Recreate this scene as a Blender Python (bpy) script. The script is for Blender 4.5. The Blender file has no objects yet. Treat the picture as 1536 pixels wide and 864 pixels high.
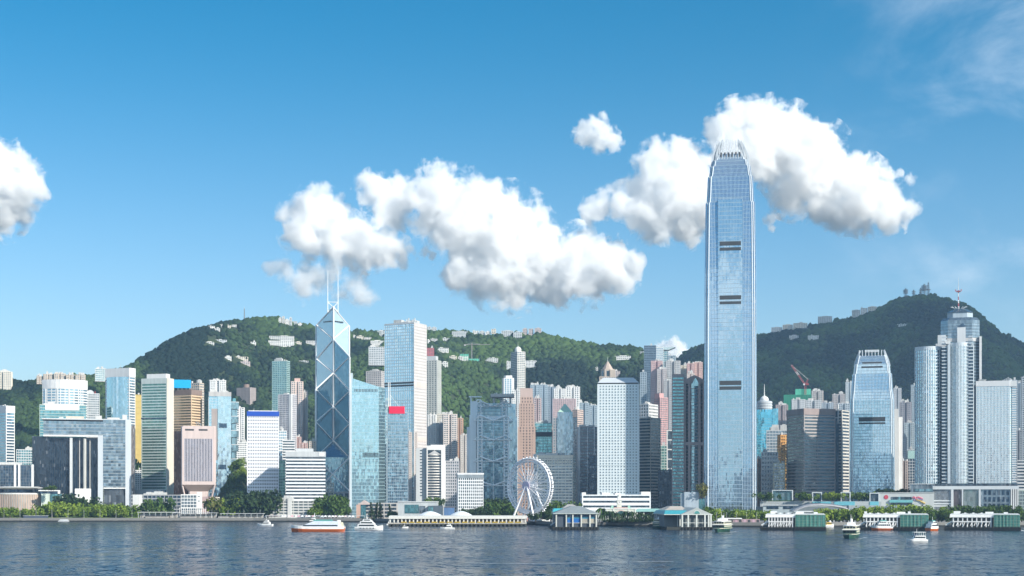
import bpy, bmesh, math, random
import numpy as np
from mathutils import Vector, Matrix, noise as mnoise
R = math.radians
random.seed(7)
rng = np.random.default_rng(11)
SC = bpy.context.scene
COL = SC.collection

# ---------------------------------------------------------------- camera
F = 2143.0            # focal length in photo pixels (1536 wide)
HZ = 749.0            # horizon row of the level camera
CAMZ = 25.0
cd = bpy.data.cameras.new("camera")
cam = bpy.data.objects.new("camera", cd); COL.objects.link(cam)
cam.location = (0, 0, CAMZ); cam.rotation_euler = (R(90), 0, 0)
cd.sensor_width = 36.0; cd.lens = 36.0 * F / 1536.0
cd.shift_y = (HZ - 432.0) / 1536.0
cd.clip_start = 1.0; cd.clip_end = 60000.0
SC.camera = cam

# ---------------------------------------------------------------- light
SUN_EL, SUN_AZ = 30.0, 130.0      # azimuth clockwise from +Y
sd = Vector((math.sin(R(SUN_AZ)) * math.cos(R(SUN_EL)), math.cos(R(SUN_AZ)) * math.cos(R(SUN_EL)), math.sin(R(SUN_EL))))
sl = bpy.data.lights.new("sun", 'SUN'); sl.energy = 4.6; sl.angle = R(0.53); sl.color = (1.0, 0.93, 0.82)
sun = bpy.data.objects.new("sun", sl); COL.objects.link(sun)
sun.rotation_euler = sd.to_track_quat('Z', 'Y').to_euler(); sun.location = (0, 0, 3000)

W = bpy.data.worlds.new("World"); SC.world = W; W.use_nodes = True
nt = W.node_tree; nt.nodes.clear()
def wn(t, **k):
    n = nt.nodes.new(t)
    for a, b in k.items(): setattr(n, a, b)
    return n
out = wn('ShaderNodeOutputWorld'); bg = wn('ShaderNodeBackground'); bg.inputs[1].default_value = 0.135
sky = wn('ShaderNodeTexSky', sky_type='NISHITA', sun_disc=False)
sky.sun_elevation = R(SUN_EL); sky.sun_rotation = R(SUN_AZ)
sky.altitude = 0; sky.air_density = 1.15; sky.dust_density = 0.6; sky.ozone_density = 1.6
tint = wn('ShaderNodeMix', data_type='RGBA', blend_type='MULTIPLY'); tint.inputs[0].default_value = 1.0
nt.links.new(sky.outputs[0], tint.inputs[6])
# thin high veils of cirrus: part of the sky itself
tc = wn('ShaderNodeTexCoord'); sep = wn('ShaderNodeSeparateXYZ'); nt.links.new(tc.outputs['Generated'], sep.inputs[0])
def m(op, a, b=None, c=None, clamp=False):
    n = wn('ShaderNodeMath', operation=op); n.use_clamp = clamp
    for i, v in enumerate((a, b, c)):
        if v is None: continue
        if isinstance(v, (int, float)): n.inputs[i].default_value = v
        else: nt.links.new(v, n.inputs[i])
    return n.outputs[0]
def ss(v, a, b):
    n = wn('ShaderNodeMapRange', interpolation_type='SMOOTHSTEP'); nt.links.new(v, n.inputs[0])
    n.inputs[1].default_value = a; n.inputs[2].default_value = b; return n.outputs[0]
mp = wn('ShaderNodeMapping'); mp.inputs['Scale'].default_value = (5, 5, 8); nt.links.new(tc.outputs['Generated'], mp.inputs[0])
nz = wn('ShaderNodeTexNoise'); nz.inputs['Scale'].default_value = 1.7; nz.inputs['Detail'].default_value = 9; nz.inputs['Roughness'].default_value = .58; nz.inputs['Distortion'].default_value = .4
nt.links.new(mp.outputs[0], nz.inputs[0])
tl = wn('ShaderNodeMix', data_type='RGBA'); nt.links.new(ss(sep.outputs[2], 0.02, 0.36), tl.inputs[0])
tl.inputs[6].default_value = (0.60, 0.70, 0.83, 1); tl.inputs[7].default_value = (0.03, 0.45, 0.63, 1); nt.links.new(tl.outputs[2], tint.inputs[7])
wisp = ss(nz.outputs[0], 0.44, 0.86)
east = ss(sep.outputs[0], 0.17, 0.36)                 # the veils lie in the western (sun side) sky
wisp = m('MULTIPLY', m('MULTIPLY', wisp, east), 0.55)
# broken cumulus on the harbour side, behind the camera (seen only in glass)
mp2 = wn('ShaderNodeMapping'); mp2.inputs['Scale'].default_value = (4, 4, 7.5); nt.links.new(tc.outputs['Generated'], mp2.inputs[0])
nz2 = wn('ShaderNodeTexNoise'); nz2.inputs['Scale'].default_value = 1.3; nz2.inputs['Detail'].default_value = 7
nt.links.new(mp2.outputs[0], nz2.inputs[0])
north = ss(m('MULTIPLY', sep.outputs[1], -1.0), 0.1, 0.45)
cum = m('MULTIPLY', m('MULTIPLY', ss(nz2.outputs[0], 0.47, 0.6), north), 0.8)
mx = wn('ShaderNodeMix', data_type='RGBA'); nt.links.new(m('MAXIMUM', wisp, cum), mx.inputs[0])
nt.links.new(tint.outputs[2], mx.inputs[6]); mx.inputs[7].default_value = (7.2, 7.4, 7.6, 1)
nt.links.new(mx.outputs[2], bg.inputs[0]); nt.links.new(bg.outputs[0], out.inputs[0])

vs = SC.view_settings
vs.view_transform = 'Standard'; vs.look = 'None'; vs.gamma = 1.0; vs.use_curve_mapping = False; vs.exposure = 0.6
cy = SC.cycles
cy.max_bounces = 26; cy.diffuse_bounces = 3; cy.glossy_bounces = 3; cy.transmission_bounces = 2
cy.volume_bounces = 26; cy.transparent_max_bounces = 8; cy.sample_clamp_indirect = 6.0
cy.caustics_reflective = False; cy.caustics_refractive = False
cy.volume_max_steps = 256
cy.use_denoising = True
try: cy.denoising_prefilter = 'ACCURATE'; cy.denoising_input_passes = 'RGB_ALBEDO_NORMAL'
except Exception: pass

# ---------------------------------------------------------------- picture geometry -> place
def PX(px, Y): return (px - 768.0) * Y / F
def PZ(py, Y): return CAMZ + (HZ - py) * Y / F
def P(px, py, Y): return Vector((PX(px, Y), Y, PZ(py, Y)))
def interp(t, pts):
    return float(np.interp(t, [p[0] for p in pts], [p[1] for p in pts]))

# ---------------------------------------------------------------- mesh builder
class MB:
    def __init__(s): s.v = []; s.f = []; s.sm = False
    def add(s, vs, fs):
        o = len(s.v); s.v += [tuple(v) for v in vs]; s.f += [tuple(i + o for i in f) for f in fs]; return s
    def box(s, x0, x1, y0, y1, z0, z1):
        return s.add([(x0,y0,z0),(x1,y0,z0),(x1,y1,z0),(x0,y1,z0),(x0,y0,z1),(x1,y0,z1),(x1,y1,z1),(x0,y1,z1)],
                     [(0,3,2,1),(4,5,6,7),(0,1,5,4),(1,2,6,5),(2,3,7,6),(3,0,4,7)])
    def prism(s, poly, z0, z1, top=True, bot=True, poly1=None):
        n = len(poly); q = poly1 or poly
        fs = [(i, (i+1) % n, n + (i+1) % n, n + i) for i in range(n)]
        if top: fs.append(tuple(range(n, 2*n)))
        if bot: fs.append(tuple(range(n-1, -1, -1)))
        za = z0 if not isinstance(z0, (int, float)) else [z0]*n
        zb = z1 if not isinstance(z1, (int, float)) else [z1]*n
        return s.add([(p[0],p[1],z) for p, z in zip(poly, za)] + [(p[0],p[1],z) for p, z in zip(q, zb)], fs)
    def ring(s, po, pi, z0, z1):
        n = len(po)
        vs = [(p[0],p[1],z0) for p in po] + [(p[0],p[1],z1) for p in po] + [(p[0],p[1],z0) for p in pi] + [(p[0],p[1],z1) for p in pi]
        fs = []
        for i in range(n):
            j = (i+1) % n
            fs += [(i,j,n+j,n+i), (n+i,n+j,3*n+j,3*n+i), (2*n+i,2*n+j,j,i), (2*n+j,2*n+i,3*n+i,3*n+j)]
        return s.add(vs, fs)
    def tube(s, a, b, r, r2=None, n=6):
        a = Vector(a); b = Vector(b); d = (b - a)
        if d.length < 1e-6: return s
        d.normalize(); u = d.orthogonal().normalized(); w = d.cross(u); r2 = r if r2 is None else r2
        vs = []
        for c, rr in ((a, r), (b, r2)):
            for k in range(n):
                t = 2*math.pi*(k+.5)/n; vs.append(c + u*(rr*math.cos(t)) + w*(rr*math.sin(t)))
        return s.add(vs, [(k,(k+1)%n,n+(k+1)%n,n+k) for k in range(n)] + [tuple(range(n-1,-1,-1)), tuple(range(n,2*n))])
    def bar(s, a, b, t):     # square bar
        return s.tube(a, b, t*.7071, n=4)
    def path(s, pts, r, n=6):
        for a, b in zip(pts, pts[1:]): s.tube(a, b, r, n=n)
        return s
    def lathe(s, prof, cx=0, cy=0, n=24, a0=0, a1=2*math.pi):
        full = abs(a1-a0-2*math.pi) < 1e-6; k = n if full else n+1
        vs = []
        for (r, z) in prof:
            for i in range(k):
                t = a0 + (a1-a0)*i/n; vs.append((cx + r*math.cos(t), cy + r*math.sin(t), z))
        fs = []
        for j in range(len(prof)-1):
            for i in range(n):
                i2 = (i+1) % k
                fs.append((j*k+i, j*k+i2, (j+1)*k+i2, (j+1)*k+i))
        return s.add(vs, fs)
    def loft(s, rings, cap=True):
        n = len(rings[0]); vs = [p for r in rings for p in r]; fs = []
        for j in range(len(rings)-1):
            for i in range(n):
                k = (i+1) % n; fs.append((j*n+i, j*n+k, (j+1)*n+k, (j+1)*n+i))
        if cap: fs += [tuple(range(n-1,-1,-1)), tuple((len(rings)-1)*n+i for i in range(n))]
        return s.add(vs, fs)
    def mesh(s, name, mat):
        me = bpy.data.meshes.new(name); me.from_pydata(s.v, [], s.f); me.update()
        if isinstance(mat, (list, tuple)):
            for q in mat: me.materials.append(q)
        elif mat: me.materials.append(mat)
        if s.sm:
            me.polygons.foreach_set('use_smooth', [True]*len(me.polygons))
        return me
    def obj(s, name, mat, parent=None, loc=(0,0,0)):
        return mkobj(name, s.mesh(name, mat), parent, loc)
def mkobj(name, me, parent=None, loc=(0,0,0)):
    o = bpy.data.objects.new(name, me); COL.objects.link(o); o.location = loc
    if parent is not None: o.parent = parent
    return o
def tag(o, label=None, cat=None, group=None, kind=None):
    if label: o['label'] = label
    if cat: o['category'] = cat
    if group: o['group'] = group
    if kind: o['kind'] = kind
    return o
def thing(name, label, cat, loc, rz=0.0, group=None):
    o = bpy.data.objects.new(name, None); COL.objects.link(o); o.empty_display_size = 5
    o.location = loc; o.rotation_euler = (0, 0, rz)
    return tag(o, label, cat, group)
def copy_tree(src, parent=None):
    c = src.copy(); COL.objects.link(c)
    if parent is not None: c.parent = parent
    for ch in list(src.children): copy_tree(ch, c)
    return c
def offset(poly, d):      # + outwards for a CCW polygon
    n = len(poly); res = []
    for i in range(n):
        p0 = Vector(poly[i-1]); p1 = Vector(poly[i]); p2 = Vector(poly[(i+1) % n])
        e1 = (p1-p0).normalized(); e2 = (p2-p1).normalized()
        n1 = Vector((e1.y, -e1.x)); n2 = Vector((e2.y, -e2.x))
        b = n1 + n2; k = b.length_squared
        res.append(tuple(p1 + (b * (2*d/k) if k > .05 else n1*d)))
    return res

# ---------------------------------------------------------------- materials
class NM:
    def __init__(s, name):
        s.m = bpy.data.materials.new(name); s.m.use_nodes = True; s.t = s.m.node_tree
        s.b = s.t.nodes['Principled BSDF']; s.o = s.t.nodes['Material Output']
    def n(s, t, **k):
        x = s.t.nodes.new(t)
        for a, b in k.items(): setattr(x, a, b)
        return x
    def l(s, a, b): s.t.links.new(a, b)
    def math(s, op, a, b=None, clamp=False):
        x = s.n('ShaderNodeMath', operation=op); x.use_clamp = clamp
        for i, v in enumerate((a, b)):
            if v is None: continue
            if isinstance(v, (int, float)): x.inputs[i].default_value = v
            else: s.l(v, x.inputs[i])
        return x.outputs[0]
    def noise(s, vec, scale, detail=4, rough=.55, dist=0.):
        x = s.n('ShaderNodeTexNoise'); x.inputs['Scale'].default_value = scale; x.inputs['Detail'].default_value = detail
        x.inputs['Roughness'].default_value = rough; x.inputs['Distortion'].default_value = dist
        if vec is not None: s.l(vec, x.inputs[0])
        return x
    def ramp(s, v, a, b, c0, c1):
        x = s.n('ShaderNodeMapRange'); s.l(v, x.inputs[0]); x.inputs[1].default_value = a; x.inputs[2].default_value = b
        y = s.n('ShaderNodeMix', data_type='RGBA'); s.l(x.outputs[0], y.inputs[0])
        y.inputs[6].default_value = (*c0, 1); y.inputs[7].default_value = (*c1, 1); return y.outputs[2]
    def mix(s, fac, a, b, mode='MIX'):
        y = s.n('ShaderNodeMix', data_type='RGBA', blend_type=mode)
        for v, i in ((fac, 0), (a, 6), (b, 7)):
            if isinstance(v, (int, float)): y.inputs[i].default_value = v
            elif isinstance(v, tuple): y.inputs[i].default_value = (*v, 1)
            else: s.l(v, y.inputs[i])
        return y.outputs[2]
    def bump(s, h, st, dist):
        x = s.n('ShaderNodeBump'); x.inputs['Strength'].default_value = st; x.inputs['Distance'].default_value = dist
        s.l(h, x.inputs['Height']); return x.outputs[0]
MATS = {}
def wall(c, rough=.7, var=.16, spec=.3):
    """weathered wall: colour with broad blotches and rain streaks"""
    key = ('w', c, rough, var)
    if key in MATS: return MATS[key]
    q = NM('wall_%d' % len(MATS)); tcn = q.n('ShaderNodeTexCoord')
    mpn = q.n('ShaderNodeMapping'); mpn.inputs['Scale'].default_value = (.35, .35, .03); q.l(tcn.outputs['Object'], mpn.inputs[0])
    a = q.noise(mpn.outputs[0], 1.0, 5, .65)
    b = q.noise(tcn.outputs['Object'], .06, 3)
    v = q.math('ADD', q.math('MULTIPLY', a.outputs[0], .6), q.math('MULTIPLY', b.outputs[0], .4))
    lo = tuple(x*(1-var*1.6) for x in c); hi = tuple(min(1, x*(1+var)) for x in c)
    q.l(q.ramp(v, .3, .7, lo, hi), q.b.inputs['Base Color'])
    q.b.inputs['Roughness'].default_value = rough; q.b.inputs['Specular IOR Level'].default_value = spec
    MATS[key] = q.m; return q.m
def plain(name, c, rough=.5, metal=0.):
    key = ('p', name, c)
    if key in MATS: return MATS[key]
    q = NM(name); tcn = q.n('ShaderNodeTexCoord'); a = q.noise(tcn.outputs['Object'], .7, 4)
    q.l(q.ramp(a.outputs[0], .3, .7, tuple(x*.86 for x in c), tuple(min(1, x*1.08) for x in c)), q.b.inputs['Base Color'])
    q.b.inputs['Roughness'].default_value = rough; q.b.inputs['Metallic'].default_value = metal
    MATS[key] = q.m; return q.m
def glass(c, metal=.75, rough=.08, cell=(1.5, 3.6), jit=.02, dark=.45, light=None, litn=.1, wav=.35):
    """coated facade glass: reflective, every pane very slightly out of plane, blinds drawn behind a few"""
    key = ('g', c, metal, rough, cell, jit, dark, light)
    if key in MATS: return MATS[key]
    q = NM('glass_%d' % len(MATS)); tcn = q.n('ShaderNodeTexCoord'); oi = q.n('ShaderNodeObjectInfo')
    off = q.n('ShaderNodeCombineXYZ'); q.l(q.math('MULTIPLY', oi.outputs['Random'], 91.7), off.inputs[2])
    off.inputs[0].default_value = .37; off.inputs[1].default_value = .41
    ad = q.n('ShaderNodeVectorMath', operation='ADD'); q.l(tcn.outputs['Object'], ad.inputs[0]); q.l(off.outputs[0], ad.inputs[1])
    dv = q.n('ShaderNodeVectorMath', operation='DIVIDE'); q.l(ad.outputs[0], dv.inputs[0]); dv.inputs[1].default_value = (cell[0], cell[0], cell[1])
    fl = q.n('ShaderNodeVectorMath', operation='FLOOR'); q.l(dv.outputs[0], fl.inputs[0])
    wnz = q.n('ShaderNodeTexWhiteNoise', noise_dimensions='3D'); q.l(fl.outputs[0], wnz.inputs[0])
    lo = tuple(x*dark for x in c)
    col = q.ramp(wnz.outputs[0], 0, 1, lo, c)
    if light is None: light = tuple(min(.75, x*.6+.3) for x in c)
    sepc = q.n('ShaderNodeSeparateColor'); q.l(wnz.outputs[1], sepc.inputs[0])
    msk = q.math('GREATER_THAN', sepc.outputs[1], 1-litn)
    col = q.mix(q.math('MULTIPLY', msk, .55), col, light)
    q.l(col, q.b.inputs['Base Color'])
    q.b.inputs['Metallic'].default_value = metal; q.b.inputs['Roughness'].default_value = rough
    q.b.inputs['Specular IOR Level'].default_value = .8
    geo = q.n('ShaderNodeNewGeometry')
    sb = q.n('ShaderNodeVectorMath', operation='SUBTRACT'); q.l(wnz.outputs[1], sb.inputs[0]); sb.inputs[1].default_value = (.5, .5, .5)
    scv = q.n('ShaderNodeVectorMath', operation='SCALE'); q.l(sb.outputs[0], scv.inputs[0]); scv.inputs['Scale'].default_value = jit*2
    wv = q.noise(tcn.outputs['Object'], .045, 3, .5)
    sb2 = q.n('ShaderNodeVectorMath', operation='SUBTRACT'); q.l(wv.outputs[1], sb2.inputs[0]); sb2.inputs[1].default_value = (.5, .5, .5)
    sc2 = q.n('ShaderNodeVectorMath', operation='SCALE'); q.l(sb2.outputs[0], sc2.inputs[0]); sc2.inputs['Scale'].default_value = jit*3*wav
    a1 = q.n('ShaderNodeVectorMath', operation='ADD'); q.l(geo.outputs['Normal'], a1.inputs[0]); q.l(scv.outputs[0], a1.inputs[1])
    a2 = q.n('ShaderNodeVectorMath', operation='ADD'); q.l(a1.outputs[0], a2.inputs[0]); q.l(sc2.outputs[0], a2.inputs[1])
    nn = q.n('ShaderNodeVectorMath', operation='NORMALIZE'); q.l(a2.outputs[0], nn.inputs[0])
    q.l(nn.outputs[0], q.b.inputs['Normal'])
    MATS[key] = q.m; return q.m
# ================================================================ the setting: water, land, hills, forest
SHORE = [(-700,1600),(0,1596),(380,1590),(560,1560),(592,1500),(790,1430),(828,1335),(1000,1310),(1150,1285),(1300,1300),(1536,1310),(2300,1330)]
GZ = 3.5
LEFT_R = [(-700,600),(-300,585),(0,573),(20,569),(42,573),(60,567),(100,563),(140,565),(175,556),(200,548),(212,540),(245,520),(270,505),(290,497),(320,490),(360,483),
          (400,480),(418,480),(440,486),(470,492),(530,500),(575,498),(640,492),(700,499),(760,503),(810,503),(850,511),(900,519),(945,521),(960,523),(985,530),(1005,538),(1030,556),(1080,585),(1200,610),(1400,640),(2300,690)]
RIGHT_R = [(-700,745),(800,700),(900,640),(960,600),(1000,545),(1020,536),(1035,524),(1055,516),(1130,505),(1160,498),(1200,489),(1240,484),(1300,470),(1330,456),(1350,448),
           (1380,443),(1400,443),(1430,450),(1460,465),(1480,480),(1510,500),(1536,513),(1650,560),(1850,600),(2300,650)]
YL = [(-700,2650),(0,2680),(200,2780),(400,3150),(650,3250),(900,3150),(1100,3000),(2300,3000)]
YR = [(-700,3900),(1000,3900),(1400,3690),(2300,3800)]
_l = np.array(LEFT_R, float); _r = np.array(RIGHT_R, float); _yl = np.array(YL, float); _yr = np.array(YR, float)
def fbm(x, y, seed=0, octs=5, f=1/420.):
    v = 0; a = 1; t = 0
    for o in range(octs):
        v += a * mnoise.noise((x*f + seed*7.3, y*f - seed*3.1, seed*1.7 + o*5.)); t += a; a *= .52; f *= 2.03
    return v / t
def hill_h(x, y):
    """terrain height: two ridges falling towards the harbour in spurs and gullies"""
    px = 768 + x * F / max(y, 600)
    z = GZ
    for (rr, yy, base, k, sd_) in ((_l, _yl, 2330., 1.15, 1), (_r, _yr, 2500., 1.25, 2)):
        ry = np.interp(px, yy[:,0], yy[:,1]); top = PZ(np.interp(px, rr[:,0], rr[:,1]), ry) - 4
        n1 = fbm(x, y*.55, sd_, 4, 1/360.)
        if y < ry:
            n1 = n1*1.2 + .35*(abs(fbm(x, y*.4, sd_+30, 3, 1/260.))*2-.5)
            t = (y - base - 60*n1) / (ry - base); t = min(max(t, 0), 1)
            s = t*t*(3-2*t)*.35 + (t**k)*.65
            h = (top - GZ) * s + n1 * 300 * (s*(1-t)**1.6*2.9) + fbm(x, y, sd_+4, 4, 1/120.)*48*(1-t)**1.3*min(1, t*4)
        else:
            d = (y - ry); h = (top - GZ) * max(0, 1 - d/1500.)
        z = max(z, GZ + h)
    return z
HOUSES = (
      (313,322,489,2960,'white house with a round end on the ridge at the left of the antenna'),(323,330,492,2950,'lower white house below the round ended one on the ridge'),(330,338,486.5,3010,'white block on the ridge, second from the antenna'),(339,346,488,3020,'pale white block on the ridge between its taller neighbours'),(347,355,487,3030,'white block on the ridge nearest to the tall antenna'),
      (418,422,477,3160,'slim white tower on the summit ridge, leftmost of the cluster'),(423,427,474.5,3170,'tallest slim white tower in the summit ridge cluster'),(428,433,479,3160,'white stepped house in the middle of the summit ridge cluster'),(434,438,476.5,3170,'grey slim tower in the summit ridge cluster'),(439,446,482,3150,'white house below the grey slim tower on the summit ridge'),(447,453,485,3140,'small white house at the right end of the summit ridge cluster'),
      (404,441,504,2990,'long white terrace block high on the wooded slope left of the braced tower'),(403,441,511,2960,'lower white terrace row just below the long one on the wooded slope'),(442,452,513,2960,'small white terrace block at the right end of the long terraces'),(459,474,511,2940,'white terrace block touching the left edge of the braced tower'),(376,384,513,2900,'small pale house alone in the trees left of the long terraces'),
      (307,321,513,2900,'low white house in the trees on the left slope'),(312,340,509.5,2930,'long low grey roofed house above the low white one'),(348,372,535,2760,'cream villa with a curved terrace half way up the wooded slope'),(361,375,542,2720,'pinkish white villa below the curved terrace villa'),(337,347,534.5,2780,'small white wing at the left of the curved terrace villa'),(446,463,541,2700,'low white house roof in the trees right of the teal tower'),
      (525,534,503,3010,'white terrace house right of the braced tower, leftmost of three'),(535,545,504,3000,'white terrace house right of the braced tower, middle of three'),(546,557,506,2990,'white terrace house right of the braced tower, rightmost of three'),(556,575,511,2950,'white apartment row on the ridge left of the tall glass slab'),(566,577,496,3160,'grey apartment block on the skyline left of the tall glass slab'),
      (639,646,490,3190,'grey white block on the skyline just right of the tall glass slab'),(647,655,491,3190,'second grey white block on the skyline right of the tall glass slab'),(678,702,497,3200,'pale grey block row on the skyline behind the bare ridge'),(709,718,496,3190,'white block on the skyline, leftmost of the long row'),(719,727,497,3190,'white block on the skyline, second of the long row'),(728,736,497.5,3180,'pale block on the skyline, third of the long row'),(737,744,493.5,3200,'dark topped block on the skyline in the middle of the long row'),(752,770,496,3180,'grey blue apartment block on the skyline of the long row'),
      (784,791,493,3170,'pinkish grey tower on the skyline, first of three joined ones'),(793,800,493,3170,'pinkish grey tower on the skyline, second of three joined ones'),(802,812,492.5,3170,'pinkish grey tower on the skyline, last and broadest of three'),(770,783,498,3150,'low grey block left of the three joined skyline towers'),
      (646,656,508,2960,'pale square house on the upper slope right of the tall glass slab'),(640,645,510,2950,'narrow white house beside the pale square house'),(662,674,507,2960,'low white hipped house on the upper slope'),(656,673,522,2860,'white villa with an arcade above the green sheeted site'),(674,685,534,2770,'white villa pair on the slope, left one'),(687,694,535,2770,'white villa pair on the slope, middle one'),(694,702,534,2770,'white villa pair on the slope, right one'),(727,747,537,2740,'white apartment slab on the slope right of the green sheeted site'),(662,672,543,2720,'small pale stepped house on the slope edge above the pale shafted tower'),
      (914,930,556.5,2760,'small pinkish house in the trees right of the pointed stone tower'),(893,897,551,2800,'tiny white house in the trees left of the pointed stone tower'),(922,946,534,3050,'long low pale house high in the trees right of the hill shoulder'),(957,966,527,2900,'pale house on the hill edge left of the dark sail roofed tower'),
      (1157,1173,491,3760,'grey blue apartment block on the western ridge right of the skyscraper'),(1174,1189,487,3770,'cream apartment block on the western ridge, left of two'),(1190,1211,484.5,3770,'cream apartment block on the western ridge, right of two'),(1227,1248,474.5,3790,'grey white block on the western ridge, alone in the middle'),(1278,1290,465,3790,'pale block on the ridge rising to the tall summit, left one'),(1291,1301,462,3790,'pale block on the ridge rising to the tall summit, middle one'),(1302,1315,460,3790,'pale block on the ridge rising to the tall summit, right one'),
      (1184,1198,503,3500,'white low house roof in the dark trees of the tall hill, left one'),(1212,1228,503,3500,'white low house roof in the dark trees of the tall hill, right one'),(1346,1361,486,3450,'small white house alone below the tall summit'))
HP = {5:9, 6:11, 7:9, 8:12, 16:5, 17:3, 18:7, 19:7, 21:4, 26:9, 34:9, 35:10, 36:11, 38:10, 45:8, 46:7, 47:8, 48:11, 50:6, 51:4, 52:5, 54:9, 55:9, 56:11, 57:8, 61:3.5, 62:4, 63:4}
def slope_site(L, R_, top, hp, Yd):
    """distance and foot of a building that stands on the visible hillside"""
    c = (L+R_)/2; Y = ray_ground(c, top+hp)
    if Y is None:
        rr, yy = ((_l, _yl) if Yd < 3350 else (_r, _yr)); Y = float(np.interp(c, yy[:,0], yy[:,1])) + 6
    return Y, PZ(top+hp, Y) - 3
def clearings():
    """picture windows kept free of nearer trees so that the houses on the slopes show"""
    w = []
    for i, (a, b, t, Y, lb) in enumerate(HOUSES):
        hp = HP.get(i, min(9, max(5, (b-a)*.45))); Y, z = slope_site(a, b, t, hp, Y); w.append((a-1.5, b+1.5, t, t+hp, Y))
    for a, b, t, hp in ((355,384,581,26),(640,651,522,16),(788,805,541,10),(760,768,542,12),(690,719,530,11),(-14,18,557,28)): w.append((a-1, b+1, t, t+hp, slope_site(a, b, t, hp, 2700)[0]))
    return w
def opposite_shore():
    """the harbour side behind the camera: tower blocks that the glass fronts mirror"""
    rs = random.Random(17); mb = MB(); x = -2600
    while x < 2600:
        for y0, hs in ((-240, (25, 70)), (-480, (40, 110)), (-800, (60, 150))):
            w = rs.uniform(24, 60); h = rs.uniform(*hs); mb.box(x+rs.uniform(-10,10), x+w, y0-rs.uniform(25,60), y0, 0, h)
        x += rs.uniform(52, 95)
    tag(mb.obj('opposite_shore', wall((.60,.58,.56))), 'tower blocks of the opposite harbour shore', 'city', kind='stuff')
def build_land():
    # water: one sheet from under the camera to the horizon
    q = NM('harbour_water'); tcn = q.n('ShaderNodeTexCoord')
    def wave(sx, sy, scale, det, dist=.6):
        mpn = q.n('ShaderNodeMapping'); mpn.inputs['Scale'].default_value = (sx, sy, 1); q.l(tcn.outputs['Object'], mpn.inputs[0])
        return q.noise(mpn.outputs[0], scale, det, .6, dist).outputs[0]
    patch = wave(.0035, .012, 1, 4, 1.5)
    def wvec(sx, sy, det, amp_, mod=None):
        mpn = q.n('ShaderNodeMapping'); mpn.inputs['Scale'].default_value = (sx, sy, 1); q.l(tcn.outputs['Object'], mpn.inputs[0])
        x = q.noise(mpn.outputs[0], 1, det, .6, .3); sb = q.n('ShaderNodeVectorMath', operation='SUBTRACT'); q.l(x.outputs[1], sb.inputs[0]); sb.inputs[1].default_value = (.5, .5, .5)
        ml = q.n('ShaderNodeVectorMath', operation='MULTIPLY'); q.l(sb.outputs[0], ml.inputs[0]); ml.inputs[1].default_value = (amp_, amp_, 0)
        if mod is None: return ml.outputs[0]
        sc = q.n('ShaderNodeVectorMath', operation='SCALE'); q.l(ml.outputs[0], sc.inputs[0]); q.l(mod, sc.inputs['Scale']); return sc.outputs[0]
    amp = q.math('ADD', q.math('MULTIPLY', patch, 1.3), .35)
    geo = q.n('ShaderNodeNewGeometry'); acc = geo.outputs['Normal']
    for v in (wvec(.7, .45, 3, 1.1, amp), wvec(.24, .13, 4, 1.4, amp), wvec(.03, .03, 3, .35)):
        ad = q.n('ShaderNodeVectorMath', operation='ADD'); q.l(acc, ad.inputs[0]); q.l(v, ad.inputs[1]); acc = ad.outputs[0]
    nn = q.n('ShaderNodeVectorMath', operation='NORMALIZE'); q.l(acc, nn.inputs[0]); q.l(nn.outputs[0], q.b.inputs['Normal'])
    cap = wave(.05, .09, 1, 5, .4); cap2 = wave(.006, .02, 1, 3, 1.)
    f1 = q.n('ShaderNodeMapRange'); q.l(q.math('ADD', q.math('MULTIPLY', cap, .7), q.math('MULTIPLY', cap2, .45)), f1.inputs[0]); f1.inputs[1].default_value = .735; f1.inputs[2].default_value = .80
    basec = q.ramp(patch, .35, .7, (.003, .016, .038), (.008, .032, .062))
    q.l(q.mix(q.math('MULTIPLY', f1.outputs[0], .55), basec, (.55,.6,.63)), q.b.inputs['Base Color'])
    rr = q.n('ShaderNodeMapRange'); q.l(patch, rr.inputs[0]); rr.inputs[1].default_value = .3; rr.inputs[2].default_value = .7
    rr.inputs[3].default_value = .10; rr.inputs[4].default_value = .20; q.l(rr.outputs[0], q.b.inputs['Roughness'])
    q.b.inputs['IOR'].default_value = 1.33; q.b.inputs['Specular IOR Level'].default_value = .24
    mb = MB(); mb.add([(-8500,-8500,0),(8500,-8500,0),(8500,8500,0),(-8500,8500,0)], [(0,1,2,3)])
    tag(mb.obj('water', q.m), kind='structure')
    # land: flat reclaimed ground with a sea wall, carried on under the hills
    q = NM('paved_ground'); tcn = q.n('ShaderNodeTexCoord'); a = q.noise(tcn.outputs['Object'], .03, 5); b = q.noise(tcn.outputs['Object'], .4, 3)
    q.l(q.mix(.4, q.ramp(a.outputs[0], .35, .65, (.16,.16,.155), (.30,.29,.27)), q.ramp(b.outputs[0], .3, .7, (.12,.12,.12), (.3,.3,.29))), q.b.inputs['Base Color']); q.b.inputs['Roughness'].default_value = .85
    pts = [(PX(px, Y), Y) for px, Y in SHORE]
    mb = MB(); n = len(pts)
    vs_ = [(x, y, GZ) for x, y in pts] + [(x*3.2, 6800, GZ) for x, y in pts]
    mb.add(vs_, [(i, i+1, n+i+1, n+i) for i in range(n-1)])
    tag(mb.obj('ground', q.m), kind='structure')
    sw = NM('sea_wall_stone'); tcn = sw.n('ShaderNodeTexCoord'); sx = sw.n('ShaderNodeSeparateXYZ'); sw.l(tcn.outputs['Object'], sx.inputs[0])
    a = sw.noise(tcn.outputs['Object'], .5, 5)
    wet = sw.math('ADD', sx.outputs[2], sw.math('MULTIPLY', a.outputs[0], 1.2))
    sw.l(sw.ramp(wet, 1.7, 2.3, (.022,.026,.024), (.22,.215,.2)), sw.b.inputs['Base Color']); sw.b.inputs['Roughness'].default_value = .8
    mb = MB()
    inn = [(x, y+2.4) for x, y in pts]
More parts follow.
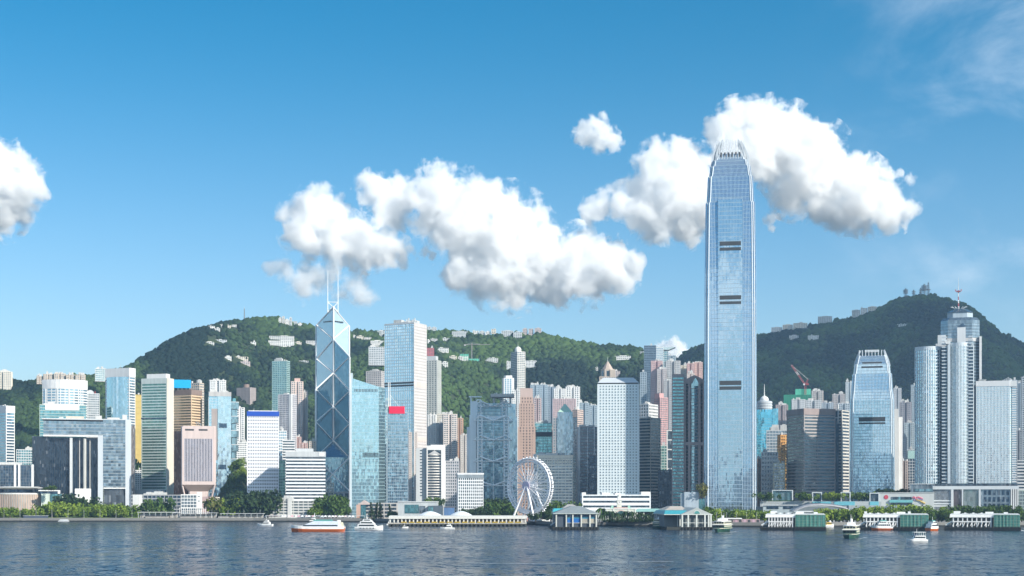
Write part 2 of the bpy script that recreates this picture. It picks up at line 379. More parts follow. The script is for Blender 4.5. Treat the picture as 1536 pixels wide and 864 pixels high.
    for i in range(n-1):
        a_, b_ = pts[i], pts[i+1]; c_, d_ = inn[i], inn[i+1]
        mb.add([(a_[0],a_[1],-2),(b_[0],b_[1],-2),(b_[0],b_[1],4.3),(a_[0],a_[1],4.3),(c_[0],c_[1],4.3),(d_[0],d_[1],4.3),(c_[0],c_[1],3.3),(d_[0],d_[1],3.3)],
               [(0,1,2,3),(3,2,5,4),(4,5,7,6)])
    tag(mb.obj('sea_wall', sw.m), 'long grey stone sea wall along the waterfront, dark and wet at the waterline', 'sea wall')
    # hills
    us = np.concatenate([np.linspace(-620, -40, 40), np.linspace(-30, 1570, 330), np.linspace(1585, 2200, 42)])
    ys = np.concatenate([np.linspace(2300, 3950, 120), np.linspace(4000, 5400, 18)])
    V = []; nx = len(us)
    for Y in ys:
        for u in us:
            x = PX(u, Y); V.append((x, Y, hill_h(x, Y)))
    V = [(x, y, z if z > GZ + .5 else GZ - .6) for x, y, z in V]
    fs = [(j*nx+i, j*nx+i+1, (j+1)*nx+i+1, (j+1)*nx+i) for j in range(len(ys)-1) for i in range(nx-1)]
    q = NM('hill_soil'); tcn = q.n('ShaderNodeTexCoord'); a = q.noise(tcn.outputs['Object'], .02, 6)
    q.l(q.ramp(a.outputs[0], .3, .7, (.018,.03,.012), (.04,.06,.02)), q.b.inputs['Base Color']); q.b.inputs['Roughness'].default_value = .95
    mb = MB(); mb.v = V; mb.f = fs; mb.sm = True
    tag(mb.obj('hills', q.m), kind='structure')
    mb = MB(); nb = 24
    for j in range(nb+1):
        for i in range(nb+1):
            u = i/nb; v = j/nb; x = PX(332+48*u, 1900); y = 1760+170*v
            mb.v.append((x, y, GZ-.3+62*(math.sin(math.pi*u)**.7)*min(1, v*1.25)**.8*(1 if v < .9 else .6) + 2*mnoise.noise((x*.05, y*.05, 3))))
    mb.f = [(j*(nb+1)+i, j*(nb+1)+i+1, (j+1)*(nb+1)+i+1, (j+1)*(nb+1)+i) for j in range(nb) for i in range(nb)]; mb.sm = True
    tag(mb.obj('hillock', q.m), kind='structure')
    # forest: tens of thousands of crowns that read as one mass
    bm = bmesh.new(); bmesh.ops.create_icosphere(bm, subdivisions=1, radius=1); iv = np.array([v.co[:] for v in bm.verts]); fi = np.array([[v.index for v in f.verts] for f in bm.faces]); bm.free()
    variants = []
    for k in range(14):
        d = np.array([1 + .6*mnoise.noise((v[0]*1.9+k*9, v[1]*1.9, v[2]*1.9)) + .28*mnoise.noise((v[0]*4.7, v[1]*4.7+k*5, v[2]*4.7)) for v in iv])
        w = iv * d[:,None]; variants.append(w)
    VV = []; FF = []; CC = []; o = 0; cnt = 0; CL = clearings()
    N = 105000
    uu = rng.uniform(-320, 1860, N*2); tt = rng.uniform(0, 1, N*2)
    for u, t in zip(uu, tt):
        yl = np.interp(u, _yl[:,0], _yl[:,1]); yr = np.interp(u, _yr[:,0], _yr[:,1])
        ym = max(yr, yl) if u > 955 else yl
        Y = 2330 + (ym + 45 - 2330) * t
        x = PX(u, Y); z = hill_h(x, Y)
        if z < GZ + 6: continue
        # thin the far and the never seen, keep clearings
        s = (3.6 + 4.6*rng.random()**2.2) * (1 + .45*fbm(x, Y, 9, 2, 1/90.)) * (.85 if Y < 3000 else 1.1)
        ptop = HZ - (z + s*1.2 - CAMZ)*F/Y
        if any(a < u < b_ and Y < yh + 6 and t0 - 14 < ptop < t1 - .8 for a, b_, t0, t1, yh in CL): continue
        VV.append(variants[rng.integers(14)] * (s*rng.uniform(.85,1.2), s*rng.uniform(.85,1.2), s*rng.uniform(.75,1.25)) @ np.array(Matrix.Rotation(rng.uniform(0,6.28),3,'Z')) + (x, Y, z + s*.35))
        FF.append(fi + o); o += len(iv)
        tone = .42 + 1.9*fbm(x, Y, 21, 3, 1/170.) + .5*fbm(x, Y, 31, 2, 1/600.) + rng.normal(0, .17); CC.append(np.full(len(iv), tone)); cnt += 1  # random leaf tone; its contrast also paints in sunlit and shaded patches
        if cnt >= N: break
    VV = np.concatenate(VV); FF = np.concatenate(FF); CC = np.concatenate(CC)
    me = bpy.data.meshes.new('forest'); me.vertices.add(len(VV)); me.vertices.foreach_set('co', VV.astype(np.float32).ravel())
    me.loops.add(FF.size); me.loops.foreach_set('vertex_index', FF.astype(np.int32).ravel())
    me.polygons.add(len(FF)); me.polygons.foreach_set('loop_start', np.arange(0, FF.size, 3, dtype=np.int32))
    me.update(); at = me.attributes.new('tone', 'FLOAT', 'POINT'); at.data.foreach_set('value', CC.astype(np.float32))
    q = NM('forest_leaves'); an = q.n('ShaderNodeAttribute'); an.attribute_name = 'tone'
    tcn = q.n('ShaderNodeTexCoord'); a = q.noise(tcn.outputs['Object'], .35, 3)
    v = q.math('ADD', an.outputs['Fac'], q.math('MULTIPLY', q.math('SUBTRACT', a.outputs[0], .5), .7))
    q.l(q.ramp(v, 0.05, 1.05, (.005,.017,.011), (.056,.100,.026)), q.b.inputs['Base Color']); q.b.inputs['Roughness'].default_value = .75
    q.b.inputs['Specular IOR Level'].default_value = .2
    me.materials.append(q.m)
    tag(mkobj('forest', me), 'dense green forest covering the slopes of the hills behind the city', 'forest', kind='stuff')

def ray_ground(px, py, y0=2340., y1=4200.):
    """where the ray through a picture point first meets the hills"""
    Y = y0
    while Y < y1:
        if hill_h(PX(px, Y), Y) > PZ(py, Y): return Y
        Y += 8
    return None
HAZE_D = 0.65e-4
def build_haze():
    mb = MB().box(-9000, 9000, -9000, 9000, -3, 640)
    hm = bpy.data.materials.new('haze_air'); hm.use_nodes = True; t = hm.node_tree; t.nodes.clear()
    o = t.nodes.new('ShaderNodeOutputMaterial'); pv = t.nodes.new('ShaderNodeVolumePrincipled')
    pv.inputs['Color'].default_value = (.50,.74,1.0,1); pv.inputs['Density'].default_value = HAZE_D; pv.inputs['Anisotropy'].default_value = .25
    t.links.new(pv.outputs[0], o.inputs['Volume'])
    tag(mb.obj('haze', hm), 'thin blue haze lying over the harbour and the hills', 'haze', kind='stuff')

# ---------------------------------------------------------------- cumulus: dense water vapour in cauliflower shapes
def build_cloud(name, label, puffs, Y, seed, dens=.03, vox=17., disp=1.0, amp=4.0, step=.13):
    """puffs: (px, py, radius px) read off the photograph; each becomes a lobe of a real cloud at distance Y, torn at its edges by turbulence"""
    rs = np.random.default_rng(seed); bm = bmesh.new(); lobes = []
    for (px, py, rp) in puffs:
        c = P(px, py, Y) + Vector((0, rs.uniform(-.5, .5) * rp * Y / F, 0)); r = rp * 1.22 * Y / F; lobes.append((c, r))
        bmesh.ops.create_icosphere(bm, subdivisions=2, radius=r*1.42, matrix=Matrix.Translation(c))
    me = bpy.data.meshes.new(name); bm.to_mesh(me); bm.free(); ob = mkobj(name, me)
    m1 = ob.modifiers.new('union', 'REMESH'); m1.mode = 'VOXEL'; m1.voxel_size = vox*2
    cm = bpy.data.materials.new(name+'_vapour'); cm.use_nodes = True; t = cm.node_tree; t.nodes.clear(); N = t.nodes.new; L = t.links.new
    o = N('ShaderNodeOutputMaterial'); pv = N('ShaderNodeVolumePrincipled'); pv.inputs['Color'].default_value = (.996,.996,.997,1); pv.inputs['Anisotropy'].default_value = .0
    tcn = N('ShaderNodeTexCoord'); p = tcn.outputs['Object']
    nz = N('ShaderNodeTexNoise'); nz.inputs['Scale'].default_value = .0075 * (1 if disp > .9 else 1.8); nz.inputs['Detail'].default_value = 8; nz.inputs['Roughness'].default_value = .66; nz.inputs['Distortion'].default_value = .25; L(p, nz.inputs[0])
    acc = None
    for c, r in lobes:
        d = N('ShaderNodeVectorMath'); d.operation = 'DISTANCE'; L(p, d.inputs[0]); d.inputs[1].default_value = c
        f = N('ShaderNodeMath'); f.operation = 'MULTIPLY_ADD'; L(d.outputs['Value'], f.inputs[0]); f.inputs[1].default_value = -1/r; f.inputs[2].default_value = 1
        if acc is None: acc = f.outputs[0]
        else:
            mxn = N('ShaderNodeMath'); mxn.operation = 'MAXIMUM'; L(acc, mxn.inputs[0]); L(f.outputs[0], mxn.inputs[1]); acc = mxn.outputs[0]
    ad = N('ShaderNodeMath'); ad.operation = 'MULTIPLY_ADD'; L(nz.outputs[0], ad.inputs[0]); ad.inputs[1].default_value = amp; ad.inputs[2].default_value = -.5*amp - .02
    sm = N('ShaderNodeMath'); sm.operation = 'ADD'; L(acc, sm.inputs[0]); L(ad.outputs[0], sm.inputs[1])
    mr = N('ShaderNodeMapRange'); L(sm.outputs[0], mr.inputs[0]); mr.inputs[1].default_value = .0; mr.inputs[2].default_value = .55; mr.inputs[3].default_value = 0; mr.inputs[4].default_value = dens
    L(mr.outputs[0], pv.inputs['Density']); L(pv.outputs[0], o.inputs['Volume'])
    cm.cycles.volume_step_rate = step; ob.data.materials.append(cm)
    return tag(ob, label, 'cloud', kind='stuff')
def build_clouds():
    YC = 9000
    build_cloud('cloud', 'broad white cumulus bank in the middle of the sky, wider than tall',
        [(560,285,22),(590,300,30),(575,315,18),(645,285,32),(665,305,42),(700,330,50),(720,295,26),(742,310,24),(760,345,48),(680,350,30),(700,390,30),(760,400,48),
         (800,375,40),(820,410,40),(860,385,34),(870,410,38),(910,400,34),(930,408,26),(945,402,18),(690,410,26),(720,425,22),(780,430,24),(650,325,24),(615,300,20)], YC, 1)
    build_cloud('cloud', 'white cumulus left of the broad bank, above the mast of the braced tower',
        [(450,325,24),(478,315,28),(505,320,22),(460,355,28),(495,355,36),(530,365,34),(560,370,30),(585,375,22),(605,382,17),(575,352,16),(545,385,20),(440,345,16)], YC, 2)
    build_cloud('cloud', 'small ragged cloud puff to the right of the left cumulus', [(637,377,8),(648,382,6)], YC, 21, vox=9, disp=.5)
    build_cloud('cloud', 'thin grey torn cloud under the left cumulus around the twin masts',
        [(405,404,9),(430,400,17),(455,402,18),(475,415,20),(455,435,20),(500,412,14),(530,425,20),(545,438,18),(515,440,14)], YC, 3, dens=.014, vox=13, disp=.95, amp=4.6)
    build_cloud('cloud', 'towering bright cumulus behind and right of the tallest skyscraper',
        [(1085,185,20),(1105,180,24),(1130,172,22),(1160,180,24),(1185,195,30),(1130,215,44),(1175,230,46),(1215,245,44),(1245,265,40),(1280,285,40),(1310,300,36),(1335,312,28),(1355,312,18),
         (1200,280,34),(1240,300,26),(1100,225,34),(1275,305,30),(1070,205,14)], YC, 4)
    build_cloud('cloud', 'cumulus heap on the left side of the tallest skyscraper',
        [(990,232,22),(1020,228,20),(1040,240,22),(985,265,32),(1020,270,40),(960,285,24),(975,310,36),(1010,315,40),(1045,300,40),(1070,310,30),(1030,340,24),(930,305,22),(900,310,20),(885,318,14),(985,340,20)], YC, 5)
    build_cloud('cloud', 'small lone cumulus puff above the heap', [(880,200,16),(900,205,19),(918,212,13),(893,188,12),(904,172,6),(868,208,8)], YC, 6, vox=10, disp=.6)
    build_cloud('cloud', 'tiny cloud scrap right of the tallest skyscraper', [(1157,330,9),(1160,341,6)], YC, 7, vox=9, disp=.5)
    build_cloud('cloud', 'tiny cloud scrap at the right tip of the bright cumulus', [(1364,268,8),(1352,258,6)], YC, 8, vox=9, disp=.5)
    build_cloud('cloud', 'half seen cumulus at the left edge of the sky', [(-30,260,40),(5,262,36),(20,280,34),(40,285,24),(58,293,14),(10,305,26),(-10,300,40),(30,245,16),(72,296,7)], YC, 9)
    c = Vector((980, 3500, 300)) + sd * (1200 / sd.z); k = F / c.y; u, v = 768 + c.x*k, HZ - (c.z-CAMZ)*k  # cloud added out of view, placed so its shadow falls on the tall hill
    build_cloud('cloud', 'unseen wide cloud added out of view to shade the tall hill', [(u-430*k,v,330*k),(u,v,380*k),(u+430*k,v,330*k),(u+200*k,v+30,300*k),(u-700*k,v,220*k)], c.y, 12, dens=.005, vox=60)
    build_cloud('cloud', 'low white cloud peeping over the saddle between the hills', [(1000,522,12),(1012,520,11),(1024,527,9),(990,530,10),(1010,532,14)], 16000, 10, vox=15, disp=.7)
# ================================================================ building kit
def rect(w, d): return [(-w/2,-d/2),(w/2,-d/2),(w/2,d/2),(-w/2,d/2)]
def chamf(w, d, c): return [(-w/2+c,-d/2),(w/2-c,-d/2),(w/2,-d/2+c),(w/2,d/2-c),(w/2-c,d/2),(-w/2+c,d/2),(-w/2,d/2-c),(-w/2,-d/2+c)]
def cross(w, d, a=.24, b=.2):
    """tower block plan with the deep light wells of the local flats"""
    ax, by = w*a, d*b; s = w*.09; t = d*.16
    return [(-w/2+ax*.2,-d/2),(-s,-d/2),(-s,-d/2+t),(s,-d/2+t),(s,-d/2),(w/2-ax*.2,-d/2),(w/2-ax*.2,-d/2+by*.6),(w/2,-d/2+by*.6),(w/2,-d*.1),(w/2-ax*.45,-d*.1),(w/2-ax*.45,d*.1),(w/2,d*.1),(w/2,d/2),(-w/2,d/2),
            (-w/2,d*.1),(-w/2+ax*.45,d*.1),(-w/2+ax*.45,-d*.1),(-w/2,-d*.1),(-w/2,-d/2+by*.6),(-w/2+ax*.2,-d/2+by*.6)]
def bow(w, d, k, n=10):
    """curved front of sagitta k"""
    pts = []
    for i in range(n+1):
        t = -1 + 2*i/n; pts.append((t*w/2, -d/2 + k*t*t))
    return pts + [(w/2, d/2), (-w/2, d/2)]
class Site:
    """a building plot: pixel spans of its front (L..R, or L..C front and C..R side when turned) -> root Empty and true size"""
    def __init__(s, name, label, cat, L, R_, top, Y, C=None, rz=0.0, d=None, group=None, zb=None, depth=None):
        th = R(rz); s.Y = Y
        if C is None or rz == 0:
            w = (R_-L)*Y/F; s.d = d or max(12, min(38, w*.8)); s.w = w
            ctr = Vector((PX((L+R_)/2, Y), Y + s.d/2))
            if rz == 0 and (PZ(top, Y) > 32 or name == 'netted_pier') and name != 'observation_wheel':     # the towers face the harbour mouth squarely
                th = -math.atan(((L+R_)/2-768)/F); ctr.x *= ctr.y/Y
        else:
            cx = Vector((PX(C, Y), Y))
            def reach(u, px):
                k = (px-768)/F; return (k*cx.y - cx.x) / (u.x - k*u.y)
            fx = Vector((math.cos(th), math.sin(th))); bx = Vector((-math.sin(th), math.cos(th)))
            if rz < 0:      # right side seen; C is the right front corner
                s.w = reach(-fx, L); s.d = reach(bx, R_) if d is None else d
                ctr = cx - fx*s.w/2 + bx*s.d/2
            else:           # left side seen; C is the left front corner
                s.w = reach(fx, R_); s.d = reach(bx, L) if d is None else d
                ctr = cx + fx*s.w/2 + bx*s.d/2
        s.cx, s.cy = ctr; s.x0 = PX((L+R_)/2, Y) if (C is None or rz == 0) else ctr.x
        g = min(hill_h(ctr.x+a, ctr.y+b) for a in (-s.w/2, s.w/2) for b in (-s.d/2, s.d/2))
        s.zb = (g - .5 if g > GZ + 1 else GZ) if zb is None else zb
        s.H = PZ(top, Y) - s.zb; s.th = th
        s.root = thing(name, label, cat, (s.cx, s.cy, s.zb), th, group)
    def z(s, py): return PZ(py, s.Y) - s.zb
    def x(s, px): return PX(px, s.Y) - s.x0
    def dx(s, n): return n * s.Y / F
    def yf(s): return -s.d/2
def tower(root, poly, z0, z1, wm, gm, fl=3.6, sp=.42, bay=3.2, pier=.6, each=False, roof=True, cap=1.2, capm=None, inset=.35, proud=.06, rows='window_row', wname='wall', bayedge=None):
    """storeys of glass set back between spandrel rings and piers; the windows of each storey are one row"""
    N = max(1, round((z1-z0)/fl)); fh = (z1-z0)/N; pin = offset(poly, -inset-.4); pg = offset(poly, -inset)
    mb = MB()
    for k in range(N): mb.ring(poly, pin, z0+k*fh, z0+k*fh+sp*fh)
    mb.ring(offset(poly, .02), pin, z1, z1+cap)
    if pier:
        n = len(poly)
        for i in range(n):
            a = Vector(poly[i]); b = Vector(poly[(i+1) % n]); e = b-a; L = e.length
            if L < pier*1.2: continue
            e.normalize(); nn = Vector((e.y, -e.x)); k = max(1, round(L/(bayedge or bay)))
            for j in range(k+1):
                c = a + e*(pier/2 + (L-pier)*j/k)
                q = [c - e*pier/2 + nn*proud, c + e*pier/2 + nn*proud, c + e*pier/2 - nn*(inset+.2), c - e*pier/2 - nn*(inset+.2)]
                q = [(v.x, v.y) for v in (q[3], q[0], q[1], q[2])]
                mb.prism(q, z0-.01, z1+.01)
    w = mb.obj(wname, wm, root)
    ng = len(pg)
    def gl(z_0, z_1, m=None):
        m = m or MB(); m.add([(p[0],p[1],z_0) for p in pg] + [(p[0],p[1],z_1) for p in pg], [(i,(i+1)%ng,ng+(i+1)%ng,ng+i) for i in range(ng)]); return m
    if each and N <= 100:
        me = gl(0, (1-sp)*fh).mesh(rows, gm)
        for k in range(N): mkobj(rows, me, root, (0,0,z0+k*fh+sp*fh))
    else:
        m = MB()
        for k in range(N): gl(z0+k*fh+sp*fh, z0+(k+1)*fh, m)
        m.obj(rows, gm, root)
    if roof:
        MB().prism(offset(poly, -.41), z1-.3, z1+.35).obj('roof', capm or M_ROOF, root)
    return w
def plant(root, w, d, z, seed=0, n=3, mat=None, h=(2.5,6), mast=False):
    """lift motor rooms, tanks and a mast on a flat roof, each a part"""
    rs = random.Random(seed); par = next((c for c in root.children if c.name.split('.')[0] == 'roof'), root)
    for k in range(n):
        a = rs.uniform(.16, .34)*w; b = rs.uniform(.2, .4)*d; x = rs.uniform(-.32, .32)*w; y = rs.uniform(-.25, .25)*d; hh = rs.uniform(*h)
        mb = MB().box(x-a/2, x+a/2, y-b/2, y+b/2, z+.3+k*.011, z+hh)
        if rs.random() < .5: mb.box(x-a*.2, x+a*.3, y-b*.3, y+b*.2, z+hh, z+hh+rs.uniform(1, 2.2))
        if rs.random() < .6:
            for j in range(4): mb.box(x-a/2+j*a/4+.2, x-a/2+j*a/4+a/8, y-b/2-.5, y-b/2-.05, z+.5, z+hh*.6)
        mb.obj('plant_room', mat or M_PLANT, par)
    if n > 1:
        for k in range(rs.randint(1, 3)):
            x = rs.uniform(-.4, .4)*w; y = rs.uniform(-.38, .1)*d; r = rs.uniform(.8, 1.7); MB().tube((x, y, z+.3), (x, y, z+rs.uniform(2, 4.2)), r, r, 10).obj('water_tank', M_PLANT, par)
    if mast: MB().tube((w*.1, 0, z), (w*.1, 0, z+rs.uniform(8, 13)), .25, .1).obj('mast', M_STEEL, par)
M_ROOF = wall((.33,.33,.32)); M_PLANT = wall((.55,.55,.54)); M_STEEL = plain('painted_steel', (.6,.62,.63), .4, .3); M_WHITE = wall((.78,.78,.76), .55, .07)
M_DARK = wall((.05,.055,.06)); M_CONC = wall((.42,.41,.39))
WHITE = wall((.74,.74,.73), .6, .1); CREAM = wall((.70,.64,.54), .65, .12); PALEGREY = wall((.55,.57,.58), .6, .1); GREY = wall((.36,.37,.38), .6, .14)
PINK = wall((.60,.42,.38), .6, .12); TAN = wall((.52,.38,.27), .55, .14); BROWN = wall((.26,.19,.16), .55, .15); BEIGE = wall((.56,.48,.40), .6, .12); GREENGREY = wall((.42,.50,.46), .6, .12); BLUEGREY = wall((.34,.42,.48), .6, .12)
G_DARK = glass((.12,.17,.21), .55, .1, dark=.4); G_BLUE = glass((.42,.60,.70), .85, .06, dark=.72); G_SKY = glass((.60,.80,.88), .9, .05, dark=.8, jit=.012)
G_TEAL = glass((.22,.48,.50), .75, .08, dark=.6); G_GREEN = glass((.20,.42,.36), .7, .08, dark=.55); G_GREY = glass((.34,.40,.44), .7, .08, dark=.55); G_NAVY = glass((.07,.12,.18), .6, .08, dark=.5)
G_RES = glass((.20,.26,.30), .35, .15, cell=(1.6,3.0), dark=.35, litn=.16); G_CYAN = glass((.25,.66,.80), .8, .07, dark=.7); G_GOLD = glass((.62,.44,.26), .8, .1, dark=.75); G_ORANGE = glass((.72,.40,.14), .8, .1, dark=.6)
G_BOC = glass((.24,.38,.46), .84, .05, cell=(1.4,4), dark=.75, jit=.008)
def bld(name, label, cat, L, R_, top, Y, wm, gm, C=None, rz=0, d=None, fp='rect', fl=3.6, sp=.42, bay=3.2, pier=.6, each=False, seed=None, np_=3, mast=False, group=None, cap=1.2, bulge=6, zb=None, ph=(2.5,5.5)):
    s = Site(name, label, cat, L, R_, top, Y, C, rz, d, group, zb)
    poly = {'rect': lambda: rect(s.w, s.d), 'cross': lambda: cross(s.w, s.d), 'chamf': lambda: chamf(s.w, s.d, min(s.w, s.d)*.18), 'bow': lambda: bow(s.w, s.d, bulge)}[fp]()
    H = s.H - cap
    tower(s.root, poly, 0, H, wm, gm, fl, sp, bay, pier, each, cap=cap)
    if np_: plant(s.root, s.w, s.d, H, seed if seed is not None else int(L*7+top), np_, mast=mast, h=ph)
    s.poly = poly; s.Ht = H
    return s
def res(label, L, R_, top, Y, wm=None, gm=None, name='apartment_tower', cat='apartment tower', fp='cross', hp=None, **k):
    if hp: Y, k['zb'] = slope_site(L, R_, top, hp, Y)
    a = dict(fl=3.0, sp=.46, bay=3.4, pier=1.1, np_=3, fp=fp); a.update(k)
    return bld(name, label, cat, L, R_, top, Y, wm or WHITE, gm or G_RES, **a)
# ================================================================ the city, from the left edge of the view to the big wheel
def build_left():
    # --- far left
    res('white apartment tower on the hillside at the left edge of the view', -14, 18, 557, 2500, fl=3.2, wm=CREAM, hp=32)
    s = bld('office_tower', 'blue glass tower with white ribs and a white cap at the left edge', 'office tower', -30, 22, 609, 1780, WHITE, G_BLUE, C=9, rz=-38, fl=3.7, sp=.34, bay=60, pier=.8, each=True)
    MB().ring(offset(rect(s.w, s.d), .3), offset(rect(s.w, s.d), -.5), s.z(619), s.z(608.4)).obj('crown_band', WHITE, s.root)
    s = bld('office_block', 'low dark block with pale vertical fins behind the round council building', 'office block', -40, 49, 697, 1730, wall((.10,.12,.14)), G_NAVY, fl=4, sp=.12, bay=3.0, pier=.5, d=30)
    for px in (20, 26, 45): MB().box(s.x(px), s.x(px+3), -s.d/2-1.2, -s.d/2-.1, 0, s.H+.5).obj('fin', WHITE, s.root)
    bld('office_block', 'small teal glass block in front of the wooded slope at the left', 'office block', 25, 53, 674, 1950, PALEGREY, G_TEAL, fl=3.6, sp=.3)
    # --- round council building
    s = Site('council_building', 'low round building with a flat disc roof and stone fins on the waterfront lawn', 'council building', -45, 92, 730, 1690, d=60)
    r = s.dx(30); cx = s.x(28); cyy = 2
    n = 40; fin = MB(); gl = MB(); gl.lathe([(s.dx(37), s.z(773)), (s.dx(37), s.z(741))], cx, cyy, 48); gl.obj('glazing', glass((.5,.5,.48), .4, .2, dark=.7), s.root)
    for k in range(64):
        t = math.pi + math.pi*2*k/64; rr = s.dx(37.2); c = Vector((cx+rr*math.cos(t), cyy+rr*math.sin(t), 0)); u = Vector((-math.sin(t), math.cos(t), 0)); o_ = Vector((math.cos(t), math.sin(t), 0))
        w_ = s.dx(1.1); a = [c-u*w_, c+u*w_+o_*.6, c+u*w_-o_*.8, c-u*w_-o_*.8]
        if 8 < k % 16 < 14 and s.z(0): zt = s.z(741)
        fin.prism([(v.x, v.y) for v in a], s.z(773), s.z(741))
    fin.obj('stone_fins', wall((.50,.38,.31), .6, .15), s.root)
    MB().lathe([(s.dx(32), s.z(741.5)), (s.dx(37.8), s.z(741.5)), (s.dx(38), s.z(739.5)), (s.dx(32), s.z(739.3))], cx, cyy, 48).obj('coping', WHITE, s.root)
    MB().lathe([(s.dx(24), s.z(739)), (s.dx(24), s.z(733))], cx, cyy, 40).obj('upper_glazing', G_NAVY, s.root)
    MB().lathe([(.01, s.z(735)), (s.dx(22), s.z(734.5)), (s.dx(35), s.z(732)), (s.dx(36), s.z(731.2)), (s.dx(28), s.z(729.6)), (.01, s.z(729))], cx, cyy, 48).obj('disc_roof', wall((.62,.6,.56), .5, .08), s.root)
    MB().box(s.x(60), s.x(73), -s.d/2+3, -s.d/2+26, 0, s.z(740.5)).obj('stair_block', wall((.55,.62,.56)), s.root)
    MB().box(s.x(73), s.x(90), -s.d/2+2, -s.d/2+24, 0, s.z(741)).obj('side_hall', G_TEAL, s.root)
    MB().box(s.x(90), s.x(92.5), -s.d/2+1.6, -s.d/2+24, 0, s.z(740.4)).obj('end_wall', WHITE, s.root)
    mb = MB().box(s.x(56), s.x(87.5), -s.d/2+6, -s.d/2+26, s.z(736.5), s.z(735)); mb.box(s.x(84), s.x(87.5), -s.d/2+6, -s.d/2+20, s.z(740.5), s.z(736.5)); mb.obj('roof_canopy', WHITE, s.root)
    MB().box(s.x(58), s.x(84), -s.d/2+8, -s.d/2+24, s.z(740.6), s.z(736.6)).obj('roof_glazing', G_NAVY, s.root)
    # --- cylinder fronted white tower, condos behind, teal green tower
    for i, (a, b, t) in enumerate(((55,64,564),(65,80,561),(81,98,560),(99,112,562),(113,128,562))):
        res(('pale stepped apartment tower peeping over the curved white tower, leftmost of five', 'second from left of five stepped apartment towers behind the curved white tower', 'middle one of five stepped apartment towers behind the curved white tower', 'fourth from left of five stepped apartment towers behind the curved white tower', 'rightmost of five stepped apartment towers behind the curved white tower')[i], a, b, t, 2420, wm=BEIGE, zb=PZ(576,2420), group='stepped apartment towers behind the curved white tower')
    s = bld('office_tower', 'white tower with a curved front and a tall white crown behind the gateway building', 'office tower', 65, 130, 570, 2080, WHITE, G_BLUE, fp='bow', bulge=16, fl=3.9, sp=.40, bay=60, pier=.5, each=True, d=44, np_=0)
    MB().ring(offset(s.poly, .25), offset(s.poly, -1), s.z(582.5), s.z(569)).obj('crown_band', WHITE, s.root)
    for px in (70, 87, 103, 120): MB().box(s.x(px)-1, s.x(px)+1, -s.d/2-.6 + 16*((px-97.5)/32.5)**2, -s.d/2+2+16*((px-97.5)/32.5)**2, 0, s.z(582.5)).obj('pilaster', PALEGREY, s.root)
    s = bld('office_tower', 'teal green glass tower with a white roof band just behind the gateway building', 'office tower', 61, 128, 607, 1960, GREENGREY, G_TEAL, fl=3.8, sp=.2, bay=60, pier=.4, d=40, np_=1)
    MB().box(s.x(69), s.x(118), -s.d/2-.5, s.d/2, s.z(615), s.z(606.6)).obj('crown_band', WHITE, s.root)
    MB().box(s.x(69), s.x(118), -s.d/2-.4, -s.d/2+.5, s.z(632), s.z(629.5)).obj('spandrel_band', WHITE, s.root)
    s = bld('apartment_tower', 'small white tower with an arched top and a red and white spire', 'apartment tower', 130, 149, 590, 2120, PALEGREY, G_RES, fl=3.4, sp=.4, bay=3, pier=.9, np_=0, d=16)
    mb = MB(); 
    for k in range(12): 
        a, b = math.pi*k/12, math.pi*(k+1)/12; c = (s.x(135.5), s.z(590.5)); r = s.dx(5.5)
        mb.add([(c[0], -s.d/2+.1, c[1]), (c[0]+r*math.cos(a), -s.d/2+.1, c[1]+r*math.sin(a)), (c[0]+r*math.cos(b), -s.d/2+.1, c[1]+r*math.sin(b)), (c[0], s.d/2-2, c[1]), (c[0]+r*math.cos(a), s.d/2-2, c[1]+r*math.sin(a)), (c[0]+r*math.cos(b), s.d/2-2, c[1]+r*math.sin(b))], [(0,1,2),(5,4,3),(1,4,5,2)])
    mb.obj('arched_top', PALEGREY, s.root)
    MB().tube((s.x(142.5), 0, s.z(602)), (s.x(142.5), 0, s.z(594)), s.dx(1.6), s.dx(1.4), 8).obj('turret', WHITE, s.root)
    MB().tube((s.x(142.5), 0, s.z(595)), (s.x(142.5), 0, s.z(586)), s.dx(1.5), .2, 8).obj('spire', plain('red_paint', (.55,.06,.05)), s.root)
    bld('office_block', 'teal glazed block on the wooded ridge beside the tall white crowned tower', 'office block', 143, 162, 553, 2640, WHITE, G_TEAL, fl=3.6, sp=.4, pier=.3, zb=PZ(572,2640))
    # --- tower with curved glass front and white cap
    s = bld('office_tower', 'tall glass tower with a curved front under a plain white block cap', 'office tower', 158, 203, 552, 1960, WHITE, G_SKY, C=194, rz=-24, fl=3.8, sp=.38, bay=70, pier=.9, each=True, np_=0)
    pc = MB(); pts = []
    for i in range(13):
        t = i/12; pts.append((-s.w/2+3+ (s.w-6)*t, -s.d/2-.2-5.5*math.sin(math.pi*t)))
    pc.prism(pts + [(s.w/2-3, -s.d/2+1), (-s.w/2+3, -s.d/2+1)], 0, s.z(565)); pc.obj('curved_glazing', glass((.58,.78,.86), .9, .05, dark=.85, jit=.01), s.root)
    MB().prism(offset(rect(s.w, s.d), .3), s.z(565), s.z(551.6)).obj('crown_block', WHITE, s.root)
    MB().tube((0, 0, s.z(552)), (0, 0, s.z(545)), .3, .1).obj('mast', M_STEEL, s.root)
    # --- gateway building
    s = Site('gateway_building', 'huge dark glass office building shaped like an open door by the water', 'office building', 52, 200, 628, 1800, d=44)
    zt = s.z(628); DG = glass((.02,.04,.065), .35, .05, cell=(1.5,4.2), dark=.7, litn=.015); GG = glass((.28,.37,.43), .75, .07, cell=(3,4.2), dark=.6, litn=.12)
    y0 = -s.d/2
    MB().box(s.x(52), s.x(76), y0+4, s.d/2, 0, s.z(655)).obj('left_block', DG, s.root)
    mb = MB()
    for k in range(14): mb.box(s.x(52.5+k*1.7), s.x(52.5+k*1.7)+.3, y0+3.6, y0+4.1, 0, s.z(655.4))
    mb.obj('fins', M_DARK, s.root)
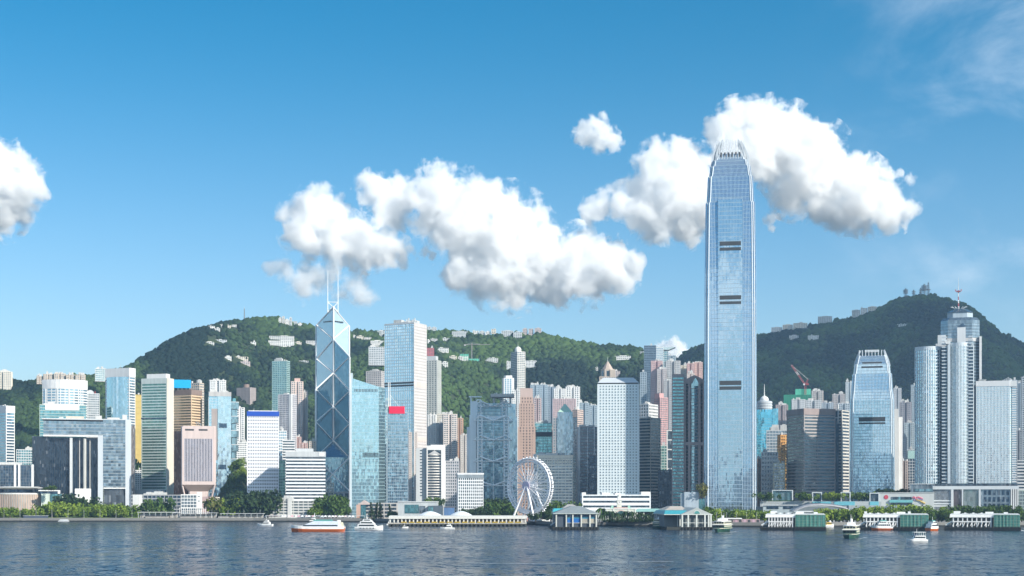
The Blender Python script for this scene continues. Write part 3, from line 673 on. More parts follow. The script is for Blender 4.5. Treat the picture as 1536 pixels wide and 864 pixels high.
    MB().box(s.x(76), s.x(150), y0+9, s.d/2-1, 0, s.z(656)).obj('recessed_glazing', DG, s.root)
    mb = MB()
    for k in range(22): mb.box(s.x(77+k*3.3), s.x(77+k*3.3)+.35, y0+8.4, y0+9.1, 0, s.z(656.2))
    mb.obj('mullions', M_DARK, s.root)
    for a, b, zz in ((105.5,109.5,655),): MB().box(s.x(a), s.x(b), y0+2, y0+6, s.z(747), s.z(zz)).obj('pylon', PALEGREY, s.root)
    MB().tube((s.x(127), y0+5, 0), (s.x(127), y0+5, s.z(656)), 2.0, n=12).obj('column', wall((.5,.5,.47)), s.root)
    for px in (119, 134): MB().box(s.x(px), s.x(px+1.3), y0+6.5, y0+7.5, 0, s.z(656)).obj('column', M_CONC, s.root)
    # beam + right leg, as panelled glass boxes
    MB().box(s.x(68), s.x(153.5), y0+.2, s.d/2-3, s.z(652.5), s.z(632)).obj('bridge_block', GG, s.root)
    MB().box(s.x(153.5), s.x(186), y0, s.d/2-2, s.z(731), s.z(629)).obj('tower_block', GG, s.root)
    MB().box(s.x(155), s.x(185), y0+2.5, s.d/2-3, 0, s.z(731)).obj('entrance_glazing', glass((.14,.16,.18), .5, .08, cell=(2.2,9), dark=.5), s.root)
    mb = MB(); mb2 = MB()
    for k in range(24): 
        z = s.z(632) - (k+1)*4.1
        if z > s.z(731): mb.box(s.x(153.5)-.05, s.x(186), y0-.12, y0+.2, z, z+.5)
        if k < 4: mb2.box(s.x(68), s.x(153.4), y0+.05, y0+.4, z, z+.5)
    mb.obj('floor_bands', wall((.36,.40,.42)), s.root); mb2.obj('bridge_bands', wall((.36,.40,.42)), s.root)
    mb = MB().box(s.x(68), s.x(153.5), y0-.3, y0+16, s.z(655), s.z(652.6)); mb.obj('soffit', WHITE, s.root)
    MB().box(s.x(146), s.x(153.4), y0-.35, s.d/2-3.2, 0, s.z(652.7)).obj('portal_frame', wall((.50,.54,.58), .5, .06), s.root)
    MB().box(s.x(186), s.x(194.5), y0-.25, s.d/2-2.2, 0, s.z(628.2)).obj('end_wall', wall((.54,.58,.62), .5, .07), s.root)
    MB().box(s.x(194.6), s.x(200), y0+5, s.d/2-4, 0, s.z(637)).obj('rear_glazing', glass((.26,.22,.2), .5, .1, dark=.5), s.root)
    MB().box(s.x(66), s.x(187), y0+3, s.d/2-4, s.z(629.5), s.z(627.6)).obj('parapet', PALEGREY, s.root)
    MB().box(s.x(154), s.x(186), y0-.4, y0+3, s.z(733), s.z(731.2)).obj('canopy', WHITE, s.root)
    for a, b, t in ((100,126,623.5),(90,96,625),(143,152,622),(160,178,624.5),(182,189,620)): MB().box(s.x(a), s.x(b), -6, 8, s.z(629), s.z(t)).obj('plant_room', BEIGE if a == 100 else M_PLANT, s.root)
    MB().box(s.x(113), s.x(136), y0-14, y0-5, 0, s.z(733)).obj('podium_annex', WHITE, s.root)
    # --- yellow sheeted block, gold etc.
    s = bld('apartment_block', 'narrow block wrapped in yellow sheeting between two glass towers', 'apartment block', 201, 214, 592, 2150, wall((.62,.47,.16), .8), wall((.60,.45,.15), .8), fl=9, sp=.06, pier=0, np_=1)
    res('small white apartment block low between the gateway building and the green striped tower', 202, 213, 705, 2050, fp='rect', np_=1)
    s = bld('office_tower', 'green glass tower with close horizontal stripes and a white side wall', 'office tower', 212, 260, 567, 1850, wall((.52,.58,.56)), G_GREEN, C=250, rz=-17, fl=3.7, sp=.36, bay=80, pier=1.0, each=True, cap=7, np_=0)
    MB().box(-s.w*.34, s.w*.42, -s.d*.3, s.d*.3, s.H-.5, s.H+6).obj('plant_room', WHITE, s.root)
    MB().box(s.w/2+.2, s.w/2+.8, -s.d/2, s.d/2, 0, s.H+.1).obj('side_wall', CREAM, s.root)
    MB().box(-s.w/2-.2, s.w/2, -s.d/2-.35, -s.d/2-.1, s.z(628), s.z(626)).obj('refuge_floor', G_NAVY, s.root)
    MB().box(s.x(201), s.x(252), -s.d/2-12, -s.d/2-1, 0, s.z(735)).obj('podium', PALEGREY, s.root)
    # --- tan tower with cyan billboard
    s = bld('office_tower', 'tan and gold glazed office tower with a brown roof band', 'office tower', 250, 303, 585, 1890, wall((.72,.53,.36), .5, .08), G_GOLD, C=287, rz=-24, fl=3.6, sp=.5, bay=80, pier=.8, each=True, np_=0)
    MB().ring(offset(rect(s.w, s.d), .25), offset(rect(s.w, s.d), -1), s.z(592), s.z(584)).obj('crown_band', BROWN, s.root)
    MB().prism(offset(rect(s.w, s.d), .3), 0, s.z(646)).obj('dark_reflection_glazing', glass((.20,.11,.08), .5, .1, cell=(1.5,3.6), dark=.5), s.root)  # darker glass stands in for dark buildings mirrored in the lower storeys
    mb = MB().box(-s.w*.30, s.w*.34, -s.d*.25, -s.d*.1, s.H+.2, s.H+1.2)
    sb = Site('billboard', 'plain bright cyan billboard standing on the roof of the tan tower', 'billboard', 260, 286, 569.5, 1896, d=2, zb=s.zb+s.H+.1)
    MB().box(-sb.w/2, sb.w/2, -.6, .6, sb.z(582), sb.H).obj('panel', plain('cyan_board', (.0,.36,.72), .4), sb.root)
    for k in range(5): MB().bar((-sb.w/2+1+k*(sb.w-2)/4, .3, -.2), (-sb.w/2+1+k*(sb.w-2)/4, .3, sb.z(581)), .35).obj('post', M_STEEL, sb.root)
    s = bld('office_tower', 'grey stone tower with a glass side behind the tan tower', 'office tower', 284, 306, 574, 2020, BEIGE, G_BLUE, C=299, rz=-25, fl=3.7, sp=.5, pier=.8, np_=3)
    bld('office_block', 'low dark block with columns between the tan tower and the promenade', 'office block', 196, 272, 742, 1740, GREY, G_NAVY, fl=4.5, sp=.3, bay=5, pier=.7, d=30, np_=2)
    s = Site('ticket_hall', 'plain white box building beside the gateway building', 'hall', 199, 209, 742, 1660, d=14)
    MB().box(-s.w/2, s.w/2, -7, 7, 0, s.H).obj('wall', WHITE, s.root); MB().box(-s.w/2-.2, s.w/2+.2, -7.2, 7.2, s.H+.01, s.H+.5).obj('roof', M_ROOF, s.root)
    # --- inverted barracks tower
    s = Site('barracks_tower', 'pink stone tower with dark vertical window slots and a waisted base', 'office tower', 268, 323, 639, 1750, d=42)
    ps = wall((.60,.49,.46), .6, .08); w = s.dx(51)/2; cx = s.x(297.5); zt = s.H; zl = s.z(727); zn = s.z(737); y0 = -s.d/2; cw = s.dx(3.2)
    def oc(w, d, c): return [(cx+p[0], p[1]) for p in chamf(w, d, c)]
    big = oc(2*w, s.d, cw); small = oc(s.dx(29), s.d*.55, cw*.6)
    MB().prism(offset(big, -.8), zl, zt).obj('glazing', glass((.16,.17,.22), .5, .1, cell=(1.2,3.7), dark=.5), s.root)
    mb = MB(); mb.ring(big, offset(big, -1.2), s.z(658), zt); mb.ring(big, offset(big, -1.2), zl, s.z(722))
    for sx in (-1, 1): mb.box(*(sorted((cx+sx*(w-s.dx(4.5)), cx+sx*(w-cw*.5)))), y0-.02, y0+1.3, zl, zt-1)
    for sx in (-1, 1):
        for sy in (-1, 1): mb.prism([(cx+sx*w*q, sy*s.d/2*p) for q, p in ((.86,1.0),(1.0,.86),(.86,.86))][::sx*sy], zl, zt)
    mb.obj('stone_frame', ps, s.root)
    n = 19; mb = None
    for k in range(n):
        xx = cx - w + s.dx(5) + (2*w-s.dx(10))*k/(n-1); MB().box(xx-.42, xx+.42, y0-.1, y0+1, s.z(722)+.05, s.z(658)-.05).obj('rib', wall((.56,.52,.56), .6, .08), s.root)
    for k in range(9):
        yy = y0+4+(s.d-8)*k/8; MB().box(cx+w-1, cx+w+.1, yy-.6, yy+.6, s.z(722), s.z(658)).obj('rib', ps, s.root)
    for a, b in ((278,291),(298,311)): MB().box(s.x(a), s.x(b), y0-.12, y0+.4, s.z(646), s.z(643.5)).obj('louvre', M_DARK, s.root)
    mb = MB(); q = [(p[0], p[1], zl) for p in big]; q2 = [(p[0], p[1], zn) for p in small]; mb.loft([q2, q]); mb.obj('tapered_base', wall((.62,.47,.40), .6, .08), s.root)
    MB().prism(small, 0, zn).obj('stem', ps, s.root)
    MB().prism(offset(big, -.6), zt-.4, zt+.3).obj('roof', M_ROOF, s.root)
    for sx, sy in ((-1,-1),(1,-1)): MB().bar((cx+sx*s.dx(13), y0+s.d*.2, 0), (cx+sx*s.dx(24), y0+2, zl+.1), 1.6).obj('strut', ps, s.root)
    mb = MB()
    for k in range(3):
        xx = cx+s.dx(-3+k*3); mb.bar((xx, 0, zt), (xx, 0, s.z(631+k)), .35); mb.lathe([(.05, s.z(634+k)), (1.7, s.z(632.5+k)), (1.8, s.z(632.3+k))], xx, -.6, 10)
    mb.obj('antenna', M_STEEL, s.root)
    s = Site('guard_block', 'white low block with a square grid of windows before the waisted pink tower', 'office block', 268, 325, 738, 1690, d=24)
    t = tower(s.root, [(s.x(272),-12),(s.x(295),-12),(s.x(295),12),(s.x(272),12)], 0, s.z(743), WHITE, G_GREY, fl=3.8, sp=.22, bay=3.3, pier=.5, each=True)
    MB().box(s.x(295.3), s.x(303), -12.5, 10, 0, s.z(738)).obj('stair_tower', WHITE, s.root)
    for zz in (744, 751): MB().box(s.x(297), s.x(299.5), -12.7, -12.3, s.z(zz+1.2), s.z(zz)).obj('window', G_DARK, s.root)
    MB().box(s.x(303.2), s.x(324), -6, 10, 0, s.z(745)).obj('side_wing', wall((.36,.27,.27)), s.root)
    MB().box(s.x(323), s.x(329), -9, 4, 0, s.z(745.5)).obj('gate_pier', CREAM, s.root)
    fm = MB()
    for k in range(20): fm.bar((s.x(270+k*2.9), -14, 0), (s.x(270+k*2.9), -14, s.z(762)), .5)
    fm.box(s.x(269), s.x(326), -14.3, -13.7, s.z(762.5), s.z(761.6)); fm.obj('colonnade', WHITE, s.root)
    # --- stepped glass towers
    s = bld('glass_tower', 'pale mirrored tower with a grey stone head and a darker recessed left strip', 'office tower', 313, 346, 588, 1900, PALEGREY, G_SKY, fl=3.8, sp=.08, bay=5, pier=.25, d=34, np_=3)
    MB().box(s.x(327), s.x(346.4), -s.d/2-1.6, s.d/2+.2, 0, s.z(594.5)).obj('curtain_wall', glass((.66,.80,.85), .85, .05, cell=(2.4,3.8), dark=.85, jit=.012), s.root)
    MB().box(s.x(314), s.x(346.6), -s.d/2-1.8, s.d/2+.4, s.z(594.4), s.z(588)).obj('stone_head', wall((.46,.45,.44)), s.root)
    MB().box(s.x(317.5), s.x(326.5), -s.d/2-.5, -s.d/2+.6, s.z(690), s.z(613)).obj('stone_panel', wall((.38,.33,.31)), s.root)
    for a, b, t, u in ((328,340,638,635),(327,339,700,697)): MB().box(s.x(a), s.x(b), -s.d/2-2, -s.d/2-1.55, s.z(a and t+4), s.z(u)).obj('sky_lobby', G_NAVY, s.root)
    s = Site('stepped_tower', 'slim tower of stacked projecting glass bays beside the pale mirrored tower', 'office tower', 346, 355, 600, 1910, d=30)
    z = 0; k = 0; GSTEP = glass((.40,.56,.60), .8, .07, dark=.6)
    while z < s.H-8:
        hgt = 9.5; g = (0, 2.4, 1.0, 3.0)[k % 4]
        MB().prism(offset(chamf(s.w+2, s.d, 2.6), g-1.2), z, min(z+hgt-.9, s.H)).obj('bay', GSTEP, s.root)
        MB().prism(offset(chamf(s.w+2, s.d, 2.6), g-1), z+hgt-.88, z+hgt-.02).obj('ledge', PALEGREY, s.root); z += hgt; k += 1
    MB().prism(chamf(s.w*.7, s.d*.7, 2), z, z+5).obj('roof_room', G_TEAL, s.root)
    res('white apartment tower with many small windows rising behind the pale mirrored tower', 314, 339, 570, 2260, fp='cross')
    s = res('windowless looking grey brown tower alone on the green slope', 355, 384, 581, 2400, hp=29, wm=wall((.40,.35,.34)), gm=wall((.33,.29,.28)), fp='rect', C=375, rz=-28, np_=1, pier=.7, bay=3)
    MB().tube((0, 0, s.H), (0, 0, s.H+7), 6, n=14).obj('water_tank', BROWN, s.root)
    res('slim grey white apartment tower left of the white tower with a blue top', 354, 367, 611, 2160)
    res('wide low white apartment block half hidden by the white tower with a blue top', 350, 373, 663, 2100, fp='rect')
    # --- white tower with the blue band
    s = bld('barracks_block', 'white tower with rows of small dark windows under a bright blue roof band', 'office tower', 371, 418, 617, 1750, wall((.74,.75,.80), .6, .05), G_DARK, d=30, fl=4.15, sp=.58, bay=3.0, pier=1.45, each=True, cap=2, np_=0)
    MB().ring(offset(rect(s.w, s.d), .35), offset(rect(s.w, s.d), -1), s.z(624.2), s.z(617)).obj('roof_band', plain('blue_band', (.01,.07,.42), .4), s.root)
    MB().box(-s.w*.46, s.w*.46, -s.d*.35, s.d*.35, s.z(617.5), s.z(615.4)).obj('plant_room', WHITE, s.root)
    for px in (381, 409): MB().tube((s.x(px), 0, s.z(616)), (s.x(px), 0, s.z(611)), .25, .1).obj('mast', M_STEEL, s.root)
    MB().box(-s.w/2-.15, s.w/2+.15, -s.d/2-.5, s.d/2, 0, s.z(748)).obj('base_wall', wall((.74,.75,.80), .6, .05), s.root)
    res('teal glazed apartment tower standing tall against the wooded slope', 408, 435, 541, 2300, wm=wall((.40,.55,.54)), gm=G_TEAL, C=430, rz=-20, sp=.3, pier=.5, fp='rect', np_=3)
    s = res('pink and white stepped apartment tower with a slim pale top', 436, 455, 572, 2180, wm=wall((.66,.55,.50)), np_=1, fp='cross')
    MB().box(-s.w*.2, s.w*.25, -4, 6, s.H, s.H+5).obj('roof_house', PINK, s.root)
    res('lower wing tower of stacked white balconies right of the pink and white tower', 452, 462, 588, 2190, wm=wall((.60,.57,.54)))
    s = res('grey white apartment tower with a blank white corner, left of the pink and white tower', 417, 445, 591, 2060, C=437, rz=-24, wm=wall((.68,.67,.68)), gm=glass((.26,.28,.36), .4, .12, cell=(1.5,3), dark=.5), bay=2.4, pier=.5, sp=.25, fp='rect', np_=1)
    MB().box(s.w/2-4, s.w/2+.3, -s.d/2-.4, -s.d/2+2, 0, s.H).obj('corner_wall', WHITE, s.root)
    bld('office_tower', 'narrow glass and white block tucked behind the white tower with a blue top', 'office tower', 414, 430, 646, 1960, WHITE, G_BLUE, fl=3.8, sp=.4, np_=2)
    bld('office_block', 'white slab with dark window stripes above the roof of the striped block', 'office block', 424, 442, 660, 1930, WHITE, G_DARK, fl=3.6, sp=.45, pier=0, np_=1)
    for i, (a, b, t) in enumerate(((442,452,655),(452,462,664),(463,474,662))):
        res(('pinkish low apartment block on the slope foot left of the braced tower, leftmost of three', 'pinkish low apartment block on the slope foot left of the braced tower, middle of three', 'pinkish low apartment block on the slope foot left of the braced tower, rightmost of three')[i], a, b, t, 2120, wm=PINK if i < 2 else BEIGE, np_=2, group='low apartment blocks left of the braced tower')
    bld('office_tower', 'slim green grey glazed block between two white waterfront towers', 'office tower', 417, 428, 690, 1800, GREENGREY, G_GREEN, fl=3.6, sp=.3, np_=1)
    # --- striped block
    s = bld('office_block', 'broad block striped in white bands and dark glass on the waterfront', 'office block', 429, 488, 678, 1700, wall((.76,.78,.80), .55, .06), glass((.08,.11,.14), .5, .08, dark=.6), d=34, fl=4.0, sp=.48, pier=0, each=True, np_=0, cap=2)
    MB().ring(offset(rect(s.w, s.d), .4), offset(rect(s.w, s.d), -1.5), s.z(685), s.z(677.4)).obj('crown_band', wall((.52,.54,.55)), s.root)
    MB().box(s.x(444), s.x(470), -s.d*.3, s.d*.3, s.z(678), s.z(672.5)).obj('plant_room', PALEGREY, s.root)
    MB().box(s.x(478), s.x(486), -s.d/2-.8, -s.d/2-.35, s.z(684), s.z(678.5)).obj('sign_panel', wall((.72,.72,.72)), s.root)
    MB().box(s.x(471), s.x(487.8), -s.d/2-.7, -s.d/2-.2, 0, s.z(752)).obj('lobby_glazing', G_BLUE, s.root)
    s = bld('naval_block', 'long low grey white block with three rows of windows on the promenade', 'office block', 403, 470, 751, 1640, wall((.60,.60,.57)), G_DARK, d=18, fl=3.3, sp=.5, bay=6, pier=.8, each=True, np_=1, cap=.8)
    MB().box(s.x(431.5), s.x(438), -s.d/2-1.2, s.d/2-3, 0, s.z(747)).obj('stair_tower', wall((.62,.62,.6)), s.root)
    MB().box(s.x(399.5), s.x(402.6), -s.d/2+2, s.d/2-3, 0, s.z(752)).obj('end_bay', CREAM, s.root)
    bld('office_block', 'small cream green block beside the foot of the braced tower', 'office block', 488, 501, 724, 1760, wall((.58,.60,.53)), G_GREY, fl=3.6, sp=.4, bay=4, pier=.9, np_=1)
    for i, (a, b, t, w_) in enumerate(((641,655,622,WHITE),(654,666,634,GREY))):
        res(('white apartment tower right of the tall glass slab, its foot behind the bowed tower', 'grey apartment tower squeezed between two white ones behind the bowed tower')[i], a, b, t, 2150, wm=w_, np_=2)
    s = res('white apartment tower with pinkish balconies behind the bowed tower', 664, 686, 621, 2120, wm=wall((.68,.61,.57)), np_=2)
    res('orange brown apartment tower at the foot of the wooded slope', 684, 695, 627, 2200, wm=wall((.55,.36,.26)), np_=1)
    res('yellowish apartment block with roof terraces above the orange brown tower', 655, 677, 621, 2260, wm=CREAM, fp='rect', np_=2)
    build_braced()
    # --- slanted top glass tower
    s = Site('glass_tower', 'pale glass tower with a slanted roof and a curved blade at its left edge', 'office tower', 526, 578, 566, 1700, d=46)
    y0 = -s.d/2; G = glass((.50,.74,.80), .88, .05, cell=(1.5,4), dark=.82, jit=.015, litn=.1)
    L, Rr, Rb = s.x(528), s.x(568), s.x(577.5); bx = -s.d/2+26
    body = [(L, y0), (Rr, y0), (Rb, y0+8), (Rb, s.d/2), (L, s.d/2)]
    zl, zr = s.z(567.5), s.z(580); zs = [zl, zr, zr-1.5, zr-1.5, zl]
    MB().prism(body, 0, zs).obj('glazing', G, s.root)
    mb = MB()
    for k in range(1, 45):
        z = k*4.2
        if z < zr: mb.ring(offset(body, .12), offset(body, -.2), z, z+.32)
    mb.obj('floor_bands', wall((.42,.58,.62), .4, .05), s.root)
    mb = MB(); n = 26
    for k in range(n+1):
        xx = L+(Rr-L)*k/n; mb.box(xx-.09, xx+.09, y0-.2, y0+.05, 0, zl+(zr-zl)*k/n)
    mb.obj('mullions', wall((.42,.58,.62), .4, .05), s.root)
    pts = []
    for k in range(15): pts.append((s.x(526.2)+max(0,(k-11))**2*.12, 0, s.z(765)+(s.z(560)-s.z(765))*k/14))
    mb = MB(); mb.loft([[(p[0]-.9, y0-2.5, p[2]), (p[0]+1.3, y0-2.5, p[2]), (p[0]+1.3, s.d/2-8, p[2]), (p[0]-.9, s.d/2-8, p[2])] for p in pts]); mb.obj('blade_wall', wall((.50,.58,.62), .4, .06), s.root)
    for a, b in ((583.5,588),(679,686)):
        mb = MB()
        for k in range(16 if a < 600 else 15):
            xx = s.x(532 if a < 600 else 544) + k*s.dx(2.2 if a < 600 else 1.6); mb.box(xx, xx+s.dx(1.0), y0-.35, y0+.1, s.z(b), s.z(a))
        mb.obj('louvre', M_DARK, s.root)
    MB().add([(L, y0+.5, zl+.05), (Rr, y0+.5, zr+.05), (Rb, y0+8, zr-1.4), (Rb, s.d/2, zr-1.4), (L, s.d/2, zl+.05)], [(0,1,2,3,4)]).obj('sloped_roof', WHITE, s.root)
    res('grey pink apartment tower just behind the slanted glass tower', 549, 578, 556, 2260, wm=wall((.56,.53,.52)), np_=3, C=572, rz=-15, fp='rect')
    s = bld('white_block', 'white apartment slab on the hill left of the tall glass slab', 'apartment block', 553, 578, 520, 2450, PALEGREY, G_RES, fl=3.2, sp=.5, bay=4, pier=1, np_=1, zb=PZ(548,2450))
    # --- tall glass slab
    s = Site('glass_slab_tower', 'tall square sky blue glass tower with a pale gridded right side', 'office tower', 577, 639, 484, 2000, C=621, rz=-27)
    y0 = -s.d/2; poly = rect(s.w, s.d); G = glass((.56,.80,.92), .92, .05, cell=(3.2,4.1), dark=.80, jit=.014, litn=.05)
    MB().prism(poly, 0, s.H).obj('glazing', G, s.root)
    nf = 62; fh = s.H/nf; mb = MB(); mv = MB()
    for k in range(nf): 
        if k not in (38, 39): mb.box(-s.w/2, s.w/2, y0-.25, y0+.1, k*fh, k*fh+.75)
    for k in range(17):
        xx = -s.w/2 + s.w*k/16; mv.box(xx-.28, xx+.28, y0-.32, y0+.1, 0, s.H)
    mb.obj('floor_bands', wall((.50,.62,.68), .4, .06), s.root); mv.obj('mullions', wall((.58,.66,.70), .4, .06), s.root)
    mb = MB()
    for k in range(nf): mb.box(s.w/2-.1, s.w/2+.7, y0, s.d/2, k*fh, k*fh+fh*.5)
    for k in range(13):
        yy = y0+(s.d)*k/12; mb.box(s.w/2-.1, s.w/2+.78, yy-.9, yy+.9, 0, s.H)
    mb.obj('side_grid', wall((.62,.58,.56), .5, .08), s.root)
    for a, b in ((572.5,575),(576.5,579)): MB().box(-s.w/2-.1, s.w/2+.1, y0-.45, y0+.3, s.z(b), s.z(a)).obj('refuge_louvre', M_DARK, s.root)
    for a, b in ((573,580),(655,662)): MB().box(s.w/2, s.w/2+.95, y0-.1, s.d/2, s.z(b), s.z(a)).obj('side_band', wall((.62,.55,.50)), s.root)
    MB().ring(offset(poly, .4), offset(poly, -1), s.H-1.5, s.H+.8).obj('parapet', M_STEEL, s.root); MB().prism(offset(poly, -.9), s.H-.5, s.H+.1).obj('roof', M_ROOF, s.root)
    plant(s.root, s.w, s.d, s.H, 5, 4, h=(3,7)); mb = MB()
    for k in range(7): mb.tube((s.w*(.05+.05*k), -6+k*1.5, s.H), (s.w*(.05+.05*k), -6+k*1.5, s.H+5+k%3*2), 1.1, n=7)
    mb.obj('roof_tanks', M_STEEL, s.root)
    s = bld('glass_tower', 'blue grey glass tower with twin white masts and a red sign panel on its head', 'office tower', 581, 612, 618, 1740, BLUEGREY, glass((.36,.52,.62), .85, .05, cell=(1.6,3.9), dark=.6, jit=.018), fl=3.9, sp=.16, bay=2.6, pier=.2, d=38, np_=0)
    MB().box(s.x(583.5), s.x(607), -s.d/2-1, -s.d/2+1.2, s.z(620.5), s.z(609.5)).obj('sign_panel', plain('red_board', (.72,.01,.06), .4), s.root)
    MB().box(s.x(583), s.x(607.5), -s.d/2+1.25, s.d/2-10, s.z(619), s.z(610)).obj('plant_room', PALEGREY, s.root)
    for px, t in ((582.5,573),(585,573)): MB().tube((s.x(px), -s.d/2+5, s.z(618)), (s.x(px), -s.d/2+5, s.z(t)), .7, .45, 8).obj('mast', WHITE, s.root)
    MB().bar((s.x(585), -s.d/2+5, s.z(592)), (s.x(600), -s.d/2+8, s.z(611)), .3).obj('stay', M_STEEL, s.root)
    MB().box(s.x(605), s.x(613), -s.d/2+3, s.d/2, 0, s.z(648)).obj('side_wing', glass((.22,.30,.38), .7, .08, dark=.6), s.root)
    s = res('pale grey green apartment tower with tall shafts right of the tall glass slab', 638, 662, 540, 2280, wm=wall((.52,.53,.50)), gm=glass((.30,.34,.33), .3, .2, cell=(2,3), dark=.6), C=656, rz=-18, fl=3.2, sp=.3, bay=5, pier=2.2, fp='rect', np_=0)
    MB().box(-s.w*.5, s.w*.3, -s.d*.3, s.d*.3, s.H, s.H+7).obj('roof_house', PALEGREY, s.root)
    res('red and white apartment block on the slope above the pale shafted tower', 640, 651, 522, 2700, wm=wall((.50,.13,.14)), fp='rect', np_=1, d=16, hp=18)
    # --- bowed striped tower
    s = Site('bowed_tower', 'white framed tower with a bowed front of dark window bands', 'office tower', 624, 668, 668, 1790, d=30)
    y0 = -s.d/2; a, b = s.x(640), s.x(663)
    MB().box(s.x(624), a, y0+4, s.d/2, 0, s.z(672)).obj('left_wing', PALEGREY, s.root)
    for k in range(16): MB().box(s.x(630), s.x(633.5), y0+3.8, y0+4.3, s.z(744-k*4.5)+0, s.z(742.4-k*4.5)).obj('window', G_DARK, s.root)
    fr = MB().box(a-.1, s.x(641.6), y0-1.5, y0+6, 0, s.z(675)); fr.box(s.x(661.6), s.x(665), y0-1.5, y0+6, 0, s.z(675)); fr.box(a-.1, s.x(665), y0-1.5, y0+6, s.z(675), s.z(668.5)); fr.obj('white_frame', WHITE, s.root)
    MB().box(s.x(646), s.x(668), y0+6.1, s.d/2, 0, s.z(667)).obj('rear_slab', WHITE, s.root)
    MB().box(s.x(641.6), s.x(661.6), y0+3, y0+6, s.z(750), s.z(675)).obj('glazing', G_DARK, s.root)
    A, B = s.x(641.6), s.x(661.6)
    for k in range(17):
        z = s.z(748) + k*(s.z(683)-s.z(748))/16; pts = [(A+(B-A)*i/10, y0+1.8-3.4*math.sin(math.pi*i/10)) for i in range(11)]
        MB().prism(pts+[(B, y0+3.1), (A, y0+3.1)], z, z+1.35).obj('balcony_band', wall((.70,.67,.63), .6, .07), s.root)
    mb = MB().add([(A, y0-.9, s.z(682)), (B, y0-.9, s.z(682)), ((A+B)/2, y0-1.4, s.z(675.5)), (A, y0+3, s.z(682)), (B, y0+3, s.z(682)), ((A+B)/2, y0+3, s.z(675.5))], [(0,1,2),(5,4,3),(0,3,4,1),(1,4,5,2),(2,5,3,0)]); mb.obj('gable', wall((.5,.5,.5)), s.root)
    s = bld('office_tower', 'grey stone tower with narrow upright windows right of the bowed tower', 'office tower', 668, 689, 691, 1800, wall((.45,.45,.47)), G_DARK, fl=3.8, sp=.4, bay=3, pier=1.2, each=True, np_=2)
    s = bld('city_hall_block', 'white block with a fine square grid of windows and a grey roof storey', 'office block', 683, 725, 710, 1590, wall((.78,.79,.80), .55, .05), glass((.14,.20,.24), .5, .1, cell=(2.3,3.4), dark=.5, litn=.2), d=18, fl=3.45, sp=.3, bay=2.35, pier=.75, each=True, np_=0, cap=1.5, C=687, rz=6)
    MB().prism(offset(rect(s.w, s.d), .5), s.z(717), s.z(712)).obj('roof_storey', wall((.24,.28,.31)), s.root); MB().prism(offset(rect(s.w, s.d), .7), s.z(712)+.02, s.z(709.4)).obj('roof', wall((.7,.71,.72)), s.root)
    # exhibition hall and low halls behind the piers
    s = Site('exhibition_hall', 'low grey hall with teal glazing behind the long pier', 'hall', 596, 655, 752, 1530, d=36); y0 = -s.d/2
    MB().box(s.x(597), s.x(655), y0, s.d/2, 0, s.z(753.5)).obj('wall', wall((.46,.49,.50)), s.root); MB().box(s.x(596.5), s.x(655.5), y0-.5, s.d/2+.5, s.z(753.4), s.z(752)).obj('roof', PALEGREY, s.root)
    MB().box(s.x(607), s.x(628), y0-.3, y0+.2, s.z(770), s.z(757)).obj('glazing', G_TEAL, s.root); MB().box(s.x(628.5), s.x(638), y0-.35, y0+.2, s.z(770), s.z(759)).obj('side_glazing', G_GREY, s.root)
    MB().box(s.x(643), s.x(664), y0-6, y0+12, 0, s.z(758.5)).obj('dark_annex', wall((.09,.12,.15)), s.root); MB().box(s.x(643), s.x(650), y0-6.3, y0-5.9, s.z(770), s.z(760)).obj('entrance_glazing', G_TEAL, s.root)
    s = Site('brick_hall', 'pale brick clubhouse with a pitched entrance and grey upper windows by the water', 'hall', 535, 596, 755, 1590, d=26); y0 = -s.d/2
    tower(s.root, [(s.x(537), y0), (s.x(596), y0), (s.x(596), y0+26), (s.x(537), y0+26)], 0, s.z(756), wall((.50,.48,.46)), G_DARK, fl=4.6, sp=.35, bay=7, pier=1.1, each=True)
    MB().box(s.x(535), s.x(541), y0-3, y0+10, 0, s.z(757)).obj('brick_bay', wall((.58,.38,.30)), s.root); MB().add([(s.x(537), y0-3.2, s.z(757)), (s.x(556), y0-3.2, s.z(757)), (s.x(546), y0-3.2, s.z(750.5)), (s.x(537), y0+14, s.z(757)), (s.x(556), y0+14, s.z(757)), (s.x(546), y0+14, s.z(750.5))], [(0,1,2),(5,4,3),(0,3,4,1),(1,4,5,2),(2,5,3,0)]).obj('pitched_roof', wall((.55,.45,.42)), s.root)
    MB().box(s.x(541.3), s.x(549), y0-2, y0+1, 0, s.z(757.5)).obj('teal_bay', G_TEAL, s.root)
    s = Site('blue_shed', 'small blue hoarding shed between the dark annex and the gridded block', 'shed', 666, 681, 761, 1500, d=12)
    MB().box(-s.w/2, s.w/2, -6, 6, 0, s.H).obj('wall', wall((.10,.19,.36)), s.root); MB().box(-s.w/2-.4, s.w/2+.4, -6.4, 6.4, s.H+.01, s.H+.4).obj('roof', BROWN, s.root)

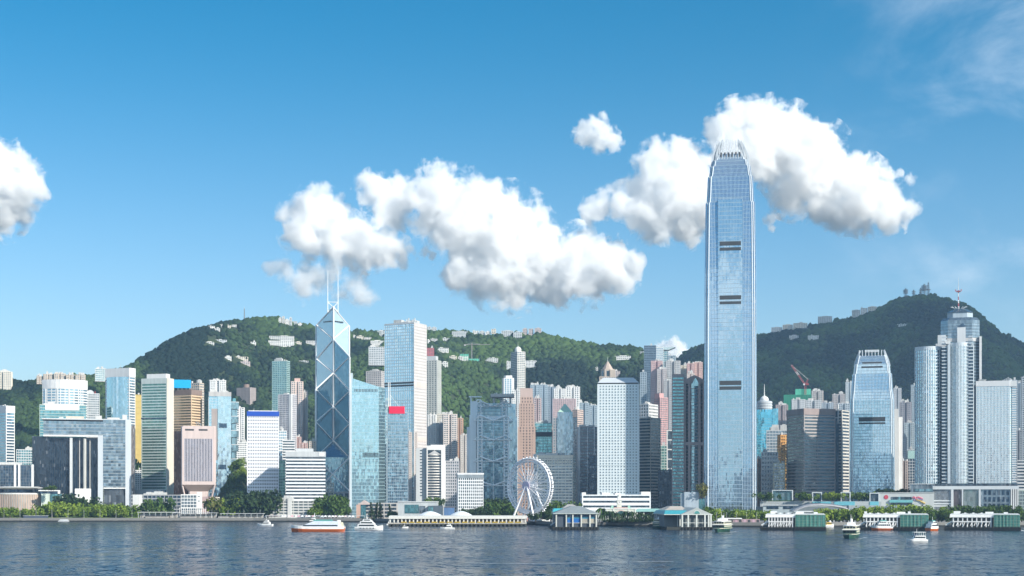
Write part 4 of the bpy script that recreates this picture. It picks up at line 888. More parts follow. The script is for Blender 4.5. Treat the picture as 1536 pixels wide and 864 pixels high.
def build_braced():
    """square tower of four triangular shafts ending at different heights, braced in white"""
    s = Site('braced_tower', 'tall dark blue tower of triangular shafts with white diagonal bracing and twin masts', 'skyscraper', 474, 524, 455, 2130, d=51)
    w = s.w/2; d = s.d/2; O = (s.x(500), 0.0); NW = (-w,-d); NE = (w,-d); SW = (-w,d); SE = (w,d)
    for A, B, zo, zc, nm in ((NW,NE,660,686,'front'),(SW,NW,557,584,'side'),(NE,SE,506,535,'side'),(SE,SW,457,482,'rear')):
        za, zb_ = s.z(zo), s.z(zc)
        m = MB(); m.add([(O[0],O[1],0),(A[0],A[1],0),(B[0],B[1],0),(O[0],O[1],za),(A[0],A[1],zb_),(B[0],B[1],zb_)], [(0,2,1),(3,4,5),(0,1,4,3),(1,2,5,4),(2,0,3,5)])
        m.obj('shaft', G_BOC if nm != 'rear' else glass((.68,.80,.84), .55, .16, cell=(1.4,4), dark=.9, jit=.008), s.root)  # rear shaft: its brighter sky reflection is put into a paler glass colour
    e = .9
    def brace(a, b, t=1.5):
        MB().bar(a, b, t).obj('brace', wall((.78,.80,.82), .4, .04), s.root)
    def q(P_, py, out=.35):
        v = Vector((P_[0], P_[1], 0)); v2 = Vector((v.x, v.y, s.z(py)))
        n = Vector((v.x-O[0], v.y-O[1], 0)); 
        return v2 + (n.normalized()*out if n.length > 1 else Vector((0,-.9,0)))
    # corner and centre columns
    for c, t in ((NW,584),(NE,535),(SW,482),(SE,482)): brace(q(c, 765), q(c, t), 1.7)
    brace(Vector((O[0], O[1]-1.2, s.z(662))), Vector((O[0], O[1]-1.2, s.z(456))), 1.7)
    # planes seen above each lower shaft: O-SW / O-SE at the head, O-NW / O-NE below
    for A in (SW,): 
        for a, b in ((482,506),(534,506),(534,557)): brace(q(A, a, -.5)+Vector((0,-1,0)), q(O, b))
    for A in (SE,):
        for a, b in ((482,506),): brace(q(A, a, -.5)+Vector((0,-1,0)), q(O, b))
    for a, b in ((535,506),(535,557),(586,557),(586,608.5),(635,608.5),(635,660),(686,660)): brace(q(NE, a), q(O, b))
    for a, b in ((584,557),(584,608.5),(633,608.5),(633,660),(686,660)): brace(q(NW, a), q(O, b))
    brace(q(NW, 686), q(NE, 737)); brace(q(NE, 686), q(NW, 737)); brace(q(SE,482,-.3), q(O,457)); brace(q(SW,482,-.3), q(O,457)); 
    # stone foot
    MB().box(-w-.8, w+.8, -d-.8, d+.8, 0, s.z(737.5)).obj('stone_base', wall((.36,.37,.38)), s.root)
    for k in range(6): MB().box(-w+2+k*8.2, -w+7.5+k*8.2, -d-1, -d-.7, s.z(746), s.z(740)).obj('base_window', G_NAVY, s.root)
    for k in range(4): MB().box(-w+4+k*12, -w+10+k*12, -d-1, -d-.7, 1, s.z(750)).obj('base_window', G_NAVY, s.root)
    # sign slots near the head, masts with cross frame
    mb = MB()
    zo, zc = s.z(457), s.z(482)
    def roofp(u, v, h=.35):   # on the sloping head
        return None
    for sx in (-1, 1):
        for k in range(5):
            x0 = sx*(3+k*2.6); mb.box(min(x0, x0+sx*1.9)+O[0], max(x0, x0+sx*1.9)+O[0], abs(x0)*.95-1.2, abs(x0)*.95+2, s.z(479), s.z(477.6))
    mb.obj('louvre', M_DARK, s.root)
    mt = plain('white_mast', (.85,.86,.86), .4)
    pa = {}
    for px in (491.5, 507):
        base = Vector((s.x(px), 5, s.z(464.5))); top = Vector((s.x(px), 5, s.z(401)))
        MB().tube(base, top, .75, .45, 8).obj('mast', mt, s.root); pa[px] = base
    for a, b in (((491.5,449),(507,449)),((491.5,449),(500,457)),((507,449),(500,457)),((491.5,464),(500,455)),((507,464),(500,455))):
        MB().tube((s.x(a[0]), 5, s.z(a[1])), (s.x(b[0]), 5, s.z(b[1])), .55, n=6).obj('mast_frame', mt, s.root)
# ================================================================ the city, from the big wheel to the right edge
def crown_fins(root, half, z0, z1, n, lean, mat, th=.5, wd=2.2):
    """a ring of upright curved claws closing over a tower head"""
    def claw(px, py, ux, uy):
        mb = MB(); rings = []
        for k in range(7):
            t = k/6; inn = lean*(t**2.2); h = z0 + (z1-z0)*t; ww = wd*(1-.55*t)
            cx, cy = px - ux*inn, py - uy*inn; tx, ty = -uy, ux
            rings.append([(cx-ux*ww-tx*th, cy-uy*ww-ty*th, h), (cx-tx*th, cy-ty*th, h), (cx+tx*th, cy+ty*th, h), (cx-ux*ww+tx*th, cy-uy*ww+ty*th, h)])
        mb.loft(rings).obj('crown_fin', mat, root)
    for k in range(n):
        a = -half + 2*half*(k+.5)/n
        claw(a, -half*1.0, 0, -1); claw(half, a, 1, 0); claw(-half, a, -1, 0)
        if k % 2 == 0: claw(a, half, 0, 1)
def grown_tower(s, prof, G, nf, n_mul, fins_m, notch=.14, mid=None, midw=.6, midtop=None):
    """tapering square tower with cut corners: glass tiers, floor bands, mullions; prof = [(z, half width)] from the foot up"""
    def plan(h):
        c = h*notch
        return [(-h+c,-h),(h-c,-h),(h-c,-h+c*.55),(h-c*.55,-h+c*.55),(h-c*.55,-h+c),(h,-h+c),(h,h-c),(h-c*.55,h-c),(h-c*.55,h-c*.55),(h-c,h-c*.55),(h-c,h),(-h+c,h),(-h+c,h-c*.55),(-h+c*.55,h-c*.55),(-h+c*.55,h-c),(-h,h-c),(-h,-h+c),(-h+c*.55,-h+c),(-h+c*.55,-h+c*.55),(-h+c,-h+c*.55)]
    for (z0, h0), (z1, h1) in zip(prof, prof[1:]):
        if z1 - z0 < .1: continue
        MB().prism(plan(h0), z0, z1, poly1=plan(h1)).obj('glazing_tier', G, s.root)
    H = prof[-1][0]; hw = lambda z: float(np.interp(z, [p[0] for p in prof], [p[1] for p in prof]))
    mb = MB()
    for k in range(1, nf):
        z = H*k/nf; h = hw(z); mb.ring(offset(plan(h), .14), offset(plan(h), -.3), z, z+.5)
    mb.obj('floor_bands', wall((.24,.35,.44), .35, .05), s.root)
    mb = MB()
    for (z0, h0), (z1, h1) in zip(prof, prof[1:]):
        if z1 - z0 < .1: continue
        for k in range(n_mul+1):
            t = -1 + 2*k/n_mul; 
            if abs(t) > 1-notch*.9: continue
            for A in (0, 1, 2):
                a0 = (t*h0, -h0-.12) if A == 0 else ((h0+.12, t*h0) if A == 1 else (-h0-.12, t*h0)); a1 = (t*h1, -h1-.12) if A == 0 else ((h1+.12, t*h1) if A == 1 else (-h1-.12, t*h1))
                mb.bar((*a0, z0), (*a1, z1), .26)
    mb.obj('mullions', wall((.52,.62,.70), .35, .05), s.root)
    mb = []
    for (z0, h0), (z1, h1) in zip(prof, prof[1:]):
        if z1 - z0 < .1: continue
        for sx in (-1, 1):
            for off in (notch, notch*.45): m = MB(); m.bar((sx*h0*(1-off), -h0-.15 if off == notch else -h0*(1-notch*.55), z0), (sx*h1*(1-off), -h1-.15 if off == notch else -h1*(1-notch*.55), z1), .9); m.obj('corner_fin', fins_m, s.root)
    return hw
def build_right():
    # --- bank with ladder masts and hung trusses
    s = Site('truss_hung_tower', 'grey steel office building hung from ladder masts and V shaped trusses', 'office tower', 700, 779, 590, 1800, d=50)
    y0 = -s.d/2; ST = wall((.66,.70,.73), .45, .06); GL = glass((.20,.32,.39), .7, .07, cell=(2.4,3.9), dark=.55, litn=.14); GP = glass((.42,.54,.60), .75, .1, cell=(2.4,3.9), dark=.7)
    MB().box(s.x(715), s.x(762), y0+2, y0+24, 0, s.z(626)).obj('front_glazing', GL, s.root)
    MB().box(s.x(712), s.x(768), y0+24.1, s.d/2-6, 0, s.z(603)).obj('rear_glazing', GL, s.root)
    for a, b, t, yy in ((704,714.5,622,3),(700,707,640,10),(705,716,600,20),(763.3,769,640,4),(769.2,776,625,10),(762,774,604,22)):
        MB().box(s.x(a), s.x(b), y0+yy, y0+yy+14, 0, s.z(t)).obj('service_tower', GP if a > 750 else wall((.66,.72,.76), .45, .06), s.root)
    nfl = 38; mb = MB()
    for k in range(nfl):
        z = k*3.9+5; 
        if z < s.z(628): mb.box(s.x(715)+.05, s.x(762)-.05, y0+1.6, y0+2.1, z, z+.6)
        if s.z(628) < z < s.z(605): mb.box(s.x(716), s.x(762), y0+23.8, y0+24.2, z, z+.5)
    mb.obj('floor_bands', wall((.24,.31,.35)), s.root)
    def ladder(px, t, yy, wd=5.2):
        x = s.x(px); root = MB(); 
        for dx in (-wd/2, wd/2): root.bar((x+dx, yy, 0), (x+dx, yy, s.z(t)), 1.5)
        o = root.obj('mast', wall((.80,.83,.85), .4, .05), s.root)
        r = MB(); z = 4
        while z < s.z(t): r.bar((x-wd/2, yy, z), (x+wd/2, yy, z), 1.0); z += 3.9
        r.obj('rungs', wall((.80,.83,.85), .4, .05), o)
    ladder(720, 623, y0+.5); ladder(759.5, 623, y0+.5); ladder(718, 598, y0+22); ladder(756.5, 598, y0+22)
    W_ = wall((.80,.83,.85), .4, .05)
    def vtruss(ya, yb, yy, L=720, R_=759.5, M_=740):
        m = MB(); m.bar((s.x(L), yy, s.z(ya)), (s.x(M_), yy, s.z(yb)), 1.5); m.bar((s.x(R_), yy, s.z(ya)), (s.x(M_), yy, s.z(yb)), 1.5); m.bar((s.x(L-9), yy, s.z(yb)), (s.x(R_+9), yy, s.z(yb)), .8)
        m.bar((s.x(L), yy, s.z(ya)), (s.x(L-9), yy, s.z(yb)), .9); m.bar((s.x(R_), yy, s.z(ya)), (s.x(R_+9), yy, s.z(yb)), .9); m.obj('truss', W_, s.root)
    for a, b, yy in ((623,631,y0-.2),(653,660,y0-.2),(685,692,y0-.2),(721.5,728.5,y0-.2),(600,608,y0+21.3)): vtruss(a, b, yy)
    MB().bar((s.x(740), y0-.2, 0), (s.x(740), y0-.2, s.z(631)), .6).obj('hanger', W_, s.root)
    MB().box(s.x(731), s.x(752), y0+1.2, y0+1.9, s.z(629), s.z(624)).obj('panel', ST, s.root)
    MB().box(s.x(736), s.x(771.5), y0+8, y0+34, s.z(594.5), s.z(590)).obj('helipad', wall((.46,.44,.43)), s.root)
    for px in (741, 752, 766): MB().box(s.x(px)-1.4, s.x(px)+1.4, y0+26, y0+29, s.z(603), s.z(594.6)).obj('helipad_leg', ST, s.root)
    mb = MB().bar((s.x(706), y0+24, s.z(600)), (s.x(706), y0+24, s.z(594)), 1.5); mb.box(s.x(703), s.x(722.5), y0+22, y0+26, s.z(594), s.z(592.3)); mb.obj('roof_crane', ST, s.root)
    mb = MB()
    for k in range(6): mb.box(s.x(738+k*3), s.x(740+k*3), y0+28, y0+33, s.z(590), s.z(588.5-k%3*1.2))
    mb.obj('roof_room', M_PLANT, s.root)
    # --- behind it
    s = res('white and blue cylindrical looking tower just above the helipad', 753, 771, 567, 2150, gm=G_BLUE, fp='chamf', sp=.2, bay=4, pier=1.6, np_=0); MB().prism(chamf(s.w*.7, s.d*.7, 3), s.H-.5, s.H+4).obj('roof_room', WHITE, s.root)
    s = res('tallest cream apartment tower on the slope with a rounded white head and spire', 766, 788, 527, 2420, wm=wall((.66,.63,.58)), C=776, rz=28, fp='rect', sp=.42, bay=4, pier=.6, np_=1)
    MB().lathe([(5.5,0),(5.5,5),(4,8),(.3,10)], 0, 0, 16).obj('lantern', WHITE, s.root, (0,0,s.H-.2)); MB().tube((0,0,s.H+9), (0,0,s.H+17), .35, .12).obj('spire', M_STEEL, s.root)
    res('white apartment tower low behind the right end of the truss hung bank', 766, 783, 585, 2060, np_=2); res('white apartment block on the slope right of the tall cream tower', 788, 805, 541, 2750, fp='rect', np_=1, hp=12); res('white apartment block half behind the tall cream tower on its left', 760, 768, 542, 2750, fp='rect', np_=1, hp=14)
    # --- pink brown stepped tower
    s = Site('stepped_tower', 'slim pinkish brown stone tower stepping in towards a plain flat head', 'office tower', 777, 803, 582, 1860, d=26)
    SM = wall((.50,.36,.30), .6, .1); SG = glass((.10,.09,.10), .4, .15)
    for a, b, z_0, z_1, dd in ((777,803,0,s.z(641),26),(778.5,801.5,s.z(641),s.z(606),22),(780,799.5,s.z(606),s.z(596),18)):
        sub = [(s.x(a),-dd/2),(s.x(b),-dd/2),(s.x(b),dd/2),(s.x(a),dd/2)]
        tower(s.root, sub, z_0, z_1, SM, SG, fl=3.7, sp=.5, bay=4.2, pier=2.3, each=True, cap=.6)
    MB().box(s.x(780.3), s.x(799.2), -8.6, 8.6, s.z(596), s.H).obj('head_block', wall((.52,.40,.36), .6, .08), s.root)
    for a, b in ((777,781),(799,803)): MB().box(s.x(a)-.2, s.x(b)+.2, -13.4, -8, 0, s.z(650)).obj('corner_pier', SM, s.root)
    # --- residential and office towers between
    for i, (a, b, t, w_) in enumerate(((795,810,577,BLUEGREY),(809,822,577,BLUEGREY),(820,834,580,wall((.28,.34,.40))))):
        res(('blue grey apartment tower behind the pinkish brown stepped tower, leftmost of three', 'blue grey apartment tower, middle one of three above the teal glass block', 'darker blue grey apartment tower, rightmost of three above the teal glass block')[i], a, b, t, 2330, wm=w_, gm=glass((.16,.26,.34), .5, .1, cell=(1.6,3), dark=.5), group='blue grey apartment towers on the slope foot')
    res('pinkish apartment tower right beside the stepped pinkish brown tower', 800, 812, 597, 2100, wm=wall((.50,.40,.40)))
    s = bld('office_block', 'teal glass office block with a dark band across its middle', 'office block', 802, 828, 634, 1960, wall((.34,.44,.44)), G_TEAL, fl=4, sp=.2, bay=6, pier=.4, np_=3); MB().box(s.x(801.5), s.x(828.5), -s.d/2-.5, -s.d/2+1, s.z(655), s.z(648)).obj('refuge_floor', M_DARK, s.root)
    res('white apartment tower with dark glass corners behind the pink block, left of a pair', 830, 849, 583, 2240, gm=G_NAVY, sp=.4, bay=4, pier=1.6, fp='cross', np_=3); res('white apartment tower with dark glass corners behind the pink block, right of a pair', 848, 870, 580, 2260, gm=G_NAVY, sp=.4, bay=4, pier=1.6, fp='cross', np_=3)
    res('broad pink apartment block behind the green pyramid roof', 829, 864, 598, 2120, wm=wall((.52,.40,.41)), fp='rect', bay=3, pier=1.3)
    s = bld('office_tower', 'grey glass and stone tower under a pale green pyramid roof', 'office tower', 829, 866, 626, 1940, wall((.36,.35,.35)), G_GREY, fl=3.7, sp=.3, bay=3.2, pier=1.0, each=True, np_=0)
    MB().box(s.x(836), s.x(859), -s.d/2-1.5, s.d/2-2, 0, s.z(618)).obj('centre_glazing', glass((.36,.46,.52), .8, .08, dark=.6), s.root)
    MB().loft([[(s.x(837),-s.d/2-1,s.z(618)),(s.x(858),-s.d/2-1,s.z(618)),(s.x(858),s.d/2-3,s.z(618)),(s.x(837),s.d/2-3,s.z(618))],[(s.x(846.5),-2,s.z(605)),(s.x(848.5),-2,s.z(605)),(s.x(848.5),2,s.z(605)),(s.x(846.5),2,s.z(605))]]).obj('pyramid_roof', plain('copper_green', (.42,.62,.50), .5), s.root)
    res('sunlit pink beige block right of the green pyramid roof', 858, 875, 614, 2030, wm=wall((.62,.48,.42)), C=866, rz=-30, fp='rect', pier=.3, sp=.5)
    for i, (a, b, t) in enumerate(((868,884,604),(883,897,608))): res(('grey apartment tower behind the fin striped dark tower, left of two', 'grey apartment tower touching the white porthole tower, right of two')[i], a, b, t, 2260, wm=BLUEGREY, group='grey apartment towers left of the porthole tower')
    s = bld('hotel', 'white hotel with rows of balconies standing behind the big wheel', 'hotel', 806, 867, 683, 1690, wall((.80,.75,.66), .6, .08), G_GREY, fl=3.45, sp=.5, bay=4.2, pier=.5, each=True, d=26, C=859, rz=-12, np_=3, cap=2)
    MB().ring(offset(rect(s.w, s.d), .4), offset(rect(s.w, s.d), -1.5), s.z(687), s.z(682.6)).obj('parapet', CREAM, s.root)
    for k in range(13): MB().box(-s.w/2+3+k*(s.w-6)/12-.5, -s.w/2+3+k*(s.w-6)/12+.5, -s.d/2-.7, -s.d/2-.1, s.z(696), s.z(687.5)).obj('pilaster', CREAM, s.root)
    bld('office_block', 'small white block tucked between the hotel and the truss hung bank', 'office block', 800, 824, 681, 1760, WHITE, G_GREY, fl=3.6, sp=.5, np_=2)
    s = bld('office_tower', 'dark brown tower with tall white fins left of the porthole tower', 'office tower', 866, 898, 640, 1740, wall((.26,.23,.24)), G_DARK, fl=3.7, sp=.45, bay=60, pier=.5, each=True, np_=3)
    for px in (866.5, 868.5, 881, 891): MB().box(s.x(px), s.x(px+(1.6 if px < 880 else .9)), -s.d/2-.9, -s.d/2-.1, 0, s.H).obj('fin', WHITE, s.root)
    s = bld('office_block', 'lower dark glazed block half hidden by the porthole tower', 'office block', 884, 899, 683, 1700, wall((.12,.13,.15)), G_NAVY, fl=3.8, sp=.3, np_=1)
    # --- porthole tower
    s = Site('porthole_tower', 'pale blue grey tower covered in rows of round windows with a sloped roof cap', 'office tower', 896, 959, 576, 1640, d=46)
    MW = wall((.60,.67,.70), .5, .04); y0 = -s.d/2; z0 = s.z(742)
    MB().prism(rect(s.w, s.d), 0, s.H).obj('wall', MW, s.root)
    nr, nc = 38, 13; GR = glass((.28,.36,.41), .55, .12, dark=.5, litn=.1); p = s.dx(58)/nc; rw = (s.H-z0)/(nr+.6)
    ring = [(math.cos(2*math.pi*k/10), math.sin(2*math.pi*k/10)) for k in range(10)]
    def port(gm_, fm_, side, u, z):
        def pt(r, k, out):
            xx, zz = u + r*ring[k][0], z + r*ring[k][1]
            return (xx, y0-out, zz) if side == 0 else (s.w/2+out, xx, zz)
        gm_.add([pt(.88, k, .06) for k in range(10)], [tuple(range(10))])
        fm_.add([pt(.88, k, .16) for k in range(10)] + [pt(1.05, k, .16) for k in range(10)] + [pt(1.1, k, 0) for k in range(10)], [(k,(k+1)%10,10+(k+1)%10,10+k) for k in range(10)] + [(10+k,10+(k+1)%10,20+(k+1)%10,20+k) for k in range(10)])
    g1, f1, rest, restf = MB(), MB(), MB(), MB(); port(g1, f1, 0, 0, 0); me = g1.mesh('round_window', GR); me2 = f1.mesh('surround', MW)
    for k in range(nr):
        z = z0 + rw*(k+.8)
        for c in range(nc):
            if k < 6: o = mkobj('round_window', me, s.root, ((c-(nc-1)/2)*p, 0, z)); mkobj('surround', me2, o)
            else: port(rest, restf, 0, (c-(nc-1)/2)*p, z)
        for c in range(11): port(rest, restf, 1, (c-5)*p*.92, z)
    tag(rest.obj('round_windows', GR, s.root), kind='stuff'); tag(restf.obj('window_surrounds', MW, s.root), kind='stuff')
    MB().box(-s.w/2-.3, s.w/2+.3, y0-.3, s.d/2+.3, z0+rw*10.3-.1, z0+rw*10.3+.1).obj('string_course', MW, s.root)
    a = rect(s.w*.985, s.d*.985); b = rect(s.w*.72, s.d*.6)
    MB().prism(rect(s.w*.92, s.d*.92), s.H, s.z(574)).obj('roof_gap', M_DARK, s.root)
    MB().prism(a, s.z(574), s.z(565.5), poly1=b).obj('sloped_roof', wall((.52,.56,.60), .5, .05), s.root)
    MB().box(-s.w/2-3, s.w/2+4, y0-3, s.d/2, 0, s.z(744)).obj('podium', PALEGREY, s.root)
    s = Site('office_tower', 'beige stone tower whose stepped pointed head shows above the porthole tower', 'office tower', 899, 924, 553, 1900, d=26)
    SB = wall((.50,.43,.37), .6, .1); tower(s.root, rect(s.w, s.d), 0, s.z(566), SB, SG, fl=3.7, sp=.5, bay=3, pier=1.4, each=False, roof=False)
    MB().prism(chamf(s.w*.82, s.d*.82, 5), s.z(566), s.z(553)).obj('upper_tier', SB, s.root); MB().prism(chamf(s.w*.66, s.d*.66, 4.6), s.z(553), s.z(541), poly1=chamf(2, 2, .5)).obj('pointed_roof', wall((.44,.36,.31)), s.root)
    for sx in (-.3, 0, .3): MB().box(s.w*sx-1.2, s.w*sx+1.2, -s.d*.41-.25, -s.d*.41+.2, s.z(564), s.z(556)).obj('arched_window', G_DARK, s.root)
    MB().tube((0,0,s.z(542)), (0,0,s.z(534)), .35, .12).obj('spire', M_STEEL, s.root)
    MB().box(s.x(915), s.x(923), -s.d/2-.4, 4, s.z(566), s.z(554.5)).obj('side_turret', SB, s.root)
    # post office
    s = bld('post_office', 'long low white building with ribbon windows in front of the porthole tower', 'office block', 873, 976, 742, 1500, wall((.78,.80,.82), .5, .05), G_DARK, fl=4.6, sp=.55, bay=50, pier=1.2, each=True, d=34, np_=0, cap=1.2)
    for a, b, t in ((873,879,740),(903,915,740),(962,976,739),(923,931,741)): MB().box(s.x(a), s.x(b), -s.d/2+1, s.d/2-4, s.H-1, s.z(t)+1).obj('roof_room', WHITE, s.root)
    MB().box(s.x(885), s.x(960), -s.d/2-10, -s.d/2-.6, 0, s.z(765)).obj('porch', PALEGREY, s.root)
    # --- slope towers between porthole tower and the tall skyscraper
    s = res('dark blue apartment tower under a cantilevered sail roof, tallest on the slope here', 966, 984, 518, 2480, wm=wall((.16,.22,.28)), gm=G_NAVY, fp='rect', sp=.4, pier=.5, np_=1)
    res('lower blue grey wing left of the tall dark apartment tower', 960, 970, 558, 2440, wm=BLUEGREY, gm=G_NAVY, fp='rect', np_=1); res('white edged side tower right of the dark sail roofed apartment tower', 982, 995, 521, 2500, wm=WHITE, gm=G_BLUE, sp=.3, fp='rect', np_=0)
    s = bld('viewing_terrace', 'pale glass viewing building with a wide wing shaped flat roof', 'viewing building', 990, 1002, 526, 2620, PALEGREY, G_TEAL, fl=4, sp=.2, np_=0)
    MB().loft([[(s.x(980), -8, s.z(520)), (s.x(1013), -8, s.z(521)), (s.x(1013), 12, s.z(521)), (s.x(980), 12, s.z(520))], [(s.x(984), -8, s.z(524.5)), (s.x(1003), -8, s.z(525)), (s.x(1003), 12, s.z(525)), (s.x(984), 12, s.z(524.5))]][::-1]).obj('wing_roof', wall((.45,.56,.58)), s.root)
    res('small dark apartment tower peeping right of the wing shaped roof', 1001, 1014, 533, 2560, wm=BLUEGREY, np_=1)
    for i, (a, b, t, Y, w_) in enumerate(((976,994,541,2340,wall((.56,.40,.40))),(985,1000,553,2280,wall((.50,.46,.46))),(998,1021,541,2320,wall((.48,.48,.48))),(1018,1031,548,2400,CREAM),(1030,1042,545,2380,wall((.56,.38,.36))),(1040,1054,543,2390,PINK),(995,1009,570,2250,wall((.42,.43,.44))))):
        res(('pink topped apartment tower below the sail roofed dark tower', 'grey pink apartment tower with close vertical bays below the wing shaped roof', 'grey apartment tower with white bays left of the cream one', 'cream apartment tower peeping above the gabled glass tower', 'rose apartment tower just left of the pink one beside the tallest skyscraper', 'pink apartment tower right against the tallest skyscraper', 'grey apartment tower with a framed sky bridge left of the gabled glass tower')[i], a, b, t, Y, wm=w_, np_=2, bay=2.8, pier=1.3)
    s = res('deep pink gridded apartment tower with a stepped head', 981, 1002, 596, 2000, wm=wall((.58,.34,.33)), C=990, rz=28, fp='rect', bay=3, pier=.8, sp=.4, np_=1); MB().box(-s.w*.5, s.w*.05, -s.d*.4, s.d*.4, s.H-.3, s.H+6).obj('roof_house', wall((.58,.34,.33)), s.root)
    s = bld('office_tower', 'cream sided office tower with dark ribbon windows on its shaded front', 'office tower', 958, 991, 626, 1680, wall((.56,.50,.43), .6, .08), G_DARK, C=976, rz=-40, fl=3.6, sp=.46, bay=60, pier=.6, each=True, np_=1)
    s2 = Site('white_block', 'white block with a square window grid rising behind the cream sided office tower', 'office tower', 957, 987, 606, 1740, C=973, rz=-35)
    tower(s2.root, rect(s2.w, s2.d), 0, s2.H-1, WHITE, G_DARK, fl=3.8, sp=.4, bay=3.4, pier=1.0, each=True); plant(s2.root, s2.w, s2.d, s2.H-1, 4, 2)
    bld('office_tower', 'slim grey green glazed tower in the gap left of the gabled glass tower', 'office tower', 988, 1001, 668, 1800, GREENGREY, G_GREEN, fl=3.6, sp=.35, np_=1)
    bld('office_block', 'near black low tower in the gap beside the gabled glass tower', 'office block', 987, 1009, 705, 1650, wall((.035,.045,.06)), glass((.03,.05,.08), .4, .15), fl=4, sp=.2, np_=1)
    s = bld('office_tower', 'narrow white lattice fronted tower squeezed beside the gabled glass tower', 'office tower', 1000, 1010, 645, 1720, WHITE, G_DARK, fl=11, sp=.12, bay=5.5, pier=1.3, d=16, np_=0)
    # --- gabled glass tower pair
    s = Site('gabled_tower', 'tower with a pink granite striped half and a rounded glass half under a pointed gable', 'office tower', 1007, 1056, 560, 1640, d=44); y0 = -s.d/2
    GM = wall((.40,.34,.33), .5, .1); GX = glass((.44,.62,.66), .85, .06, cell=(1.5,3.9), dark=.65)
    left = [(s.x(1008), y0), (s.x(1026.5), y0), (s.x(1026.5), y0+30), (s.x(1008), y0+30)]
    tower(s.root, left, 0, s.z(566), GM, G_TEAL, fl=3.8, sp=.45, bay=60, pier=.9, each=True, cap=4)
    cx, r = s.x(1041.5), s.dx(14.5); pl = [(cx+r*math.cos(a), y0+11+r*.8*math.sin(a)) for a in [math.pi+math.pi*k/12 for k in range(13)]] + [(cx+r, y0+36), (cx-r, y0+36)]
    MB().prism(pl, 0, s.z(575)).obj('rounded_glazing', GX, s.root)
    mb = MB()
    for k in range(1, 41): mb.ring(offset(pl, .15), offset(pl, -.3), k*3.9, k*3.9+.7)
    mb.obj('floor_bands', GM, s.root)
    for px in (1027.2, 1055.6, 1034, 1049): MB().box(s.x(px)-1.3, s.x(px)+1.3, (y0+1.5 if px in (1027.2, 1055.6) else y0+1), y0+20, 0, s.z(566 if px == 1027.2 else 570)).obj('granite_pier', GM, s.root)
    MB().add([(cx-r-1, y0+3, s.z(575)), (cx+r+1, y0+3, s.z(575)), (cx+r+1, y0+3, s.z(570)), (cx, y0+3, s.z(562)), (cx-r-1, y0+3, s.z(570)), (cx-r-1, y0+34, s.z(575)), (cx+r+1, y0+34, s.z(575)), (cx+r+1, y0+34, s.z(570)), (cx, y0+34, s.z(562)), (cx-r-1, y0+34, s.z(570))], [(0,1,2,3,4),(9,8,7,6,5),(0,5,6,1),(1,6,7,2),(2,7,8,3),(3,8,9,4),(4,9,5,0)]).obj('gable', GM, s.root)
    MB().loft([[(cx-s.dx(5), y0+1.5, s.z(579)), (cx+s.dx(9), y0+1.5, s.z(579)), (cx+s.dx(9), y0+8, s.z(579)), (cx-s.dx(5), y0+8, s.z(579))], [(cx+s.dx(1), y0+1.5, s.z(567)), (cx+s.dx(2.2), y0+1.5, s.z(567)), (cx+s.dx(2.2), y0+8, s.z(567)), (cx+s.dx(1), y0+8, s.z(567))]]).obj('gable_glazing', GX, s.root)
    MB().box(s.x(1007)-.3, s.x(1056), y0+1.2, y0+26, s.z(668), s.z(663)).obj('refuge_floor', GM, s.root)
    s = Site('ventilation_block', 'plain blue grey box building at the foot of the tallest skyscraper', 'utility building', 1021, 1048, 738, 1480, d=22)
    MB().box(s.x(1026.5), s.x(1048), -11, 11, 0, s.H).obj('wall', wall((.40,.47,.53)), s.root); MB().box(s.x(1021), s.x(1026.4), -9, 9, 0, s.z(740)).obj('side_wing', wall((.34,.42,.48)), s.root); MB().box(s.x(1047.9)+.2, s.x(1057), -9, 9, 0, s.z(748)).obj('glazed_wing', G_TEAL, s.root)
    # --- the tallest skyscraper
    s = Site('tallest_skyscraper', 'tallest silver blue glass skyscraper tapering to a crown of curved white claws', 'skyscraper', 1055, 1136, 233, 1564, d=58)
    px2 = lambda a: s.dx(a)/2; C0 = -s.dx(1096-1092)
    G2 = glass((.31,.47,.61), .92, .05, cell=(1.5,4.2), dark=.88, jit=.008, litn=.03, wav=1.6)
    zz = s.z
    prof = [(0,px2(78)),(zz(520),px2(77)),(zz(400),px2(75.5)),(zz(302),px2(73)),(zz(301.9),px2(70)),(zz(262),px2(66.5)),(zz(261.9),px2(63)),(zz(246),px2(59)),(zz(245.9),px2(55)),(zz(236),px2(51)),(zz(235.9),px2(46)),(zz(226),px2(40))]
    hw = grown_tower(s, prof, G2, 88, 34, wall((.66,.71,.75), .4, .05))
    for a, b in ((362,368),(371,375.5),(443,449),(452,456),(571,577.5),(579.5,584.5)):
        h = hw(zz(a)); MB().box(-h*.42, h*.42, -px2(75.5)-1.7, -h+.3, zz(b), zz(a)).obj('louvre_band', M_DARK, s.root)
    zt = 226
    mc = plain('white_crown', (.56,.60,.64), .35)
    crown_fins(s.root, px2(45), zz(236), zz(204), 11, 7.5, mc, .36, 2.6)
    MB().box(-px2(36), px2(36), -px2(75.5)-1.2, -px2(75.5)+3, 0, zz(299)).obj('centre_bay', glass((.46,.60,.69), .92, .05, cell=(1.5,4.2), dark=.9, jit=.009, litn=.05, wav=1.6), s.root); mb = MB()  # paler glass than the tiers: a lighter reflection put into the colour
    for k in range(17): mb.box(-px2(36)+k*px2(4.5)-.12, -px2(36)+k*px2(4.5)+.12, -px2(75.5)-1.35, -px2(75.5)-1.1, 0, zz(299))
    for k in range(1, 76): mb.box(-px2(36)-.05, px2(36)+.05, -px2(75.5)-1.32, -px2(75.5)-1.1, k*4.68, k*4.68+.5)
    mb.obj('centre_grid', wall((.34,.45,.53), .35, .05), s.root)
